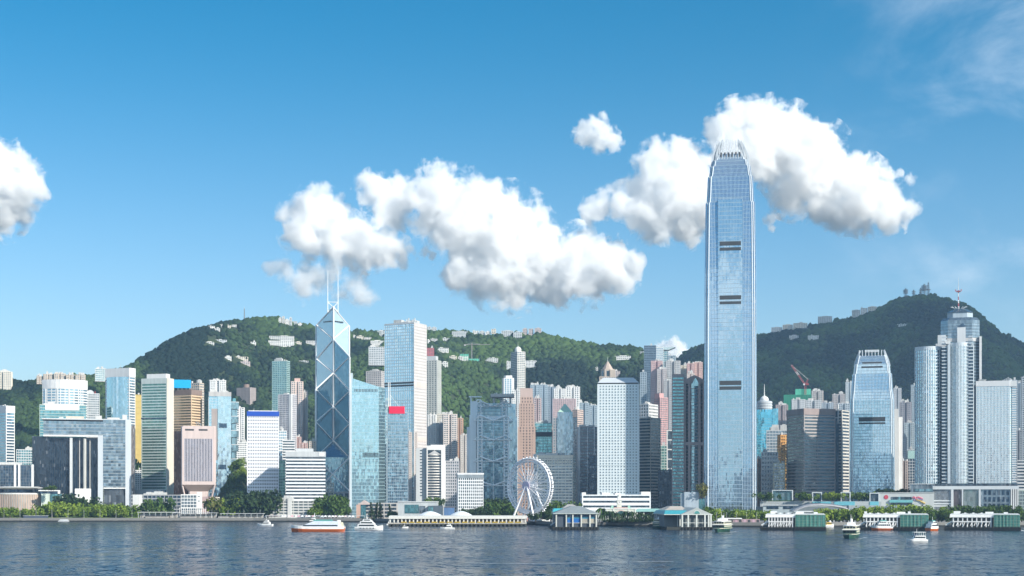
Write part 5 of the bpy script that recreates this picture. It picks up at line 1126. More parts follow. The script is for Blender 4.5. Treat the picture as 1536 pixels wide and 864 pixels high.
    for sx in (-1, 1):
        for q in range(3):
            mb = MB(); rings = []
            for k in range(9):
                t = k/8; z = zz(252-q*8) + (zz(207+q*3)-zz(252-q*8))*t; xo = sx*(px2(59-q*3) - px2(26-q*4)*t**2.3); rings.append([(xo-sx*2.6*(1-t*.6), -px2(42)+q*2.2, z), (xo, -px2(42)+q*2.2, z), (xo, -px2(42)+q*2.2+1.0, z), (xo-sx*2.6*(1-t*.6), -px2(42)+q*2.2+1.0, z)])
            mb.loft(rings).obj('corner_claw', mc, s.root)
    for k in range(6): MB().box(-px2(30)+k*px2(11), -px2(30)+k*px2(11)+1.8, -px2(44), -px2(43), zz(231), zz(224)).obj('crown_opening', M_DARK, s.root)
    for h0, t in ((.30,285),(.72,300)): pass
    MB().box(-px2(84), px2(86), -px2(80)-3, px2(60), 0, zz(766)).obj('lobby', G_BLUE, s.root)
    # --- right of it
    s = Site('domed_tower', 'cyan mirror glass tower with a round domed drum and spire on top', 'office tower', 1135, 1166, 611, 1850, d=30); GC = glass((.22,.66,.82), .85, .05, cell=(1.8,3.8), dark=.75, jit=.02)
    MB().prism(chamf(s.w*.98, s.d, 6), 0, s.z(614)).obj('glazing', GC, s.root); mb = MB()
    for k in range(1, 34): mb.ring(offset(chamf(s.w*.98, s.d, 6), .12), offset(chamf(s.w*.98, s.d, 6), -.3), k*3.8, k*3.8+.5)
    mb.obj('floor_bands', wall((.24,.46,.54)), s.root); MB().box(s.x(1159), s.x(1167), -s.d/2-1, 4, 0, s.z(613)).obj('side_bay', G_CYAN, s.root)
    cx = s.x(1146.5); r = s.dx(11.5)
    MB().lathe([(r, s.z(614)), (r, s.z(602)), (r*.98, s.z(601)), (r*.6, s.z(600)), (.01, s.z(600))], cx, -2, 28).obj('drum', wall((.42,.46,.50)), s.root)
    for k in range(3): MB().lathe([(r+.05, s.z(612-k*4)), (r+.5, s.z(611.9-k*4)), (r+.5, s.z(610.4-k*4)), (r+.05, s.z(610.3-k*4))], cx, -2, 28).obj('drum_ring', PALEGREY, s.root)
    MB().lathe([(r*.55, s.z(600)), (r*.55, s.z(597)), (r*.42, s.z(594.8)), (r*.2, s.z(593)), (.2, s.z(592))], cx, -2, 20).obj('dome', WHITE, s.root); MB().tube((cx, -2, s.z(592.5)), (cx, -2, s.z(575)), .8, .25, 8).obj('spire', WHITE, s.root)
    DT = ((1163,1182,607,2150,wall((.42,.36,.36)),'brownish apartment tower with a crown of small turrets right of the domed cyan tower'),(1180,1188,619,2180,wall((.50,.40,.36)),'thin brown apartment tower between the turreted one and the tall white one'),(1187,1208,599,2080,wall((.58,.60,.62)),'tall pale apartment tower in front of the green netted one'),(1208,1232,600,2100,wall((.56,.58,.60)),'pale apartment tower with white bays above the brown roofed office block'),(1217,1235,586,2260,wall((.52,.48,.47)),'grey brown apartment tower with a small roof house right of the crane'),(1232,1250,604,2140,wall((.40,.46,.52)),'blue grey apartment tower left of the cross marked dark tower'),(1248,1269,591,2330,wall((.48,.45,.45)),'grey apartment slab on the slope foot left of the clawed glass tower'),(1268,1280,573,2280,wall((.50,.55,.58)),'slim pale apartment tower touching the left side of the clawed glass tower'),(1256,1275,605,2160,wall((.44,.50,.55)),'pale blue apartment block behind the white sided dark tower'))
    for a, b, t, Y, w_, lb in DT: res(lb, a, b, t, Y, wm=w_, np_=2, bay=2.9, pier=1.3)
    for a, b, t, Y, w_, lb in ((1135,1144,688,1760,BROWN,'narrow brown block at the foot of the domed cyan tower'),(1180,1191,642,1880,wall((.52,.44,.38)),'beige apartment tower right of the orange gold glass tower'),(1339,1351,698,1760,CREAM,'cream block low in the gap just right of the clawed tower'),(1351,1362,691,1740,wall((.46,.38,.34)),'brown apartment block in the gap left of the dark block with a pale green head'),(1190,1200,655,1860,GREY,'grey apartment tower touching the left side of the broad brown grey office block'),(1030,1042,560,2200,wall((.60,.52,.48)),'beige apartment tower just behind the pointed gable of the granite and glass tower'),(690,703,652,2100,wall((.60,.56,.52)),'pale beige apartment tower just left of the truss hung tower'),(612,626,648,2000,wall((.56,.50,.46)),'beige apartment tower in the gap behind the left wing of the bowed tower'),(822,832,640,2080,wall((.58,.48,.44)),'slim pinkish beige apartment tower left of the green pyramid roof')): res(lb, a, b, t, Y, wm=w_, np_=2, bay=2.8, pier=1.2)
    s = res('unfinished apartment tower wrapped in green netting under a red crane', 1176, 1217, 592, 2210, wm=wall((.04,.30,.19)), gm=wall((.05,.24,.17)), sp=.3, pier=.4, np_=0, fp='rect'); MB().box(s.x(1193), s.x(1216), -s.d*.3, s.d*.3, s.H-.5, s.z(583)).obj('upper_netting', wall((.10,.46,.32)), s.root)
    c = Site('tower_crane', 'red and white luffing crane on top of the green netted tower', 'crane', 1205, 1211, 570, 2212, d=3, zb=s.zb+s.z(583)); RM = plain('dull_red_paint', (.36,.07,.08))
    def lattice(mb, a, b, w_, n):
        a = Vector(a); b = Vector(b); u = Vector((0,1,0)); v = (b-a).normalized().cross(u)
        cs = [(u*w_+v*w_), (u*w_-v*w_), (-u*w_-v*w_), (-u*w_+v*w_)]
        for q in cs: mb.bar(a+q, b+q, .34)
        for k in range(n):
            p, r_ = a+(b-a)*k/n, a+(b-a)*(k+1)/n
            for i in range(4): mb.bar(p+cs[i], r_+cs[(i+1)%4], .2)
        return mb
    x0 = c.x(1208)
    lattice(MB(), (x0,0,-18), (x0,0,c.z(575.5)), 1.2, 9).obj('mast', RM, c.root); lattice(MB(), (x0-1,0,c.z(576)), (c.x(1187.5),0,c.z(547)), .9, 12).obj('jib', RM, c.root)
    lattice(MB(), (c.x(1198),0,c.z(562.2)), (c.x(1194.3),0,c.z(557)), 1.0, 3).obj('white_jib_section', WHITE, c.root)
    lattice(MB(), (x0,0,c.z(577)), (c.x(1212),0,c.z(569)), .9, 3).obj('a_frame', RM, c.root); MB().box(x0+1, c.x(1213), -2, 2, c.z(577.5), c.z(575)).obj('counterweight', RM, c.root); MB().box(x0-3, x0-.6, -3.4, -1.2, c.z(577.8), c.z(575.4)).obj('cab', WHITE, c.root)
    MB().bar((c.x(1212),0,c.z(569)), (c.x(1187.5),0,c.z(547)), .25).obj('stay', M_STEEL, c.root)
    bld('office_tower', 'grey glass tower with a jagged roof between the cyan and golden towers', 'office tower', 1150, 1186, 645, 1790, PALEGREY, G_GREY, fl=3.7, sp=.25, bay=4, pier=.4, np_=5, ph=(4,9), each=True)
    s = bld('office_tower', 'orange gold glass tower standing in front of a grey glass tower', 'office tower', 1166, 1181, 652, 1740, wall((.58,.30,.09), .45, .1), G_ORANGE, fl=3.7, sp=.35, bay=3, pier=.8, C=1171, rz=26, np_=1, each=True)
    bld('office_block', 'white block with rows of square dark windows right of the tallest skyscraper', 'office block', 1142, 1167, 678, 1700, WHITE, G_DARK, fl=5.2, sp=.45, bay=3.4, pier=1.0, each=True, np_=2, d=24)
    bld('office_block', 'small cream and glass block before the orange gold tower', 'office block', 1160, 1177, 694, 1670, wall((.60,.56,.44)), G_GREY, fl=3.6, sp=.35, bay=6, pier=1.2, np_=2)
    s = bld('office_block', 'blue grey block with white vertical fins before the tall pale apartment tower', 'office block', 1180, 1202, 691, 1680, BLUEGREY, G_BLUE, fl=3.6, sp=.3, bay=3, pier=.5, np_=2)
    for px in (1181, 1190, 1199): MB().box(s.x(px), s.x(px+2), -s.d/2-.9, -s.d/2-.1, 0, s.H+.4).obj('fin', WHITE, s.root)
    bld('white_tower', 'slim white tower standing just behind the block with white vertical fins', 'office tower', 1187, 1196, 616, 1950, WHITE, G_BLUE, fl=3.6, sp=.5, bay=3, pier=1, np_=0)
    s = bld('office_tower', 'broad brown grey office block with ribbon windows and a brown roof band', 'office tower', 1199, 1253, 614, 1640, wall((.40,.36,.35), .55, .08), glass((.36,.42,.46), .8, .07, cell=(1.5,3.8), dark=.65), C=1206, rz=18, fl=3.8, sp=.42, bay=80, pier=.8, each=True, np_=0, d=40)
    MB().ring(offset(rect(s.w, s.d), .3), offset(rect(s.w, s.d), -1), s.z(622), s.z(612.5)).obj('crown_band', wall((.33,.27,.26)), s.root)
    s = bld('office_tower', 'dark tower with a bright cream striped side and a cross shaped mast', 'office tower', 1250, 1274, 615, 1690, wall((.56,.53,.48), .6, .06), G_NAVY, C=1263, rz=-38, fl=3.8, sp=.45, bay=60, pier=1.2, each=True, np_=0)
    MB().prism([(-s.w/2+.5,-s.d/2-.3),(s.w/2-4,-s.d/2-.3),(s.w/2-4,-s.d/2+.5),(-s.w/2+.5,-s.d/2+.5)], 0, s.H-1).obj('front_glazing', glass((.10,.17,.24), .6, .07, dark=.6), s.root)
    xm = s.w*.1; MB().bar((xm, -s.d/2-1, s.H-16), (xm, -s.d/2-1, s.H+7), 1.0).bar((xm-5, -s.d/2-1, s.H-9), (xm+5, -s.d/2-1, s.H-9), .8).obj('cross_mast', WHITE, s.root)
    # --- clawed glass tower
    s = Site('clawed_tower', 'shorter silver blue glass tower with sloped shoulders and white claws on its head', 'skyscraper', 1275, 1341, 537, 1610, d=50)
    G3 = glass((.46,.64,.73), .92, .05, cell=(1.5,4.2), dark=.80, jit=.009, litn=.05, wav=1.4); zz = s.z; px2 = lambda a: s.dx(a)/2
    hw = grown_tower(s, [(0,px2(66)),(zz(600),px2(64)),(zz(585),px2(60)),(zz(560),px2(57)),(zz(559.9),px2(54)),(zz(545),px2(51)),(zz(544.9),px2(49)),(zz(536),px2(45)),(zz(532),px2(41))], G3, 52, 28, wall((.66,.71,.75), .4, .05), midw=.5)
    for a, b in ((542,545.5),(548.5,551),(625.5,632),(633.5,636)):
        h = hw(zz(a)); MB().box(-h*.6, h*.6, -h-.5, -h+.3, zz(b), zz(a)).obj('louvre_band', M_DARK, s.root)
    crown_fins(s.root, px2(42), zz(534.5), zz(523.5), 9, 1.6, mc, .42, 2.2)
    for sx in (-1, 1):
        mb = MB(); rings = []
        for k in range(7):
            t = k/6; z = zz(548) + (zz(524)-zz(548))*t; xo = sx*(px2(54) - px2(17)*t**1.5); rings.append([(xo-sx*2.4, -px2(36), z), (xo, -px2(36), z), (xo, -px2(36)+1, z), (xo-sx*2.4, -px2(36)+1, z)])
        mb.loft(rings).obj('corner_claw', mc, s.root)
    MB().box(-8, 8, -3, 3, zz(525), zz(521.5)).obj('roof_cradle', M_STEEL, s.root)
    for a, b, t in ((1340.5,1347,612),(1347.3,1353,624)): MB().box(s.x(a), s.x(b), -4 if a < 1345 else 2, 16, 0, zz(t)).obj('side_shaft', WHITE, s.root)
    DT2 = ((1340,1352,582,2200,wall((.50,.52,.55)),'grey apartment tower right behind the shoulder of the clawed tower'),(1350,1367,603,2120,wall((.34,.33,.36)),'dark brown apartment tower with a rounded head right of the clawed tower'),(1366,1379,577,2300,wall((.36,.42,.46)),'dark blue grey apartment tower left of the twin lobed tower'),(1356,1372,634,1960,wall((.46,.54,.58)),'pale blue apartment tower below the round headed brown one'),(1344,1360,655,1900,wall((.56,.58,.60)),'white apartment tower low in the gap right of the clawed tower'),(1370,1382,660,2040,wall((.42,.46,.50)),'grey apartment tower half hidden by the left lobe of the twin lobed tower'))
    for a, b, t, Y, w_, lb in DT2: res(lb, a, b, t, Y, wm=w_, np_=2, bay=2.9, pier=1.2)
    s = bld('office_block', 'small dark block with a pale green glass head left of the twin lobed tower', 'office block', 1361, 1376, 674, 1780, PALEGREY, G_NAVY, fl=3.6, sp=.2, np_=1); MB().box(s.x(1362), s.x(1375), -s.d/2-.6, -s.d/2+1, s.z(688), s.z(676)).obj('upper_glazing', plain('pale_glass', (.42,.62,.58), .2), s.root)
    # --- tower with wide shoulders and mast
    s = Site('mast_tower', 'tall blue glass tower with a stepped crown and a long red and white mast', 'skyscraper', 1412, 1468, 478, 1820, d=46); zz = s.z; y0 = -s.d/2
    GB = glass((.26,.33,.38), .65, .16, cell=(1.6,4), dark=.65); pl = chamf(s.w, s.d, 9)
    MB().prism(pl, 0, zz(480)).obj('glazing', GB, s.root); mb = MB()
    for k in range(30, 62): 
        if k*4 < zz(482): mb.ring(offset(pl, .12), offset(pl, -.3), k*4, k*4+.4)
    mb.obj('floor_bands', wall((.34,.46,.54)), s.root); MB().ring(offset(pl, .4), offset(pl, -.8), zz(512), zz(507)).obj('refuge_floor', wall((.5,.5,.5)), s.root)
    MB().prism(pl, zz(480), zz(475.5), poly1=chamf(s.w*.86, s.d*.86, 8)).obj('shoulder', GB, s.root); MB().prism(chamf(s.w*.66, s.d*.66, 7), zz(476), zz(467)).obj('upper_tier', wall((.42,.50,.56)), s.root); MB().prism(chamf(s.w*.70, s.d*.70, 7), zz(467), zz(460.5), poly1=chamf(s.w*.3, s.d*.3, 3)).obj('crown_roof', glass((.16,.22,.26), .6, .15), s.root)
    for k in range(7):
        a = math.pi*k/6; MB().bar((s.x(1438.5)+math.cos(a)*3, -3, zz(461)), (s.x(1438.5)+math.cos(a)*10, -3-math.sin(a)*2, zz(457)), .7).obj('crown_spoke', WHITE, s.root)
    xm = s.x(1437.7)
    for k in range(6): MB().tube((xm, 0, zz(461-k*5)), (xm, 0, zz(456-k*5)), 1.0-.1*k, .9-.1*k, 8).obj('mast', RM if k % 2 else WHITE, s.root)
    MB().tube((xm, 0, zz(431)), (xm, 0, zz(412)), .45, .12, 6).obj('mast_tip', M_STEEL, s.root); MB().box(xm-2.6, xm+2.6, -2.6, 2.6, zz(434), zz(432.4)).obj('mast_ring', RM, s.root)
    for sx in (-3.4, 3.4): MB().bar((xm+sx, 0, zz(433)), (xm+sx, 0, zz(430)), .8).obj('mast_aerial', RM, s.root)
    MB().box(s.x(1436), s.x(1448), y0-3, y0+4, 0, zz(491)).obj('gabled_wing', wall((.68,.70,.71), .5, .06), s.root); MB().add([(s.x(1436), y0-3.2, zz(491)), (s.x(1448.5), y0-3.2, zz(491)), (s.x(1444), y0-3.2, zz(484.5)), (s.x(1436), y0+4, zz(491)), (s.x(1448.5), y0+4, zz(491)), (s.x(1444), y0+4, zz(484.5))], [(0,1,2),(5,4,3),(0,3,4,1),(1,4,5,2),(2,5,3,0)]).obj('wing_roof', G_NAVY, s.root)
    MB().box(s.x(1408), s.x(1420), y0-4, y0+6, 0, zz(502)).obj('left_wing', wall((.6,.63,.65)), s.root); MB().box(s.x(1467.6), s.x(1471), y0+2, s.d/2-4, 0, zz(505)).obj('right_wing', WHITE, s.root)
    # --- twin lobed tower
    s = Site('twin_lobed_tower', 'pale glass residential tower of two lobes with dark balcony strips', 'apartment tower', 1374, 1458, 517, 1500, d=40); y0 = -s.d/2; zz = s.z
    G4 = glass((.58,.72,.76), .85, .06, cell=(1.8,3.5), dark=.6, jit=.03, litn=.14); WB = wall((.56,.62,.66), .45, .06); nf = 52; zb_ = zz(727)
    def lobe(a, b, t, k, y_, tag_):
        w_ = s.dx(b-a); p = [(s.x((a+b)/2)+q[0], y_+20+q[1]) for q in bow(w_, 40, k, 12)]
        MB().prism(p, zb_, zz(t)).obj('lobe_glazing', G4, s.root); N = int((zz(t)-zb_)/3.55)
        mb = MB()
        for j in range(N): mb.ring(offset(p, .2), offset(p, -.4), zb_+j*3.55, zb_+j*3.55+.9)
        mb.obj('floor_bands', WB, s.root)
        m2 = MB()
        for i in range(0, 13, 1): m2.bar((p[i][0], p[i][1]-.1, zb_), (p[i][0], p[i][1]-.1, zz(t)), .7)
        m2.obj('mullions', WB, s.root); MB().ring(offset(p, .3), offset(p, -1.5), zz(t)-2, zz(t)+2).obj('parapet', WB, s.root)
        return p
    lobe(1374, 1413, 521, 8, y0+2, 1); lobe(1425.5, 1450.5, 517, 4, y0, 2); lobe(1421, 1458, 518.5, 0.01, y0+6, 3)
    for a, b, t in ((1412.5,1420.5,520),(1450.6,1458,519)):
        MB().box(s.x(a), s.x(b), y0+4.5, y0+12, zb_, zz(t)).obj('balcony_recess', glass((.08,.13,.18), .5, .1), s.root); me = MB().box(0, s.dx(b-a)-.4, 0, 3.2, 0, 1.1).mesh('balcony', WB)
        for j in range(44): mkobj('balcony', me, s.root, (s.x(a)+.2, y0+1.9, zb_+2+j*3.55))
    MB().box(s.x(1421.2), s.x(1425.2), y0+1, y0+10, zb_, zz(512)).obj('slot_fin', WB, s.root)
    MB().loft([[(s.x(1419), y0, zz(516)), (s.x(1424), y0, zz(516)), (s.x(1424), y0+10, zz(516)), (s.x(1419), y0+10, zz(516))], [(s.x(1416), y0, zz(511)), (s.x(1425), y0, zz(511)), (s.x(1425), y0+10, zz(511)), (s.x(1416), y0+10, zz(511))]]).obj('flared_cap', WHITE, s.root)
    MB().box(s.x(1404), s.x(1452), y0+14, y0+34, zz(520), zz(513)).obj('roof_house', PALEGREY, s.root)
    # --- hotel at the right
    s = Site('hotel_tower', 'silver glass hotel tower with a pale roof screen, right of the twin lobed tower', 'hotel', 1458, 1524, 572, 1490, d=40); y0 = -s.d/2; zz = s.z; zb_ = zz(727)
    G5 = glass((.56,.72,.78), .86, .05, cell=(1.7,3.5), dark=.72, jit=.018, litn=.08); fr = [(s.x(1466), y0), (s.x(1513), y0+1.5), (s.x(1516), y0+3), (s.x(1516), y0+38), (s.x(1466), y0+38)]
    MB().prism(fr, zb_, zz(579)).obj('glazing', G5, s.root); mb = MB(); m2 = MB(); N = 43; fh = (zz(579)-zb_)/N
    for j in range(N): mb.ring(offset(fr, .2), offset(fr, -.4), zb_+j*fh, zb_+j*fh+.9)
    for j in range(24): m2.bar((s.x(1466)+j*s.dx(47)/23, y0-.1+1.5*j/23, zb_), (s.x(1466)+j*s.dx(47)/23, y0-.1+1.5*j/23, zz(579)), .5)
    mb.obj('floor_bands', WB, s.root); m2.obj('mullions', WB, s.root)
    MB().box(s.x(1458), s.x(1465.8), y0+3, y0+36, zb_, zz(577)).obj('left_wing', wall((.34,.38,.42)), s.root); me = MB().box(s.x(1516)+.3, s.x(1523), y0+2, y0+34, 0, fh*.55).mesh('end_band', WHITE)
    MB().box(s.x(1516)+.35, s.x(1522.5), y0+2.6, y0+33, zb_, zz(580)).obj('end_glazing', G_BLUE, s.root)
    for j in range(N): mkobj('end_band', me, s.root, (0,0,zb_+j*fh))
    MB().ring(offset(fr, .6), offset(fr, -1), zz(579.2), zz(571)).obj('roof_screen', wall((.66,.67,.68), .5, .05), s.root); MB().box(s.x(1513), s.x(1523.5), y0+1.2, y0+35, zz(580), zz(571.5)).obj('end_screen', WHITE, s.root); MB().prism(offset(fr, -1.1), zz(579), zz(578)).obj('roof', M_ROOF, s.root)
    MB().lathe([(4.5, 2.2), (3, .8), (.2, 0)], s.x(1474), y0+10, 14).obj('satellite_dish', WHITE, s.root, (0,0,zz(571))); lattice(MB(), (s.x(1499), y0+12, zz(573)), (s.x(1513), y0+12, zz(566)), .8, 5).obj('roof_gantry', M_STEEL, s.root)
    for a, b, t, Y, w_, lb in ((1512,1526,570,2150,wall((.40,.46,.50)),'blue grey apartment tower behind the hotel with a stepped roof'),(1523,1534,574,2080,wall((.38,.46,.52)),'blue glazed apartment tower at the right edge behind the hotel'),(1532,1556,565,2000,wall((.46,.50,.53)),'apartment tower cut by the right edge of the view'),(1522,1534,645,1800,wall((.34,.36,.38)),'dark apartment tower below, at the right edge beside the hotel')): res(lb, a, b, t, Y, wm=w_, np_=2)
    bld('office_block', 'white striped block at the right edge beyond the hotel podium', 'office block', 1527, 1570, 690, 1560, WHITE, G_NAVY, fl=3.6, sp=.5, pier=0, np_=1); bld('office_block', 'low grey green glass block at the right edge by the piers', 'office block', 1526, 1575, 735, 1480, GREENGREY, G_GREY, fl=3.8, sp=.2, bay=3, pier=.3, np_=1)
    # --- podium and mall
    s = Site('hotel_podium', 'long white framed podium with dark glazing under the twin lobed tower and the hotel', 'podium', 1394, 1525, 728, 1420, d=90); y0 = -s.d/2; zz = s.z; WF = wall((.64,.67,.69), .5, .06)
    MB().box(s.x(1396), s.x(1512), y0+1.5, s.d/2, 0, zz(729)).obj('core', wall((.2,.22,.25)), s.root); MB().box(s.x(1396), s.x(1524.5), y0-.8, y0+30, zz(734), zz(729)).obj('beam', WF, s.root); MB().box(s.x(1394), s.x(1523), y0+4, s.d/2, zz(729)+.01, zz(725)).obj('setback', glass((.12,.16,.2), .5, .1), s.root)
    for a, b in ((1428,1431.5),(1443.5,1445.6),(1467.8,1470.5)): MB().box(s.x(a), s.x(b), y0-.7, y0+2, 0, zz(734)-.02).obj('column', WF, s.root)
    for a, b, g_, in ((1399.5,1427.8,glass((.16,.20,.25), .55, .1, cell=(1.6,3), dark=.5)),(1431.7,1443.3,glass((.20,.17,.18), .5, .1, dark=.5)),(1445.8,1467.6,glass((.20,.30,.28), .6, .08, cell=(2.6,4), dark=.6)),(1470.7,1512.6,glass((.36,.44,.50), .6, .12, dark=.8))): MB().box(s.x(a), s.x(b), y0+.6, y0+1.45, 0, zz(734.2)).obj('glazing', g_, s.root)
    for r_ in range(3):
        for k in range(6): MB().box(s.x(1475+k*6.4), s.x(1478.8+k*6.4), y0+.3, y0+.7, zz(742.5+r_*10), zz(735.5+r_*10)).obj('window', G_NAVY, s.root)
    mb = MB()
    for k in range(12): mb.box(s.x(1447+k*1.85), s.x(1447+k*1.85)+.22, y0+.35, y0+.6, 0, zz(735))
    for k in range(16): mb.box(s.x(1400.5+k*1.75), s.x(1400.5+k*1.75)+.22, y0+.35, y0+.6, 0, zz(735))
    for zc in (752, 756.5, 760): mb.box(s.x(1399.6), s.x(1427.7), y0+.2, y0+.58, zz(zc), zz(zc)+1.2)
    mb.obj('mullions', WF, s.root)
    for k in range(4): MB().box(s.x(1513.2+k*3), s.x(1515+k*3), y0-.75, y0+30-k, 0, zz(734)-.02).obj('end_pier', WHITE, s.root)
    s = Site('mall_block', 'pale mall building with a red round logo and a colourful ribbon artwork on its wall', 'shopping mall', 1317, 1400, 738, 1415, d=60); y0 = -s.d/2; zz = s.z; WM = wall((.56,.58,.57), .55, .05)
    MB().box(s.x(1319), s.x(1399.3), y0, s.d/2, 0, zz(739.5)).obj('wall', WM, s.root); MB().box(s.x(1318), s.x(1399.4), y0-.4, s.d/2+.3, zz(739.5)+.01, zz(738.6)).obj('roof', WM, s.root)
    MB().box(s.x(1365), s.x(1398), y0+4, s.d/2-2, zz(738.6)+.02, zz(726.5)).obj('upper_hall', G_GREY, s.root); MB().box(s.x(1364), s.x(1398.4), y0+3, s.d/2-1, zz(726.5)+.02, zz(725.3)).obj('upper_roof', PALEGREY, s.root); MB().box(s.x(1372), s.x(1397), y0+3.4, y0+4.1, zz(737), zz(733.5)).obj('upper_window', glass((.36,.60,.66), .7, .08), s.root)
    cx, cz, r_ = s.x(1330.2), zz(745.6), s.dx(3.1)
    def disc(rad, yy, mat, nm, par): return MB().add([(cx+rad*math.cos(2*math.pi*k/24), yy, cz+rad*math.sin(2*math.pi*k/24)) for k in range(24)], [tuple(range(24))]).obj(nm, mat, par)
    lg = MB().tube((cx, y0+.2, cz), (cx, y0-.35, cz), r_, n=24).obj('logo_disc', plain('logo_red', (.55,.02,.05), .4), s.root); disc(r_*.62, y0-.37, plain('logo_pink', (.70,.22,.26)), 'logo_ring', lg); disc(r_*.40, y0-.40, plain('logo_red', (.55,.02,.05), .4), 'logo_centre', lg)
    for a, b in ((1337,1347),(1351,1367)): MB().box(s.x(a), s.x(b), y0-.2, y0+.3, zz(749.5), zz(745.3)).obj('window', G_DARK, s.root)
    MB().box(s.x(1347.2), s.x(1350.8), y0-.15, y0+.3, zz(749.5), zz(745.3)).obj('window', G_TEAL, s.root); MB().box(s.x(1335), s.x(1368.5), y0-1.6, y0+.2, zz(753.8), zz(750)).obj('glass_balustrade', plain('aqua_glass', (.20,.50,.52), .2), s.root); MB().box(s.x(1337), s.x(1368), y0-1.2, y0+.2, zz(757.5), zz(754)).obj('window_band', G_DARK, s.root); MB().box(s.x(1331), s.x(1377), y0-2, y0+.2, zz(765), zz(758)).obj('ramp', wall((.36,.42,.46)), s.root)
    art = ((plain('art_rose', (.60,.18,.24)), ((1368.5,747),(1371,745),(1373.5,749),(1376,745.5),(1379,746.5),(1383,748.3)), .9), (plain('art_violet', (.34,.28,.46)), ((1370,750.5),(1374,747.5),(1377,748.8),(1380,749),(1383.5,749.2)), .8), (plain('art_ochre', (.58,.42,.14)), ((1374,750),(1378,750.5),(1382,753),(1386.5,755)), .9))
    par = MB().box(s.x(1368), s.x(1388), y0-.12, y0+.2, zz(756), zz(744)).obj('artwork', WM, s.root)
    for mm, pts, t in art: MB().path([(s.x(a), y0-.3, zz(b)) for a, b in pts], t, 6).obj('ribbon', mm, par)
    s = Site('terrace_building', 'stepped grey terraces with framed glass pavilions in front of the towers', 'terrace building', 1144, 1320, 738, 1425, d=70); y0 = -s.d/2; zz = s.z; TG = wall((.36,.40,.42), .7, .12)
    MB().box(s.x(1141), s.x(1320), y0+8, s.d/2, 0, zz(752)).obj('upper_terrace', wall((.42,.45,.46), .7, .1), s.root); MB().box(s.x(1272), s.x(1317), y0, y0+7.9, 0, zz(758)).obj('retaining_wall', TG, s.root); MB().box(s.x(1136), s.x(1272), y0+1, y0+7.9, 0, zz(760)).obj('lower_terrace', wall((.2,.23,.25)), s.root)
    MB().box(s.x(1146), s.x(1197), y0-5, y0+.9, 0, zz(758.5)).obj('front_hall', wall((.42,.48,.50)), s.root); MB().box(s.x(1145), s.x(1198), y0-6, y0+.9, zz(758.4), zz(757)).obj('front_roof', PALEGREY, s.root)
    for a, b in ((1151.5,1169),(1176,1194)): MB().box(s.x(a), s.x(b), y0-5.3, y0-4.8, zz(763.5), zz(759.5)).obj('window', G_NAVY, s.root)
    def pavil(a, b, t, f, g_):
        MB().box(s.x(a), s.x(b), y0+10, y0+24, zz(752)+.02, zz(t)).obj('pavilion', g_, s.root)
        q = MB(); th = s.dx(f); q.box(s.x(a)-th, s.x(a)-.02, y0+8.6, y0+24.5, zz(752)+.02, zz(t)+th); q.box(s.x(b)+.02, s.x(b)+th, y0+8.6, y0+24.5, zz(752)+.02, zz(t)+th); q.box(s.x(a)-.01, s.x(b)+.01, y0+8.6, y0+24.5, zz(t)+.02, zz(t)+th); q.obj('pavilion_frame', wall((.56,.60,.62), .5, .06), s.root)
    pavil(1160, 1188.5, 736, 1.2, glass((.16,.28,.30), .6, .1, cell=(3,4), dark=.6)); pavil(1220, 1231.5, 739.5, 1.6, G_NAVY); pavil(1262, 1273.5, 739.5, 1.6, glass((.22,.24,.27), .5, .12)); pavil(1304, 1315.5, 740.5, 1.4, G_DARK)
    for a, b in ((1219,1246),(1251,1281),(1303,1316)): MB().box(s.x(a), s.x(b), y0+7.4, y0+8.05, zz(758), zz(752.3)).obj('glass_balustrade', plain('aqua_glass', (.16,.46,.54), .2), s.root)
    MB().box(s.x(1150), s.x(1192), y0+8.2, y0+9.6, zz(752)+.02, zz(750.5)).obj('hedge_planter', wall((.05,.10,.04)), s.root)
    s = Site('curved_canopy', 'long curved ribbed metal canopy roof above the trees behind the first pier', 'canopy', 1190, 1276, 756, 1350, d=24); zz = s.z; prof = ((1191,767),(1196,764.5),(1206,760.5),(1216,758),(1232,757.4),(1250,758.6),(1264,760.8),(1272,763.5),(1275,766.2))
    MB().loft([[(s.x(a), -12, zz(b)), (s.x(a), -6, zz(b)+1.4), (s.x(a), 8, zz(b)+1.6), (s.x(a), 12, zz(b)-.6), (s.x(a), -12, zz(b)-.6)][::-1] for a, b in prof]).obj('roof', wall((.50,.48,.48), .35, .12), s.root)
    rb = MB()
    for k in range(42):
        px = 1193+k*1.95; b = interp(px, prof); rb.path([(s.x(px), -12.2, zz(b)-.4), (s.x(px), -6, zz(b)+1.55), (s.x(px), 8, zz(b)+1.75)], .22, 4)
    rb.obj('ribs', wall((.34,.34,.36)), s.root); MB().box(s.x(1195), s.x(1274), -12.6, -11.6, zz(768.2), zz(766.3)).obj('gutter_beam', PALEGREY, s.root)
    for k in range(8): MB().box(s.x(1197+k*10.8)-.6, s.x(1197+k*10.8)+.6, -11.5, -10.4, 0, zz(768)).obj('column', PALEGREY, s.root)
    MB().box(s.x(1196), s.x(1273), -10, 10, 0, zz(769)).obj('hall', wall((.16,.18,.2)), s.root)
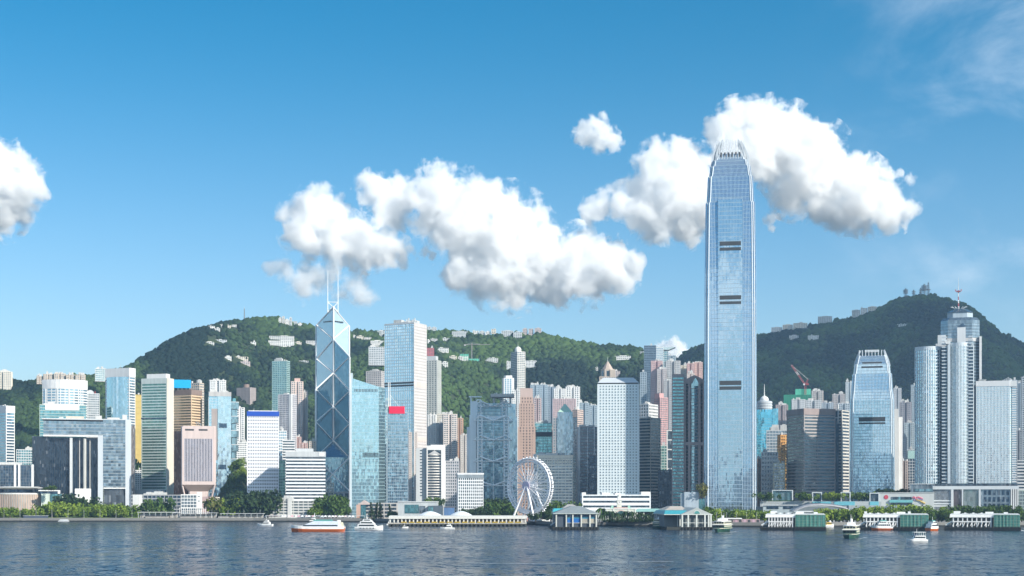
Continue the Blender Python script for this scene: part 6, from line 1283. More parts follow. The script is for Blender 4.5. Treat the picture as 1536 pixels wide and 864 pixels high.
# ================================================================ piers, big wheel, boats, trees, hill houses
def leafmat(name, lo, hi):
    q = NM(name); tcn = q.n('ShaderNodeTexCoord'); oi = q.n('ShaderNodeObjectInfo'); a = q.noise(tcn.outputs['Object'], .55, 4, .7)
    v = q.math('ADD', a.outputs[0], q.math('MULTIPLY', q.math('SUBTRACT', oi.outputs['Random'], .5), .3))
    q.l(q.ramp(v, .3, .72, lo, hi), q.b.inputs['Base Color']); q.b.inputs['Roughness'].default_value = .65; q.b.inputs['Specular IOR Level'].default_value = .25
    return q.m
def crown_mesh(seed, mat, kind='round'):
    """leaf clumps through a lumpy crown of unit height; trunk top at z = 0"""
    rs = np.random.default_rng(seed); mb = MB()
    if kind == 'round': lobes = [((rs.normal(0,.24), rs.normal(0,.24), rs.uniform(.28,.75)), rs.uniform(.20,.36)) for _ in range(9)]
    elif kind == 'flat': lobes = [((rs.normal(0,.42), rs.normal(0,.36), rs.uniform(.32,.62)), rs.uniform(.20,.32)) for _ in range(11)]
    elif kind == 'cone': lobes = [((rs.normal(0,.03), rs.normal(0,.03), z), .20*(1.05-z)+.03) for z in np.linspace(.05,.97,10)]
    n = 55 if kind != 'cone' else 26
    if kind == 'palm':
        for k in range(13):
            a = 2*math.pi*k/13 + rs.uniform(-.2,.2); up = rs.uniform(.1,.5); prev = Vector((0,0,.72))
            for j in range(4):
                t = (j+1)/4; p = Vector((math.cos(a)*.62*t, math.sin(a)*.62*t, .72+up*t-.75*t*t)); w = Vector((-math.sin(a), math.cos(a), 0))*(.085*(1.1-t)+.02)
                w0 = Vector((-math.sin(a), math.cos(a), 0))*(.085*(1.35-t)+.02); mb.add([prev-w0, prev+w0, p+w, p-w], [(0,1,2,3)]); prev = p
        return mb.mesh('crown', mat)
    for (c, r) in lobes:
        for _ in range(n):
            d = rs.normal(0,1,3); d /= np.linalg.norm(d); p = np.array(c) + d*r*rs.uniform(.45,1.08); s_ = rs.uniform(.05,.10)*(1 if kind != 'cone' else .7)
            nn = Vector(d*.7 + rs.normal(0,.6,3)).normalized(); u = nn.orthogonal().normalized(); w = nn.cross(u); a = rs.uniform(0,6.28); u, w = u*math.cos(a)+w*math.sin(a), w*math.cos(a)-u*math.sin(a)
            q = Vector(p); b = nn*s_*.35
            mb.add([q-u*s_-b, q-w*s_*.8, q+u*s_-b, q+w*s_*.8], [(0,1,2,3)])
    return mb.mesh('crown', mat)
def build_trees():
    bright = leafmat('leaf_bright', (.06,.12,.010), (.26,.34,.04)); mid = leafmat('leaf_mid', (.025,.065,.010), (.12,.19,.03)); dark = leafmat('leaf_dark', (.012,.030,.010), (.045,.085,.022)); olive = leafmat('leaf_olive', (.05,.065,.012), (.20,.19,.05))
    bark = wall((.13,.10,.075), .9, .2); V = {}
    def variant(kind, mat, k):
        key = (kind, mat.name, k)
        if key not in V:
            tk = MB(); 
            if kind == 'palm': tk.tube((0,0,0), (.02,0,.36), .028, .022, 7).tube((.02,0,.36), (0,0,.74), .022, .018, 7)
            else:
                tk.tube((0,0,0), (0,0,.36), .045, .03, 7)
                for a in range(4): tk.tube((0,0,.30), (math.cos(a*1.6+k)*.2, math.sin(a*1.6+k)*.2, .56), .02, .008, 5)
            V[key] = (tk.mesh('trunk', bark), crown_mesh(hash(kind) % 97 + k*13 + 5, mat, kind))
        return V[key]
    names = {'round': 'broadleaf_tree', 'flat': 'spreading_tree', 'palm': 'palm_tree', 'cone': 'conifer_tree'}
    rs = random.Random(3)
    def tree(px, ybase, h, mat, label, kind='round', w=1.0, Y=None, zb=GZ, group=None):
        """h = height in photo pixels"""
        Y = Y or 1600; H = h*Y/F; X = PX(px, Y); tk, cr = variant(kind, mat, rs.randrange(3))
        t = thing(names[kind], label, {'round':'tree','flat':'tree','palm':'palm tree','cone':'conifer'}[kind], (X, Y, zb), rs.uniform(0, 6.28), group)
        t.scale = (H*w*rs.uniform(.92,1.1), H*w*rs.uniform(.92,1.1), H)
        mkobj('trunk', tk, t); mkobj('crown', cr, t)
    def row(x0, x1, n, h0, h1, mat, label, Y, group, kind='round', w=1.0, zb=GZ, dY=14):
        for i in range(n):
            px = x0 + (x1-x0)*(i+.5)/n + rs.uniform(-.35,.35)*(x1-x0)/n
            tree(px, 0, rs.uniform(h0, h1), mat, label, kind, w, Y + rs.uniform(-dY, dY), zb, group)
    # ground line is about y 777 at Y 1600
    row(-8, 58, 9, 13, 19, bright, 'bright green tree in the row in front of the round council building', 1622, 'trees before the round council building', w=1.05)
    row(60, 120, 9, 19, 26, bright, 'bright green tree on the lawn between the council building and the gateway', 1640, 'trees on the lawn left of the gateway', w=1.0)
    row(92, 136, 4, 30, 40, dark, 'tall dark tree standing under the opening of the gateway building', 1690, 'tall dark trees under the gateway', w=.85)
    row(120, 206, 13, 17, 24, bright, 'bright green tree in the row in front of the gateway building', 1630, 'trees before the gateway building', w=1.0)
    row(222, 252, 5, 22, 32, mid, 'green tree in the clump before the green striped tower', 1640, 'trees before the green striped tower', w=.85)
    row(318, 332, 2, 30, 33, olive, 'yellowish olive tree beside the low wing of the guard block', 1640, 'olive trees beside the guard block')
    row(330, 352, 4, 27, 36, bright, 'light green tree right of the guard block', 1635, 'light green trees right of the guard block', w=.8)
    row(352, 404, 9, 30, 44, dark, 'big dark green tree massed at the foot of the white tower with a blue top', 1640, 'dark trees below the white tower with a blue top', w=.85)
    for k in range(16):
        u = rs.uniform(.22, .85); v = rs.uniform(.05, .95); tree(332+48*u, 0, rs.uniform(15, 22), mid if k % 3 else bright, 'green tree on the bank left of the white tower with a blue top', Y=1760+170*v, zb=GZ-2+62*(math.sin(math.pi*u)**.7)*min(1, v*1.25)**.8*(1 if v < .9 else .6), group='trees on the bank left of the white tower')
    for k, (px, h) in enumerate(((477,24),(472,18))): tree(px, 0, h, bright, ('yellow green tree right of the long naval block', 'smaller yellow green tree at the end of the long naval block')[k], Y=1610)
    row(484, 520, 6, 26, 38, mid, 'green tree before the stone foot of the braced tower', 1620, 'trees before the braced tower', w=.75)
    row(550, 588, 4, 21, 25, dark, 'dark pointed conifer standing before the brick clubhouse', 1560, 'conifers before the brick clubhouse', 'cone', w=1.0)
    row(585, 596, 2, 12, 15, mid, 'small green tree between the clubhouse and the teal glazed hall', 1545, 'small trees beside the teal glazed hall')
    row(644, 664, 3, 12, 16, mid, 'green tree growing on the roof terrace below the bowed tower', 1700, 'trees below the bowed tower', zb=16)
    row(690, 722, 6, 15, 20, dark, 'dark green tree at the foot of the white gridded block', 1545, 'dark trees below the gridded block', w=1.1)
    row(726, 768, 9, 20, 30, mid, 'green tree below the truss hung tower, left of the big wheel', 1560, 'trees left of the big wheel', w=.95)
    row(728, 764, 5, 26, 32, dark, 'dark tree behind the green ones at the foot of the truss hung tower', 1640, 'dark trees below the truss hung tower', w=.9)
    for k, px in enumerate((803, 816, 826)): tree(px, 0, (17, 20, 18)[k], dark, ('dark spreading tree under the big wheel, leftmost of three', 'dark spreading tree under the big wheel, middle of three', 'dark spreading tree under the big wheel, rightmost of three')[k], 'flat', .8, 1372+k*5)
    row(826, 866, 6, 20, 32, mid, 'green tree before the hotel, right of the big wheel', 1500, 'trees before the hotel', w=.8)
    row(898, 996, 18, 15, 22, dark, 'dark palm tree in the row before the clock tower pier building', 1322, 'palm trees along the central quay', 'palm', w=.75, dY=6)
    for k, px in enumerate((899, 904, 908)): tree(px, 0, 27-k, mid, ('tall palm left of the clock tower building, leftmost of three', 'tall palm left of the clock tower building, middle of three', 'tall palm left of the clock tower building, nearest to it')[k], 'palm', .55, 1345)
    row(906, 1000, 22, 5, 8, dark, 'low clipped bush along the central quay', 1316, 'bushes along the central quay', w=1.4, dY=3)
    row(1052, 1078, 3, 20, 26, bright, 'light green tree right of the gabled ferry pier', 1330, 'light green trees right of the gabled ferry pier', w=.9)
    row(1078, 1140, 9, 20, 26, mid, 'green tree in the row at the foot of the tallest skyscraper', 1345, 'trees at the foot of the tallest skyscraper', 'flat', w=.8)
    row(1112, 1148, 4, 20, 25, bright, 'bright green tree left of the first netted pier', 1320, 'bright trees left of the first netted pier', 'flat', w=.8)
    tree(1052, 0, 24, olive, 'golden leaved tree on the roof of the glazed wing beside the skyscraper', 'round', .7, 1480, PZ(748,1480))
    row(1228, 1290, 11, 20, 26, bright, 'bright green tree in the row behind the first netted pier', 1318, 'trees behind the first netted pier', 'flat', w=.75)
    row(1290, 1352, 9, 24, 30, bright, 'bright green tree behind the second netted pier', 1330, 'trees behind the second netted pier', 'flat', w=.75)
    row(1352, 1392, 6, 27, 31, bright, 'bright green tree under the mall artwork wall', 1350, 'trees under the mall artwork wall', 'flat', w=.8)
    row(1386, 1430, 7, 17, 22, mid, 'green tree below the hotel podium, left of the third netted pier', 1322, 'trees left of the third netted pier', w=.95)
    row(1432, 1545, 15, 23, 29, mid, 'green tree behind the third netted pier', 1335, 'trees behind the third netted pier', w=.85)
    zt = PZ(752, 1425)
    for a, b, n, lb in ((1143,1158,2,'green tree on the terrace left of the large glass pavilion'),(1199,1216,3,'green tree on the terrace right of the large glass pavilion'),(1234,1258,4,'bright green tree on the terrace between the two framed pavilions'),(1277,1301,4,'green tree on the terrace right of the framed pavilions')):
        row(a, b, n, 13, 17, bright if 'bright' in lb else mid, lb, 1432, lb.replace('green tree', 'trees'), 'flat', w=.85, zb=zt, dY=4)
    row(1316, 1366, 9, 5, 8, dark, 'dark shrub on the roof garden of the mall', 1440, 'shrubs on the mall roof', w=1.3, zb=PZ(739.5,1415), dY=5)
    row(66, 84, 4, 6, 9, mid, 'shrub on the roof of the council building side hall', 1690, 'shrubs on the council building roof', w=1.2, zb=PZ(736,1690), dY=3)
    row(201, 213, 5, 40, 80, mid, 'green tree on the bank between the gateway building and the green striped tower', 2120, 'trees between the gateway and striped towers', w=.5, zb=GZ+10)

def hull(L, B, D, bow=.28, sheer=.25, z0=-.6, stern=.9, n=14):
    """boat hull along +x (bow at +x), deck at D"""
    rings = []
    for i in range(n+1):
        t = i/n; x = -L/2 + L*t; k = 1.0 if t < 1-bow else max(.02, 1-((t-(1-bow))/bow)**1.9); k *= stern + (1-stern)*min(1, t/.3)
        h = D*(1+sheer*max(0, t-.5)**2*4); b = B/2*k
        rings.append([(x*(1-.02), -b*.72, z0), (x, -b, h*.55), (x, -b, h), (x, b, h), (x, b, h*.55), (x*(1-.02), b*.72, z0)])
    return MB().loft([r[::-1] for r in rings])
BOAT = {}
def cabin(L, B, z0, z1, x0, front=1.2, back=.3, taper=.9):
    return MB().loft([[(x0-L/2,-B/2,z0),(x0+L/2,-B/2,z0),(x0+L/2,B/2,z0),(x0-L/2,B/2,z0)],[(x0-L/2+back,-B/2*taper,z1),(x0+L/2-front,-B/2*taper,z1),(x0+L/2-front,B/2*taper,z1),(x0-L/2+back,B/2*taper,z1)]])
def winband(L, B, z0, z1, x0, front=1.2, back=.3, n=0):
    if not n: return cabin(L, B+.16, z0, z1, x0, front*.5, back*.5, .985)
    mb = MB(); w = L/n
    for k in range(n):
        for sy in (-1, 1): mb.box(x0-L/2+k*w+w*.16, x0-L/2+k*w+w*.84, *(sorted((sy*(B/2-.2), sy*(B/2+.06)))), z0, z1)
    return mb
def boat(name, label, cat, px, ywl, rz):
    Y = CAMZ*F/(ywl-HZ); return thing(name, label, cat, (PX(px, Y), Y, 0), R(rz)), Y
WHITE_B = plain('boat_white', (.82,.82,.80), .35); ORANGE_B = plain('boat_orange', (.60,.14,.03), .4); DKGLASS = plain('boat_glass', (.02,.03,.04), .12); GREEN_B = plain('ferry_green', (.02,.075,.05), .45); CREAM_B = plain('ferry_cream', (.62,.60,.46), .5); BLACKR = plain('black_rubber', (.02,.02,.02), .7); YEL = plain('yellow_paint', (.62,.42,.04), .45); TEAL_B = plain('teal_paint', (.08,.28,.26), .45)
def rails(mb, pts, h=1.0):
    mb.path([(x, y, z+h) for x, y, z in pts], .06, 4)
    for x, y, z in pts: mb.tube((x, y, z), (x, y, z+h), .05, n=4)
    return mb
def build_boats():
    # high speed ferry
    r, Y = boat('fast_ferry', 'white fast ferry with an orange hull speeding to the left', 'ferry', 477, 797.5, 180); L = 80*Y/F
    h = hull(L, 9.5, 3.0, .22, .3).obj('hull', ORANGE_B, r)
    hull(L*1.005, 9.8, 3.9, .22, .35, z0=2.9).obj('upper_hull', WHITE_B, r)
    cabin(L*.74, 8.6, 3.9, 8.2, -L*.035, 11, .5, .9).obj('cabin', plain('ferry_blue_white', (.62,.68,.76), .35), r); winband(L*.66, 8.7, 4.3, 5.3, -L*.05, 2.2, .2).obj('window_band', DKGLASS, r)
    cabin(L*.36, 7.2, 8.2, 9.3, -L*.09, 1.5, .5).obj('roof_deck', TEAL_B, r); cabin(5, 5, 8.2, 10.2, L*.10, 2, .4).obj('wheelhouse', WHITE_B, r); winband(4.6, 4.9, 9.0, 9.7, L*.10, 1.4, .3).obj('wheelhouse_window', DKGLASS, r)
    mm = MB().tube((L*.08,0,9), (L*.06,0,14.5), .45, .18, 7); mm.box(L*.05, L*.09, -1.6, 1.6, 11.5, 11.9); mm.obj('mast', WHITE_B, r)
    cabin(3.2, 7.5, 3.9, 9.0, -L*.40, .3, 1).obj('stern_house', WHITE_B, r); cabin(2.2, 6, 3.9, 7.4, -L*.455, .3, .8).obj('exhaust_block', CREAM_B, r)
    rails(MB(), [(-L*.49, -4, 3.9), (-L*.49, 0, 3.9), (-L*.49, 4, 3.9)]).obj('railing', WHITE_B, r)
    # three deck yacht
    r, Y = boat('motor_yacht', 'large white motor yacht with three stepped decks near the pier end', 'yacht', 554, 795, -12); L = 43*Y/F
    hull(L, 6.2, 2.6, .35, .5).obj('hull', WHITE_B, r); cabin(L*.68, 5.6, 2.6, 5.0, -L*.06, 2.6, .4).obj('main_deck', WHITE_B, r); winband(L*.58, 5.5, 3.2, 4.3, -L*.06, 1.6, .3).obj('window_band', DKGLASS, r)
    cabin(L*.52, 5.2, 5.0, 7.2, -L*.06, 2.6, .4).obj('upper_deck', WHITE_B, r); winband(L*.44, 5.0, 5.5, 6.5, -L*.06, 1.6, .3).obj('window_band', DKGLASS, r); cabin(L*.33, 4.4, 7.2, 9.0, -L*.06, 2.2, .6).obj('sun_deck', WHITE_B, r); winband(L*.24, 4.2, 7.7, 8.5, -L*.05, 1.4, .3).obj('window_band', DKGLASS, r)
    for k in range(5): MB().box(-L*.3+k*2.7, -L*.3+k*2.7+1.1, -3.14, -2.9, 1.3, 1.8).obj('porthole', DKGLASS, r)
    mm = MB().tube((-L*.08,0,9), (-L*.1,0,12.5), .3, .1, 6); mm.box(-L*.12, -L*.06, -1.3, 1.3, 10.4, 10.7); mm.obj('radar_mast', WHITE_B, r); rails(MB(), [(L*.2,-2.9,2.7),(L*.3,-2.6,2.9),(L*.4,-1.6,3.1),(L*.48,-.3,3.3),(L*.4,1.6,3.1)]).obj('railing', WHITE_B, r)
    def cruiser(label, px, yw, rz, n, tall=1.0, flag=False):
        r, Y = boat('motor_cruiser', label, 'boat', px, yw, rz); L = n*Y/F
        hull(L, L*.26, 1.5*tall, .4, .5).obj('hull', WHITE_B, r); cabin(L*.5, L*.2, 1.5*tall, 3.4*tall, -L*.08, 1.8, .3).obj('cabin', WHITE_B, r); winband(L*.42, L*.195, 2.0*tall, 2.8*tall, -L*.07, 1.2, .3).obj('window_band', DKGLASS, r)
        cabin(L*.28, L*.16, 3.4*tall, 4.9*tall, -L*.1, 1.2, .3).obj('flybridge', WHITE_B, r); winband(L*.2, L*.15, 3.8*tall, 4.4*tall, -L*.09, .9, .2).obj('bridge_window', DKGLASS, r); MB().tube((-L*.1,0,4.8*tall), (-L*.12,0,7.6*tall), .16, .07, 6).obj('mast', WHITE_B, r)
        return r
    cruiser('white motor cruiser with a tall bridge near the sea wall left of the fast ferry', 397.5, 789, 165, 25, 1.15)
    cruiser('small white motorboat in front of the left end of the long pier', 599, 789.5, 10, 19); cruiser('long low white boat moored along the long pier', 627, 789, 8, 27, .9); cruiser('white boat with a dark hull stripe before the middle of the long pier', 671, 794, 175, 22, .95)
    cruiser('tiny white motorboat close under the left end of the long pier', 585, 787.5, 0, 10, .8); cruiser('small low white speedboat in front of the long pier', 608, 792, 4, 9, .6)
    # twin deck harbour ferries seen end on
    def ferry(label, px, yw, rz, L=34, light=0):
        r, Y = boat('harbour_ferry', label, 'ferry', px, yw, rz); B = 9.2
        hull(L, B, 2.6, .3, .1, stern=.35, n=16).obj('hull', GREEN_B, r); MB().prism([(p[0], p[1]) for p in chamf(L*.92, B, 3)], 2.6, 3.0).obj('rubbing_strake', CREAM_B, r)
        cabin(L*.78, B*.92, 3.0, 5.4, 0, .3, .3, 1.0).obj('lower_deck', GREEN_B, r); winband(L*.72, B*.92, 3.8, 5.0, 0, n=12).obj('window_row', CREAM_B, r)
        cabin(L*.86, B*1.0, 5.4, 5.8, 0, .1, .1, 1.0).obj('deck_edge', WHITE_B, r); cabin(L*.70, B*.90, 5.8, 8.0, 0, .2, .2, 1.0).obj('upper_deck', CREAM_B, r); winband(L*.66, B*.9, 6.5, 7.6, 0, n=11).obj('window_row', DKGLASS, r)
        for sx in (-1, 1):
            mb = MB(); 
            for k in range(4): mb.box(*(sorted((sx*L*.35, sx*(L*.35+.15)))), -B*.4+k*B*.21, -B*.4+k*B*.21+B*.15, 6.5, 7.6)
            mb.obj('end_window', DKGLASS, r); mb = MB()
            for k in range(4): mb.box(*(sorted((sx*L*.39, sx*(L*.39+.12)))), -B*.4+k*B*.21, -B*.4+k*B*.21+B*.15, 3.6, 4.9)
            mb.obj('end_window', DKGLASS, r)
        MB().prism(chamf(L*.76, B*.96, 2.4), 8.0, 8.4).obj('roof', WHITE_B, r); cabin(L*.1, 4.2, 8.4, 10.2, L*.2, .3, .3).obj('wheelhouse', WHITE_B, r); cabin(L*.1, 4.2, 8.4, 10.2, -L*.2, .3, .3).obj('wheelhouse', WHITE_B, r)
        MB().tube((0,0,8.3), (0,0,12.5), .9, .8, 10).obj('funnel', WHITE_B, r); MB().tube((L*.12,0,8.3), (L*.12,0,15.5), .16, .08, 6).obj('mast', WHITE_B, r); MB().tube((-L*.12,0,8.3), (-L*.12,0,14.5), .16, .08, 6).obj('mast', WHITE_B, r)
        return r
    ferry('green and cream ferry out on the water in front of the first netted pier', 1277, 807, -108); ferry('green and cream two deck ferry leaving the quay below the tallest skyscraper', 1084, 797.5, -112); ferry('dark green ferry lying at the berth left of the gabled ferry pier', 997, 793, -50, 26)
    r, Y = boat('work_boat', 'white tour boat with an open upper deck passing the second netted pier', 'boat', 1375, 813.5, 178); L = 31*Y/F
    hull(L, 5.4, 1.7, .3, .5).obj('hull', WHITE_B, r); cabin(L*.62, 4.8, 1.7, 3.9, -L*.1, 1.4, .3).obj('cabin', WHITE_B, r); winband(L*.54, 4.8, 2.5, 3.4, -L*.1, n=7).obj('window_row', DKGLASS, r); mb = MB()
    for k in range(6):
        for sy in (-1, 1): mb.tube((-L*.38+k*L*.105, sy*2.2, 3.9), (-L*.38+k*L*.105, sy*2.2, 5.8), .07, n=5)
    mb.obj('canopy_post', WHITE_B, r); MB().box(-L*.40, L*.17, -2.5, 2.5, 5.8, 6.05).obj('canopy', WHITE_B, r); cabin(L*.14, 3.4, 3.9, 5.6, L*.06, .8, .2).obj('wheelhouse', plain('navy_paint', (.05,.09,.16)), r); MB().tube((0,0,6), (0,0,8), .1, .05, 5).obj('mast', WHITE_B, r)
    def catam(label, px, yw, rz, n, Bm=8):
        r, Y = boat('passenger_ferry', label, 'ferry', px, yw, rz); L = n*Y/F
        hull(L, Bm, 2.2, .3, .4).obj('hull', ORANGE_B, r); hull(L*1.0, Bm*1.02, 3.1, .3, .4, z0=2.15).obj('upper_hull', WHITE_B, r); cabin(L*.7, Bm*.9, 3.1, 5.6, -L*.06, 2, .3).obj('cabin', WHITE_B, r); winband(L*.62, Bm*.9, 3.7, 4.9, -L*.06, n=7).obj('window_row', DKGLASS, r)
        cabin(L*.4, Bm*.8, 5.6, 7.4, -L*.04, 1.4, .3).obj('upper_deck', WHITE_B, r); winband(L*.32, Bm*.8, 6.1, 6.9, -L*.04, n=4).obj('window_row', DKGLASS, r); cabin(L*.34, Bm*.6, 7.4, 8.3, -L*.06, .6, .3).obj('roof_house', TEAL_B, r); MB().tube((0,0,8), (-.3,0,11), .2, .1, 6).obj('mast', WHITE_B, r)
    catam('white and orange ferry berthed along the front of the second netted pier', 1322.5, 795.5, 176, 31); catam('white and orange ferry poking out at the right end of the second netted pier', 1399, 796, 30, 20, 7)
    for lb, px, yw, n, rz in (('yellow sided boat with a white bow berthed before the third netted pier', 1452, 793.5, 28, 180), ('yellow deck boat berthed at the right end of the first netted pier', 1244, 791, 14, 10)):
        r, Y = boat('work_boat', lb, 'boat', px, yw, rz); L = n*Y/F; hull(L, 4.6, 2.4, .35, .4).obj('hull', WHITE_B, r); cabin(L*.6, 4, 2.4, 4.6, -L*.1, .8, .3).obj('cabin', YEL, r); winband(L*.5, 4, 3.2, 4.1, -L*.1, n=5).obj('window_row', DKGLASS, r); cabin(L*.2, 3.2, 4.6, 6.2, L*.06, .6, .2).obj('wheelhouse', WHITE_B, r)
    # foam
    q = NM('foam'); tcn = q.n('ShaderNodeTexCoord'); mpn = q.n('ShaderNodeMapping'); mpn.inputs['Scale'].default_value = (.16,.5,1); q.l(tcn.outputs['Object'], mpn.inputs[0]); a = q.noise(mpn.outputs[0], 1, 5, .7)
    q.b.inputs['Base Color'].default_value = (.8,.82,.84,1); q.b.inputs['Roughness'].default_value = .8; mr = q.n('ShaderNodeMapRange'); q.l(a.outputs[0], mr.inputs[0]); mr.inputs[1].default_value = .36; mr.inputs[2].default_value = .6; q.l(mr.outputs[0], q.b.inputs['Alpha'])
    def wake(label, pts, w0, w1):
        mb = MB(); P_ = [(PX(a, CAMZ*F/(b-HZ)), CAMZ*F/(b-HZ)) for a, b in pts]; n = len(P_); vs = []
        for i, (x, y) in enumerate(P_):
            w = w0 + (w1-w0)*i/(n-1); vs += [(x, y-w, .06), (x, y+w, .06)]
        mb.add(vs, [(2*i, 2*i+2, 2*i+3, 2*i+1) for i in range(n-1)]); tag(mb.obj('wake', q.m), label, 'wake', kind='stuff')
    wake('white foam wake trailing behind the fast ferry', [(508,797.6),(530,797.4),(560,797.8),(600,798.2),(660,798.6)], 5, 2.2); wake('foam at the stern of the large white yacht', [(536,796),(556,796.6),(580,794.6),(590,793.6)], 3, 3)
    wake('foam wash behind the white tour boat', [(1388,814.3),(1410,814.8),(1440,814.2)], 1.6, 1.2); wake('foam streak left of the white tour boat', [(1345,809),(1362,812),(1376,814.4)], 1, 2); wake('pale wash spilling off the end of the third netted pier', [(1527,794.6),(1540,797)], 6, 9)
    wake('foam ring under the ferry in front of the first netted pier', [(1266,807.4),(1290,807.8),(1300,806)], 2, 1.2); wake('foam under the ferry leaving the quay', [(1078,798.4),(1095,798.6),(1104,797.4)], 3, 2); wake('long broken foam line on the open water at the left', [(150,828),(200,826.6),(250,825),(300,823.6),(345,822.2)], .8, .6); wake('long broken foam line across the water in the middle', [(700,845),(800,845.6),(920,843.4),(1010,842.2)], .7, .9); wake('broken foam streaks at the right', [(1240,837.5),(1290,836.6),(1345,835.6),(1380,834)], .7, .5)

def build_piers():
    # big wheel
    s = Site('observation_wheel', 'tall white observation wheel with cabins standing on the waterfront', 'big wheel', 762, 828, 687, 1400, d=12); s.root.rotation_euler = (0,0,R(-40)); Rd = 41.5*1400/F; zc = s.z(729); M = plain('wheel_white', (.92,.91,.93), .4)
    def ringm(r, y, t, n=56): return MB().path([(r*math.cos(2*math.pi*k/n), y, zc+r*math.sin(2*math.pi*k/n)) for k in range(n+1)], t, 5)
    for y in (-2.2, 2.2):
        ringm(Rd, y, .7).obj('rim', M, s.root); ringm(Rd-2.6, y, .45).obj('inner_rim', M, s.root)
    mb = MB(); n = 84
    for k in range(n):
        a, b = 2*math.pi*k/n, 2*math.pi*(k+1)/n
        for y in (-2.2, 2.2): mb.bar((Rd*math.cos(a), y, zc+Rd*math.sin(a)), ((Rd-2.6)*math.cos(b), y, zc+(Rd-2.6)*math.sin(b)), .45)
        if k % 2 == 0: mb.bar((Rd*math.cos(a), -2.2, zc+Rd*math.sin(a)), (Rd*math.cos(a), 2.2, zc+Rd*math.sin(a)), .35)
    mb.obj('rim_lattice', M, s.root)
    for k in range(28):
        a = 2*math.pi*k/28
        for y, h in ((-2.0,-4.2), (2.0,4.2)): MB().tube((1.4*math.cos(a), h, zc+1.4*math.sin(a)), ((Rd-2.4)*math.cos(a), y, zc+(Rd-2.4)*math.sin(a)), .42 if k % 2 else .3, n=5).obj('spoke', M, s.root)
    MB().tube((0,-6,zc), (0,6,zc), 2.0, n=20).obj('axle', M, s.root); h = MB()
    hb = MB().tube((0,-6.5,zc), (0,-6,zc), 4.6, n=28).obj('hub', plain('hub_pink', (.62,.52,.66), .4), s.root); MB().tube((0,6,zc), (0,6.5,zc), 4.6, n=28).obj('hub', M, s.root)
    for sx in (-1, 1):
        for y in (-5.6, 5.6): MB().tube((sx*.8, y, zc), (sx*14.5, y*1.9, 0), .95, 1.1, 8).obj('leg', M, s.root)
    cab = MB().lathe([(.1,-1.5),(1.0,-1.3),(1.25,-.4),(1.2,.5),(.9,1.1),(.1,1.3)], 0, 0, 9); cab.mesh; cme = cab.mesh('cabin', M); wme = MB().lathe([(1.29,-.35),(1.25,.45)], 0, 0, 9).mesh('cabin_window', DKGLASS)
    for k in range(42):
        a = 2*math.pi*(k+.5)/42; o = mkobj('cabin', cme, s.root, ((Rd+1.1)*math.cos(a), 0, zc+(Rd+1.1)*math.sin(a)-.4)); mkobj('cabin_window', wme, o)
    MB().box(-18, 18, -9, 9, .02, 2.0).obj('platform', WHITE, s.root); MB().box(-17, 6, -12, -9.2, 0, 3.6).obj('ticket_booth', plain('booth_pink', (.55,.30,.26)), s.root)
    # long colonnaded pier
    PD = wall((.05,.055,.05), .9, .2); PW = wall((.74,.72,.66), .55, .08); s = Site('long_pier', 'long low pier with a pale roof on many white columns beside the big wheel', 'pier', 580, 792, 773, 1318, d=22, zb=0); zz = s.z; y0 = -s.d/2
    MB().box(s.x(582), s.x(790), y0, s.d/2, zz(786), zz(784)).obj('deck', wall((.5,.47,.42)), s.root); me = MB().box(-1, 1, -1, 1, -2, zz(786)-.02).mesh('pile', PD)
    for k in range(34): mkobj('pile', me, s.root, (s.x(584+k*6.2), y0+1.5, 0))
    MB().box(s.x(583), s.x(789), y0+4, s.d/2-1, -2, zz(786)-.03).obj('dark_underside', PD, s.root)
    MB().loft([[(s.x(a), y0-1.2, zz(776.6)), (s.x(a), y0+3, zz(774.2)), (s.x(a), s.d/2-4, zz(773.4)), (s.x(a), s.d/2, zz(775.6))][::-1] for a in (583, 790)]).obj('roof', wall((.66,.64,.58), .5, .08), s.root)
    MB().box(s.x(583), s.x(790), y0-1.2, y0-.7, zz(778.2), zz(776.6)-.02).obj('fascia', PW, s.root); me = MB().box(-.55, .55, -.4, .4, zz(784)+.01, zz(778.2)).mesh('column', PW)
    for k in range(36): mkobj('column', me, s.root, (s.x(585.5+k*5.8), y0, 0))
    MB().box(s.x(590), s.x(788), y0+7, y0+8, zz(784)+.02, zz(777.6)).obj('rear_wall', wall((.30,.29,.30)), s.root); me = MB().box(-2.6, 2.6, -.2, .2, zz(784)+.03, zz(782.6)).mesh('yellow_barrier', YEL)
    for k in range(16): mkobj('yellow_barrier', me, s.root, (s.x(606+k*11.4), y0-.5, 0))
    me = MB().box(-2.2, 2.2, -.3, .3, zz(782.6), zz(779.6)).mesh('shop_front', wall((.45,.30,.22)))
    for k in range(12): mkobj('shop_front', me, s.root, (s.x(600+k*16), y0+6.6, 0))
    for px, a, b in ((644, 766.8, 20), (691, 766.6, 19)):
        s2 = Site('tent_roof', 'white tensile tent roof behind the long pier, ' + ('left of two' if px < 670 else 'right of two'), 'tent roof', px-b, px+b, a, 1370, d=24); n = 20; rg = []
        for j in range(6):
            t = j/5; rg.append([(s2.w/2*(1-t)*math.cos(2*math.pi*k/n), s2.d/2*(1-t)*math.sin(2*math.pi*k/n), s2.z(774.5)+(s2.H-s2.z(774.5))*(1-(1-t)**1.7)) for k in range(n)])
        MB().loft(rg).obj('canopy', wall((.72,.75,.78), .5, .04), s2.root)
        for sx in (-.85, .85): MB().tube((s2.w/2*sx, 0, 0), (s2.w/2*sx, 0, s2.z(774)), .35, n=6).obj('post', WHITE, s2.root)
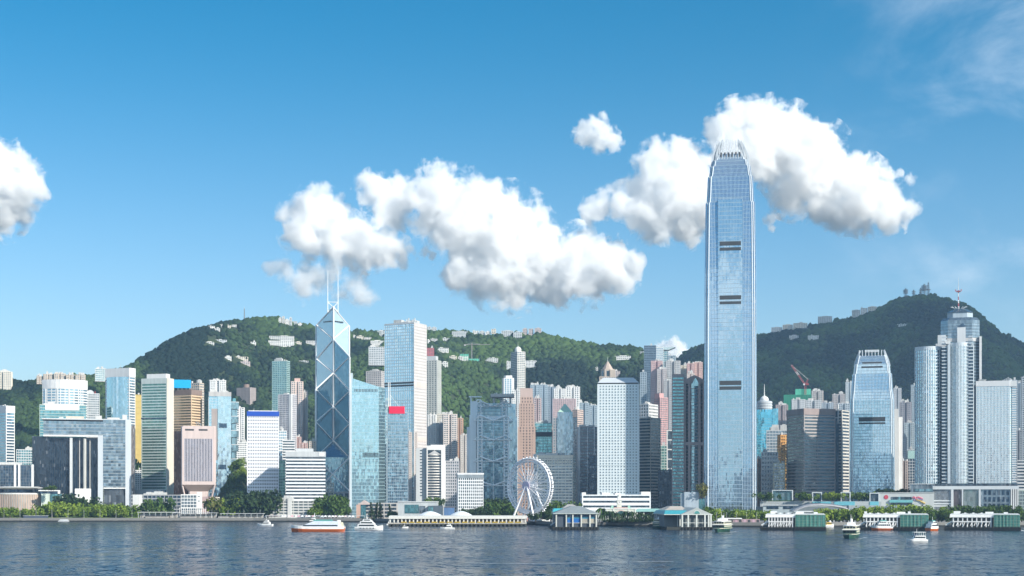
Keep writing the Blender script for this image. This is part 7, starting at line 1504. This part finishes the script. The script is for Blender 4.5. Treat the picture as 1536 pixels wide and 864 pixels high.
    # left ferry pier with hipped grey roof
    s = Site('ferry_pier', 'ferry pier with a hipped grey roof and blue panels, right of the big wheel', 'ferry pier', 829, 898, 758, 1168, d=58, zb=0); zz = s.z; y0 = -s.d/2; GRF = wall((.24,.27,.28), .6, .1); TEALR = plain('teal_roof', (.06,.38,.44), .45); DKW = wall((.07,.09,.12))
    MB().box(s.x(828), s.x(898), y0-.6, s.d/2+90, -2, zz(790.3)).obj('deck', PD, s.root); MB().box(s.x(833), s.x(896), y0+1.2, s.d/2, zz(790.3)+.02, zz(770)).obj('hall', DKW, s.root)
    MB().loft([[(s.x(830), y0-1, zz(770)), (s.x(897.5), y0-1, zz(770)), (s.x(897.5), s.d/2, zz(770)), (s.x(830), s.d/2, zz(770))], [(s.x(858), y0+14, zz(759.4)), (s.x(873), y0+14, zz(759.4)), (s.x(873), s.d/2-16, zz(759.4)), (s.x(858), s.d/2-16, zz(759.4))]]).obj('hipped_roof', GRF, s.root)
    MB().box(s.x(830)-.2, s.x(897.5)+.2, y0-1.3, s.d/2+.2, zz(771), zz(770)-.02).obj('eaves', wall((.5,.56,.54)), s.root)
    MB().loft([[(s.x(832), s.d/2+.3, zz(768.6)), (s.x(872), s.d/2+.3, zz(768.6)), (s.x(872), s.d/2+40, zz(768.6)), (s.x(832), s.d/2+40, zz(768.6))], [(s.x(834), s.d/2+3, zz(763.5)), (s.x(870), s.d/2+3, zz(763.5)), (s.x(870), s.d/2+36, zz(763.5)), (s.x(834), s.d/2+36, zz(763.5))]]).obj('teal_roof', TEALR, s.root); MB().loft([[(s.x(848), s.d/2+42, zz(765)), (s.x(884), s.d/2+42, zz(765)), (s.x(884), s.d/2+80, zz(765)), (s.x(848), s.d/2+80, zz(765))], [(s.x(860), s.d/2+58, zz(757)), (s.x(868), s.d/2+58, zz(757)), (s.x(868), s.d/2+64, zz(757)), (s.x(860), s.d/2+64, zz(757))]]).obj('rear_roof', wall((.42,.40,.38)), s.root)
    MB().box(s.x(836), s.x(880), s.d/2+.4, s.d/2+78, zz(790.2), zz(768.6)-.05).obj('rear_hall', wall((.36,.37,.36)), s.root)
    for px in (834.5, 849.5, 859.3, 872, 885, 894.5): MB().box(s.x(px)-.5, s.x(px)+.5, y0-.5, y0+.6, zz(790.3)+.02, zz(771)-.02).obj('column', wall((.62,.62,.56)), s.root)
    for a, b, m_ in ((851,858,plain('blue_panel', (.02,.13,.42), .4)),(860.5,871,plain('blue_panel', (.02,.13,.42), .4)),(873,884,wall((.34,.32,.28))),(886,893.5,wall((.46,.42,.34)))): MB().box(s.x(a), s.x(b), y0+.9, y0+1.18, zz(784), zz(778)).obj('panel', m_, s.root)
    for a, b in ((851,893.5),): MB().box(s.x(a), s.x(b), y0+.7, y0+1.15, zz(777.8), zz(776.4)).obj('fascia_panel', plain('teal_sign', (.05,.26,.40), .4), s.root)
    MB().box(s.x(849.5), s.x(895), y0+.2, y0+.5, zz(784.8), zz(784.2)).obj('handrail', wall((.62,.62,.56)), s.root); MB().box(s.x(851), s.x(894), y0+.7, y0+1.1, zz(776), zz(771.6)).obj('upper_glazing', G_NAVY, s.root)
    MB().bar((s.x(826), y0+4, zz(788)), (s.x(836), y0+4, zz(782)), .7).bar((s.x(836), y0+4, zz(782)), (s.x(848), y0+4, zz(783.5)), .6).obj('gangway', M_STEEL, s.root); me = MB().box(-.5, .5, -.5, .5, -2, zz(790.6)).mesh('fender', BLACKR)
    for k in range(15): mkobj('fender', me, s.root, (s.x(830+k*4.75), y0-1.2, 0))
    # right ferry pier with gable
    s = Site('ferry_pier', 'white columned ferry pier with a gabled front and a fan window', 'ferry pier', 1022, 1068, 761, 1168, d=96, zb=0); zz = s.z; y0 = -s.d/2; CW = wall((.62,.64,.60), .5, .06)
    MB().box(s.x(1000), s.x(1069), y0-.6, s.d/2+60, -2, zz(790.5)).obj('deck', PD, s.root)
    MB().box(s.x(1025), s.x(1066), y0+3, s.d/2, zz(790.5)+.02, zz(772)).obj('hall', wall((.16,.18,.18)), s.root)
    MB().loft([[(s.x(1022), y, zz(771.5)), (s.x(1068.5), y, zz(771.5)), (s.x(1046), y, zz(761.5)), (s.x(1045), y, zz(761.5))] for y in (y0+.2, s.d/2)][::-1]).obj('gabled_roof', wall((.40,.43,.42), .6, .08), s.root)
    MB().box(s.x(1021.5), s.x(1069), y0-.3, s.d/2, zz(772.4), zz(771.5)-.02).obj('eaves', CW, s.root)
    for k, r_ in ((0, 5.0), (1, 4.3)):
        cx, cz = s.x(1045.5), zz(770.6); rr = s.dx(r_); MB().add([(cx+rr*math.cos(math.pi*i/16), y0+.05-.06*k, cz+rr*math.sin(math.pi*i/16)) for i in range(17)], [tuple(range(17))]).obj('fan_window_frame' if k == 0 else 'fan_window', CW if k == 0 else TEAL_B, s.root)
    for px in (1023.5, 1032.5, 1045, 1057.5, 1063, 1066.5): MB().box(s.x(px)-.6, s.x(px)+.6, y0-.2, y0+.8, zz(790.5)+.02, zz(772.4)-.02).obj('column', CW, s.root)
    MB().box(s.x(1023), s.x(1067), y0+.1, y0+.5, zz(784.6), zz(783.9)).obj('handrail', CW, s.root); me = MB().box(-.45, .45, -.45, .45, zz(790.5)+.02, zz(772.4)).mesh('column', CW)
    for k in range(11): mkobj('column', me, s.root, (s.x(997.5)+k*s.dx(2.35), y0+4+(10-k)*6.5, 0))
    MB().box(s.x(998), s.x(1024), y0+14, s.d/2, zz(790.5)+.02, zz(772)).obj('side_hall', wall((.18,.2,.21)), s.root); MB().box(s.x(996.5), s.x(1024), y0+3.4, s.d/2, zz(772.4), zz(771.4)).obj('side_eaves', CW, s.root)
    MB().loft([[(s.x(997), y0+4, zz(771.3)), (s.x(1030), y0+4, zz(771.3)), (s.x(1030), s.d/2, zz(771.3)), (s.x(997), s.d/2, zz(771.3))], [(s.x(1001), y0+16, zz(766)), (s.x(1034), y0+16, zz(766)), (s.x(1034), s.d/2-8, zz(766)), (s.x(1001), s.d/2-8, zz(766))]]).obj('teal_roof', TEALR, s.root); MB().loft([[(s.x(1008), 6, zz(765.8)), (s.x(1042), 6, zz(765.8)), (s.x(1042), s.d/2+20, zz(765.8)), (s.x(1008), s.d/2+20, zz(765.8))], [(s.x(1020), 22, zz(760)), (s.x(1038), 22, zz(760)), (s.x(1038), s.d/2, zz(760)), (s.x(1020), s.d/2, zz(760))]]).obj('rear_roof', wall((.52,.46,.40)), s.root); me = MB().box(-.5, .5, -.5, .5, -2, zz(790.8)).mesh('fender', BLACKR)
    for k in range(10): mkobj('fender', me, s.root, (s.x(1024+k*4.9), y0-1.2, 0))
    # clock building between
    s = Site('clock_building', 'cream green edwardian pier building with a clock tower and big arched window', 'pier building', 908, 954, 743, 1340, d=22); zz = s.z; y0 = -s.d/2; CB = wall((.60,.63,.55), .6, .07)
    MB().box(s.x(908), s.x(954), y0, s.d/2, 0, zz(763.5)).obj('wall', CB, s.root); MB().box(s.x(907.5), s.x(954.5), y0-.4, s.d/2+.4, zz(763.5)+.01, zz(762.5)).obj('cornice', WHITE, s.root); MB().box(s.x(908), s.x(954), y0-1.2, y0-.05, zz(776), zz(774)).obj('balcony', WHITE, s.root)
    cx, cz = s.x(931.5), zz(773.3)
    for nm, r_, out, mt_ in (('arch_surround', 8.4, .12, PINK), ('arched_window', 7.2, .2, G_TEAL)):
        rr = s.dx(r_); MB().add([(cx+rr*math.cos(math.pi*i/18), y0-out, cz+rr*math.sin(math.pi*i/18)) for i in range(19)], [tuple(range(19))]).obj(nm, mt_, s.root)
    MB().box(s.x(921), s.x(942), y0-.05, y0+8, zz(763.4), zz(761)).obj('pediment', PINK, s.root)
    for px in (915, 947.5): MB().box(s.x(px-1.2), s.x(px+1.2), y0-.2, y0+.2, zz(772.5), zz(767)).obj('window', G_DARK, s.root)
    for px in (910, 920, 943, 952.5): MB().box(s.x(px-.6), s.x(px+.6), y0-.5, y0+.3, 0, zz(763.6)).obj('pilaster', WHITE, s.root)
    MB().box(s.x(926), s.x(933), y0+4, y0+9, zz(761), zz(750.5)).obj('clock_tower', CB, s.root); MB().box(s.x(925.5), s.x(933.5), y0+3.7, y0+9.3, zz(750.5)+.01, zz(749.8)).obj('tower_cornice', WHITE, s.root); MB().box(s.x(927), s.x(932), y0+4.6, y0+8.4, zz(749.8)+.01, zz(745)).obj('belfry', WHITE, s.root); MB().lathe([(2.0, 0), (1.5, 1.3), (.5, 2.0), (.05, 3.2)], s.x(929.5), y0+6.5, 12).obj('cupola', CB, s.root, (0,0,zz(745)+.01))
    cl = MB().tube((s.x(929.5), y0+4, zz(754)), (s.x(929.5), y0+3.8, zz(754)), 1.6, n=20).obj('clock_face', WHITE, s.root); MB().box(s.x(929.5)-.12, s.x(929.5)+.12, y0+3.68, y0+3.78, zz(754), zz(754)+1.3).box(s.x(929.5), s.x(929.5)+.9, y0+3.68, y0+3.78, zz(754)-.1, zz(754)+.1).obj('clock_hands', M_DARK, cl)
    for a in (916, 941): MB().loft([[(s.x(a), y0+2, zz(762.5)), (s.x(a+6), y0+2, zz(762.5)), (s.x(a+6), y0+9, zz(762.5)), (s.x(a), y0+9, zz(762.5))], [(s.x(a+2.5), y0+5, zz(757.5)), (s.x(a+3.5), y0+5, zz(757.5)), (s.x(a+3.5), y0+6, zz(757.5)), (s.x(a+2.5), y0+6, zz(757.5))]]).obj('side_roof', plain('copper_green', (.30,.50,.40), .5), s.root)
    s = Site('colonnade', 'dark open colonnade with a long pale green roof left of the gabled ferry pier', 'walkway', 954, 1008, 763, 1345, d=14); zz = s.z
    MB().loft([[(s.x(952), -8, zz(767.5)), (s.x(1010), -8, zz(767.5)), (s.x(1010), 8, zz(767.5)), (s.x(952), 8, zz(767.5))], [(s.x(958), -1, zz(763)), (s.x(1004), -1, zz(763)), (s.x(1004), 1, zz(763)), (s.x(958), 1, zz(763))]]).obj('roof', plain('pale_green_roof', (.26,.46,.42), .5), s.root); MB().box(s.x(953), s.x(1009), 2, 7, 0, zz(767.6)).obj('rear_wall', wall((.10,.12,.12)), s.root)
    for k in range(6): MB().box(s.x(956+k*10)-.4, s.x(956+k*10)+.4, -6.6, -5.8, 0, zz(767.6)).obj('column', CW, s.root)
    MB().box(s.x(953), s.x(1009), -6.5, -6.1, zz(775.6), zz(774.9)).obj('handrail', CW, s.root)
    # three netted piers on the right
    def netted(x0, xm, x1, lab, xs):
        s = Site('netted_pier', lab, 'ferry pier', x0, x1, 771, 1148, d=70, zb=0); zz = s.z; y0 = -s.d/2; NET = NM('green_net'); tcn = NET.n('ShaderNodeTexCoord'); a = NET.noise(tcn.outputs['Object'], .25, 5, .65); NET.l(NET.ramp(a.outputs[0], .3, .7, (.035,.17,.145), (.10,.29,.25)), NET.b.inputs['Base Color']); NET.b.inputs['Roughness'].default_value = .8
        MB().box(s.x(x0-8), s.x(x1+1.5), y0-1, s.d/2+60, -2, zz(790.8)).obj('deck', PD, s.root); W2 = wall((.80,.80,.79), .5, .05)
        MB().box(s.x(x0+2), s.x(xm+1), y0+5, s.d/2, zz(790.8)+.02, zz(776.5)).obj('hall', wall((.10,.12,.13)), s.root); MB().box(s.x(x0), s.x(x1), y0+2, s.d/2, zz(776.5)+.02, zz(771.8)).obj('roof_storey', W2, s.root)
        MB().box(s.x(x0-.5), s.x(xm), y0+.4, y0+5.5, zz(776.4), zz(775)).obj('eaves', W2, s.root); MB().box(s.x(x0+4), s.x(xm-3), y0+.6, y0+5.2, zz(783.6), zz(781.8)).obj('upper_gallery', W2, s.root)
        for k in range(9): MB().box(s.x(x0+5+k*(xm-x0-9)/8)-.45, s.x(x0+5+k*(xm-x0-9)/8)+.45, y0+.8, y0+1.6, zz(790.8)+.03, zz(776.4)-.02).obj('column', W2, s.root)
        st = MB()
        for k in range(11): st.bar((s.x(x0+6+k*(xm-x0-12)/10), y0+.6, zz(784)), (s.x(x0+4+k*(xm-x0-12)/10), y0+.6, zz(789)), .5)
        st.obj('gangway_stays', W2, s.root); MB().bar((s.x(x0-6), y0+3, zz(788.5)), (s.x(x0+5), y0+3, zz(782)), 1.1).obj('ramp', W2, s.root)
        nb = MB(); n = 14; A, B = s.x(xm), s.x(x1)
        for i in range(n):
            nb.add([(A+(B-A)*i/n, y0-.3-.25*(i%2), zz(790)), (A+(B-A)*(i+1)/n, y0-.3-.25*((i+1)%2), zz(790)), (A+(B-A)*(i+1)/n, y0-.3-.25*((i+1)%2), zz(773)), (A+(B-A)*i/n, y0-.3-.25*(i%2), zz(773))], [(0,1,2,3)])
        nb.add([(A, y0-.3, zz(790)), (A, y0+16, zz(790)), (A, y0+16, zz(773)), (A, y0-.3, zz(773))], [(3,2,1,0)]); nb.add([(B, y0-.3, zz(790)), (B, y0+30, zz(790)), (B, y0+30, zz(773)), (B, y0-.3, zz(773))], [(0,1,2,3)]); nb.obj('green_netting', NET.m, s.root)
        MB().box(A+.3, B-.3, y0+.3, y0+30, zz(790.8)+.04, zz(772)-.02).obj('scaffolded_end', wall((.06,.2,.17)), s.root); sc = MB()
        for k in range(9): sc.tube((A+(B-A)*k/8, y0-.8, zz(790.5)), (A+(B-A)*k/8, y0-.8, zz(772)), .09, n=4)
        for k in range(5): sc.tube((A, y0-.8, zz(789-k*4)), (B, y0-.8, zz(789-k*4)), .08, n=4)
        sc.obj('scaffold_poles', wall((.25,.3,.22)), s.root); MB().box(s.x(x0+.5), s.x(x1-.5), y0+3, s.d/2-1, zz(771.8)+.02, zz(771.2)).obj('roof', wall((.58,.60,.60)), s.root)
        for a, b, t in xs: MB().box(s.x(a), s.x(b), 4, 14, zz(771.2)+.02, zz(t)).obj('roof_unit', W2, s.root)
        for k in range(7): MB().box(s.x(x0+8+k*6), s.x(x0+11+k*6), -6, -2, zz(771.2)+.03, zz(769.6)).obj('vent', M_DARK if k % 2 else W2, s.root)
        me = MB().box(-.5, .5, -.5, .5, -2, zz(790.9)).mesh('fender', BLACKR)
        for k in range(20): mkobj('fender', me, s.root, (s.x(x0-6+k*(x1-x0+6)/19), y0-1.5, 0))
    netted(1149, 1193, 1237, 'white ferry pier half wrapped in green netting, leftmost of three', ((1155,1165,767.5),(1194,1206,768.2),(1221,1227,768.8))); netted(1296, 1350, 1391, 'white ferry pier half wrapped in green netting, middle of three', ((1345,1358,768.5),(1362,1366,768),(1296,1300,768))); netted(1427, 1490, 1527, 'white ferry pier half wrapped in green netting, rightmost of three', ((1431,1441,767.5),(1478,1490,768.5),(1505,1511,769)))
    s = Site('elevated_walkway', 'long covered footbridge crossing in front of the hotel podium', 'footbridge', 1352, 1440, 765, 1345, d=5); zz = s.z
    MB().box(-s.w/2, s.w/2, -2.5, 2.5, zz(769), zz(768)).obj('deck', PALEGREY, s.root); MB().box(-s.w/2, s.w/2, -2.9, 2.9, zz(765.8), zz(765)).obj('roof', PALEGREY, s.root); MB().box(-s.w/2+.1, s.w/2-.1, -1, 1, zz(768)+.01, zz(765.8)-.01).obj('glazing', G_DARK, s.root)
    for k in range(6): MB().box(-s.w/2+2+k*(s.w-4)/5-.5, -s.w/2+2+k*(s.w-4)/5+.5, -1, 1, 0, zz(769)).obj('column', PALEGREY, s.root)

def build_promenade():
    # lawn, path canopies, tents, lamps, small pavilions along the left quay
    q = NM('lawn_grass'); tcn = q.n('ShaderNodeTexCoord'); a = q.noise(tcn.outputs['Object'], .15, 5); q.l(q.ramp(a.outputs[0], .3, .7, (.06,.12,.015), (.16,.23,.04)), q.b.inputs['Base Color']); q.b.inputs['Roughness'].default_value = .9
    mb = MB(); mb.add([(PX(-60,1612), 1612, GZ+.02), (PX(224,1612), 1612, GZ+.02), (PX(224,1675), 1675, 7.2), (PX(-60,1675), 1675, 7.2)], [(0,1,2,3)]); mb.add([(PX(-60,1675), 1675, 7.2), (PX(224,1675), 1675, 7.2), (PX(224,1682), 1682, GZ), (PX(-60,1682), 1682, GZ)], [(0,1,2,3)]); tag(mb.obj('lawn', q.m), 'sloping green lawn of the waterfront park at the left', 'lawn', kind='stuff')
    CAN = wall((.55,.57,.58), .5, .08)
    for k, (a, b, t, Y, c) in enumerate(((206,268,768,1602,WHITE),(268,326,769,1604,PALEGREY),(330,396,770,1600,PALEGREY),(398,470,773.2,1594,CAN),(472,560,773.4,1578,CAN))):
        s = Site('walkway_canopy', ('white flat canopy along the quay below the green striped tower', 'pale grey canopy along the quay below the guard block', 'pale canopy along the quay under the dark trees', 'low pale canopy on the quay before the naval block', 'low pale canopy on the quay below the slanted glass tower')[k], 'canopy', a, b, t, Y, d=6)
        MB().box(-s.w/2, s.w/2, -3, 3, s.H-.5, s.H).obj('roof', c, s.root)
        for j in range(8): MB().box(-s.w/2+1+j*(s.w-2)/7-.2, -s.w/2+1+j*(s.w-2)/7+.2, -2.6, -2.2, 0, s.H-.51).obj('post', PALEGREY, s.root)
        if k < 3: MB().box(-s.w/2+2, s.w/2-2, 1, 2.6, 0, s.H-1.6).obj('kiosk_wall', wall((.36,.34,.31)), s.root)
    for k, (a, b) in enumerate(((218,252),(270,292),(327,342),(35,70))):
        s = Site('quay_pavilion', ('low grey pavilion on the quay below the green striped tower', 'low grey pavilion on the quay below the guard block', 'low grey pavilion on the quay below the olive trees', 'low dark blue pavilion on the quay before the round council building')[k], 'pavilion', a, b, 773.5, 1600, d=5)
        MB().box(-s.w/2, s.w/2, -2, 2.5, 0, s.H-.4).obj('wall', wall((.36,.34,.32)) if k < 3 else wall((.06,.09,.15)), s.root); MB().box(-s.w/2-.5, s.w/2+.5, -2.6, 2.8, s.H-.39, s.H).obj('roof', M_DARK if k < 3 else PALEGREY, s.root)
    cols = ((.80,.80,.80),'white'),((.66,.34,.40),'pink'),((.74,.62,.60),'pale pink'); rs = random.Random(5)
    for k in range(26):
        px = 404 + k*5.0 + rs.uniform(-1,1); c, cn = cols[0] if rs.random() < .6 else cols[rs.randrange(1,3)]
        t = thing('market_tent', cn + ' peaked market tent in the row on the quay behind the fast ferry', 'tent', (PX(px, 1600-k*1.3), 1600-k*1.3, GZ), 0, cn + ' market tents on the quay'); w = 1.7
        MB().loft([[(-w,-w,2.2),(w,-w,2.2),(w,w,2.2),(-w,w,2.2)],[(-.1,-.1,4.0),(.1,-.1,4.0),(.1,.1,4.0),(-.1,.1,4.0)]]).obj('canopy', plain('tent_'+cn.replace(' ','_'), c, .6), t); pm = MB()
        for sx in (-1, 1):
            for sy in (-1, 1): pm.bar((sx*w*.94, sy*w*.94, 0), (sx*w*.94, sy*w*.94, 2.25), .12)
        pm.obj('frame', WHITE, t)
    lm = MB().tube((0,0,0), (0,0,9), .16, .1, 6).tube((0,0,9), (1.4,0,9.4), .09, .07, 5); lme = lm.mesh('lamp_post', PALEGREY); hme = MB().box(1.2, 2.2, -.25, .25, 9.3, 9.55).mesh('lamp_head', PALEGREY)
    for k, (px, Y) in enumerate([(x, 1606) for x in range(6, 400, 24)] + [(x, 1330) for x in range(906, 1000, 18)] + [(x, 1310) for x in range(1075, 1150, 15)] + [(x, 1320) for x in range(1250, 1300, 14)]):
        lab = 'grey street lamp along the left quay' if Y == 1606 else ('grey street lamp on the central quay by the palms' if px < 1000 else ('grey street lamp on the quay below the tallest skyscraper' if px < 1150 else 'grey street lamp on the quay right of the first netted pier')); t = thing('street_lamp', lab, 'street lamp', (PX(px, Y), Y, GZ), R(-90 if k % 2 else 90), lab.replace('lamp', 'lamps')); mkobj('lamp_post', lme, t); mkobj('lamp_head', hme, t)
    s = Site('landing_steps', 'pale stone landing steps cut into the sea wall before the gateway lawn', 'landing steps', 87, 103, 777, 1592, d=5, zb=0)
    for j in range(5): MB().box(-s.w/2+j*.6, s.w/2-j*.6, -2.5+j*.9, 3, .2+j*.85, 1.0+j*.85).obj('step', PALEGREY, s.root)
    s = Site('quay_shops', 'row of low pinkish stalls under a white awning on the quay below the skyscraper', 'stalls', 1080, 1140, 777, 1300, d=6)
    MB().box(-s.w/2, s.w/2, -2, 3, 0, s.H-1).obj('wall', wall((.34,.25,.26)), s.root); MB().box(-s.w/2, s.w*.05, -3, 3.4, s.H-.99, s.H).obj('awning', WHITE, s.root)
    for j in range(9): MB().box(-s.w/2+1.5+j*4, -s.w/2+3.8+j*4, -2.2, -1.9, .3, s.H-1.6).obj('stall_front', wall((.45,.30,.36)) if j % 2 else M_DARK, s.root)
    # moored barges and rubble under the left sea wall
    s = Site('road_sign', 'blue road direction sign on a post under the trees right of the guard block', 'road sign', 341, 353, 763, 1625, d=1)
    MB().box(-s.w/2, s.w/2, -.2, .2, s.z(767), s.H).obj('panel', plain('sign_blue', (.10,.25,.36)), s.root); MB().tube((0,.4,0), (0,.4,s.H), .25, n=6).obj('post', M_STEEL, s.root)

def build_hill_houses():
    WH = wall((.74,.73,.70), .6, .07);
    for i, (a, b, t, Y, lb) in enumerate(HOUSES):
        nm = 'hill_house' if b-a < 16 else 'hill_block'; w = (b-a)*Y/F
        hp = HP.get(i, min(9, max(5, (b-a)*.45))); Y, zb_ = slope_site(a, b, t, hp, Y)
        s = Site(nm, lb, 'house' if nm == 'hill_house' else 'apartment block', a, b, t, Y, d=min(22, max(9, w*.6)), zb=zb_)
        c = (WH, wall((.60,.60,.58)), WH, CREAM, wall((.64,.62,.60)))[i % 5]
        if 'grey' in lb: c = PALEGREY
        if 'pink' in lb: c = wall((.56,.47,.45))
        if 'cream' in lb: c = CREAM
        tower(s.root, rect(s.w, s.d), 0, s.H-.6, c, G_RES, fl=3.2, sp=.5, bay=4.5, pier=1.3, cap=.6)
        if i % 3 == 0: plant(s.root, s.w, s.d, s.H-.6, i, 1, h=(1.5,3))
        else: MB().box(-s.w*.2, s.w*.25, -s.d*.2, s.d*.2, s.H-.4, s.H+1.8).obj('roof_house', c, s.root)
    YS = ray_ground(703, 543) or 2760
    for k, (a, b, t, bt, c) in enumerate(((690,703,530,537,(.07,.42,.30)),(703,719,537,543,(.10,.46,.34)))):
        s = Site('building_site', ('green sheeted building site on the slope, upper part left of the crane', 'green sheeted building site on the slope, lower part right of the crane')[k], 'building site', a, b, t, YS, d=14, zb=PZ(bt+3,YS)); MB().box(-s.w/2, s.w/2, -7, 7, 0, s.H-1.5).obj('sheeting', wall(c, .7, .12), s.root); sc = MB()
        for j in range(6): sc.tube((-s.w/2+j*s.w/5, -7.4, 0), (-s.w/2+j*s.w/5, -7.4, s.H), .2, n=4)
        sc.obj('scaffold_poles', M_STEEL, s.root)
    c = Site('tower_crane', 'thin grey hammerhead tower crane over the green sheeted site on the slope', 'crane', 696, 735, 517, YS+12, d=3, zb=PZ(545,YS+12)); MB().bar((c.x(707.5),0,0), (c.x(707.5),0,c.H+4), 1.5).obj('mast', wall((.30,.27,.27)), c.root); MB().bar((c.x(696),0,c.H), (c.x(735),0,c.H+.6), 1.0).obj('jib', wall((.30,.27,.27)), c.root); MB().bar((c.x(707.5),0,c.H+4), (c.x(722),0,c.H+.5), .35).bar((c.x(707.5),0,c.H+4), (c.x(698),0,c.H), .35).obj('stay', M_STEEL, c.root); MB().box(c.x(696), c.x(699), -1, 1, c.H-2.5, c.H).obj('counterweight', M_CONC, c.root)
    def mast(label, px, top, bot, Y, w, dishes=0):
        z0 = PZ(bot, Y); H_ = PZ(top, Y)-z0; t = thing('radio_mast', label, 'radio mast', (PX(px, Y), Y, z0), .4); mb = MB(); n = max(4, int(H_/5)); leg = lambda k, sx, sy: (sx*w*(1-.55*k/n), sy*w*(1-.55*k/n), H_*k/n)
        for k in range(n):
            for sx, sy, ux, uy in ((-1,-1,1,-1),(1,-1,1,1),(1,1,-1,1),(-1,1,-1,-1)): mb.bar(leg(k,sx,sy), leg(k+1,sx,sy), .55); mb.bar(leg(k,sx,sy), leg(k+1,ux,uy), .4); mb.bar(leg(k+1,sx,sy), leg(k+1,ux,uy), .45)
        mb.obj('lattice', wall((.28,.30,.32)), t)
        for j in range(dishes): MB().box(-w*1.5, w*1.5, -w*1.5, w*1.5, H_*(.45+.5*j/dishes), H_*(.45+.5*j/dishes)+2.2).obj('antenna_ring', wall((.34,.36,.38)), t)
        MB().tube((0,0,H_), (0,0,H_*1.18), .35, .15, 5).obj('tip', M_STEEL, t)
    mast('tall thin antenna on the left hill summit', 366.5, 463, 484, 3090, .9)
    mast('lattice radio mast on the tall summit, leftmost of the group', 1358.5, 433, 446, 3690, 3.0, 3); mast('short lattice radio mast on the tall summit, second from left', 1370.5, 435, 445, 3690, 2.2, 2); mast('slim radio mast on the tall summit left of the two big ones', 1381, 432, 444.5, 3690, 2.0, 2); mast('broad lattice radio mast on the tall summit, left of the two big ones', 1386.5, 426.5, 444, 3690, 3.6, 4); mast('highest pointed radio mast on the tall summit, rightmost of the group', 1392.5, 424, 444, 3690, 2.6, 1)
# ================================================================ build
build_land(); opposite_shore(); build_haze(); build_clouds()
build_left(); build_right()
build_piers(); build_promenade(); build_hill_houses(); build_boats(); build_trees()
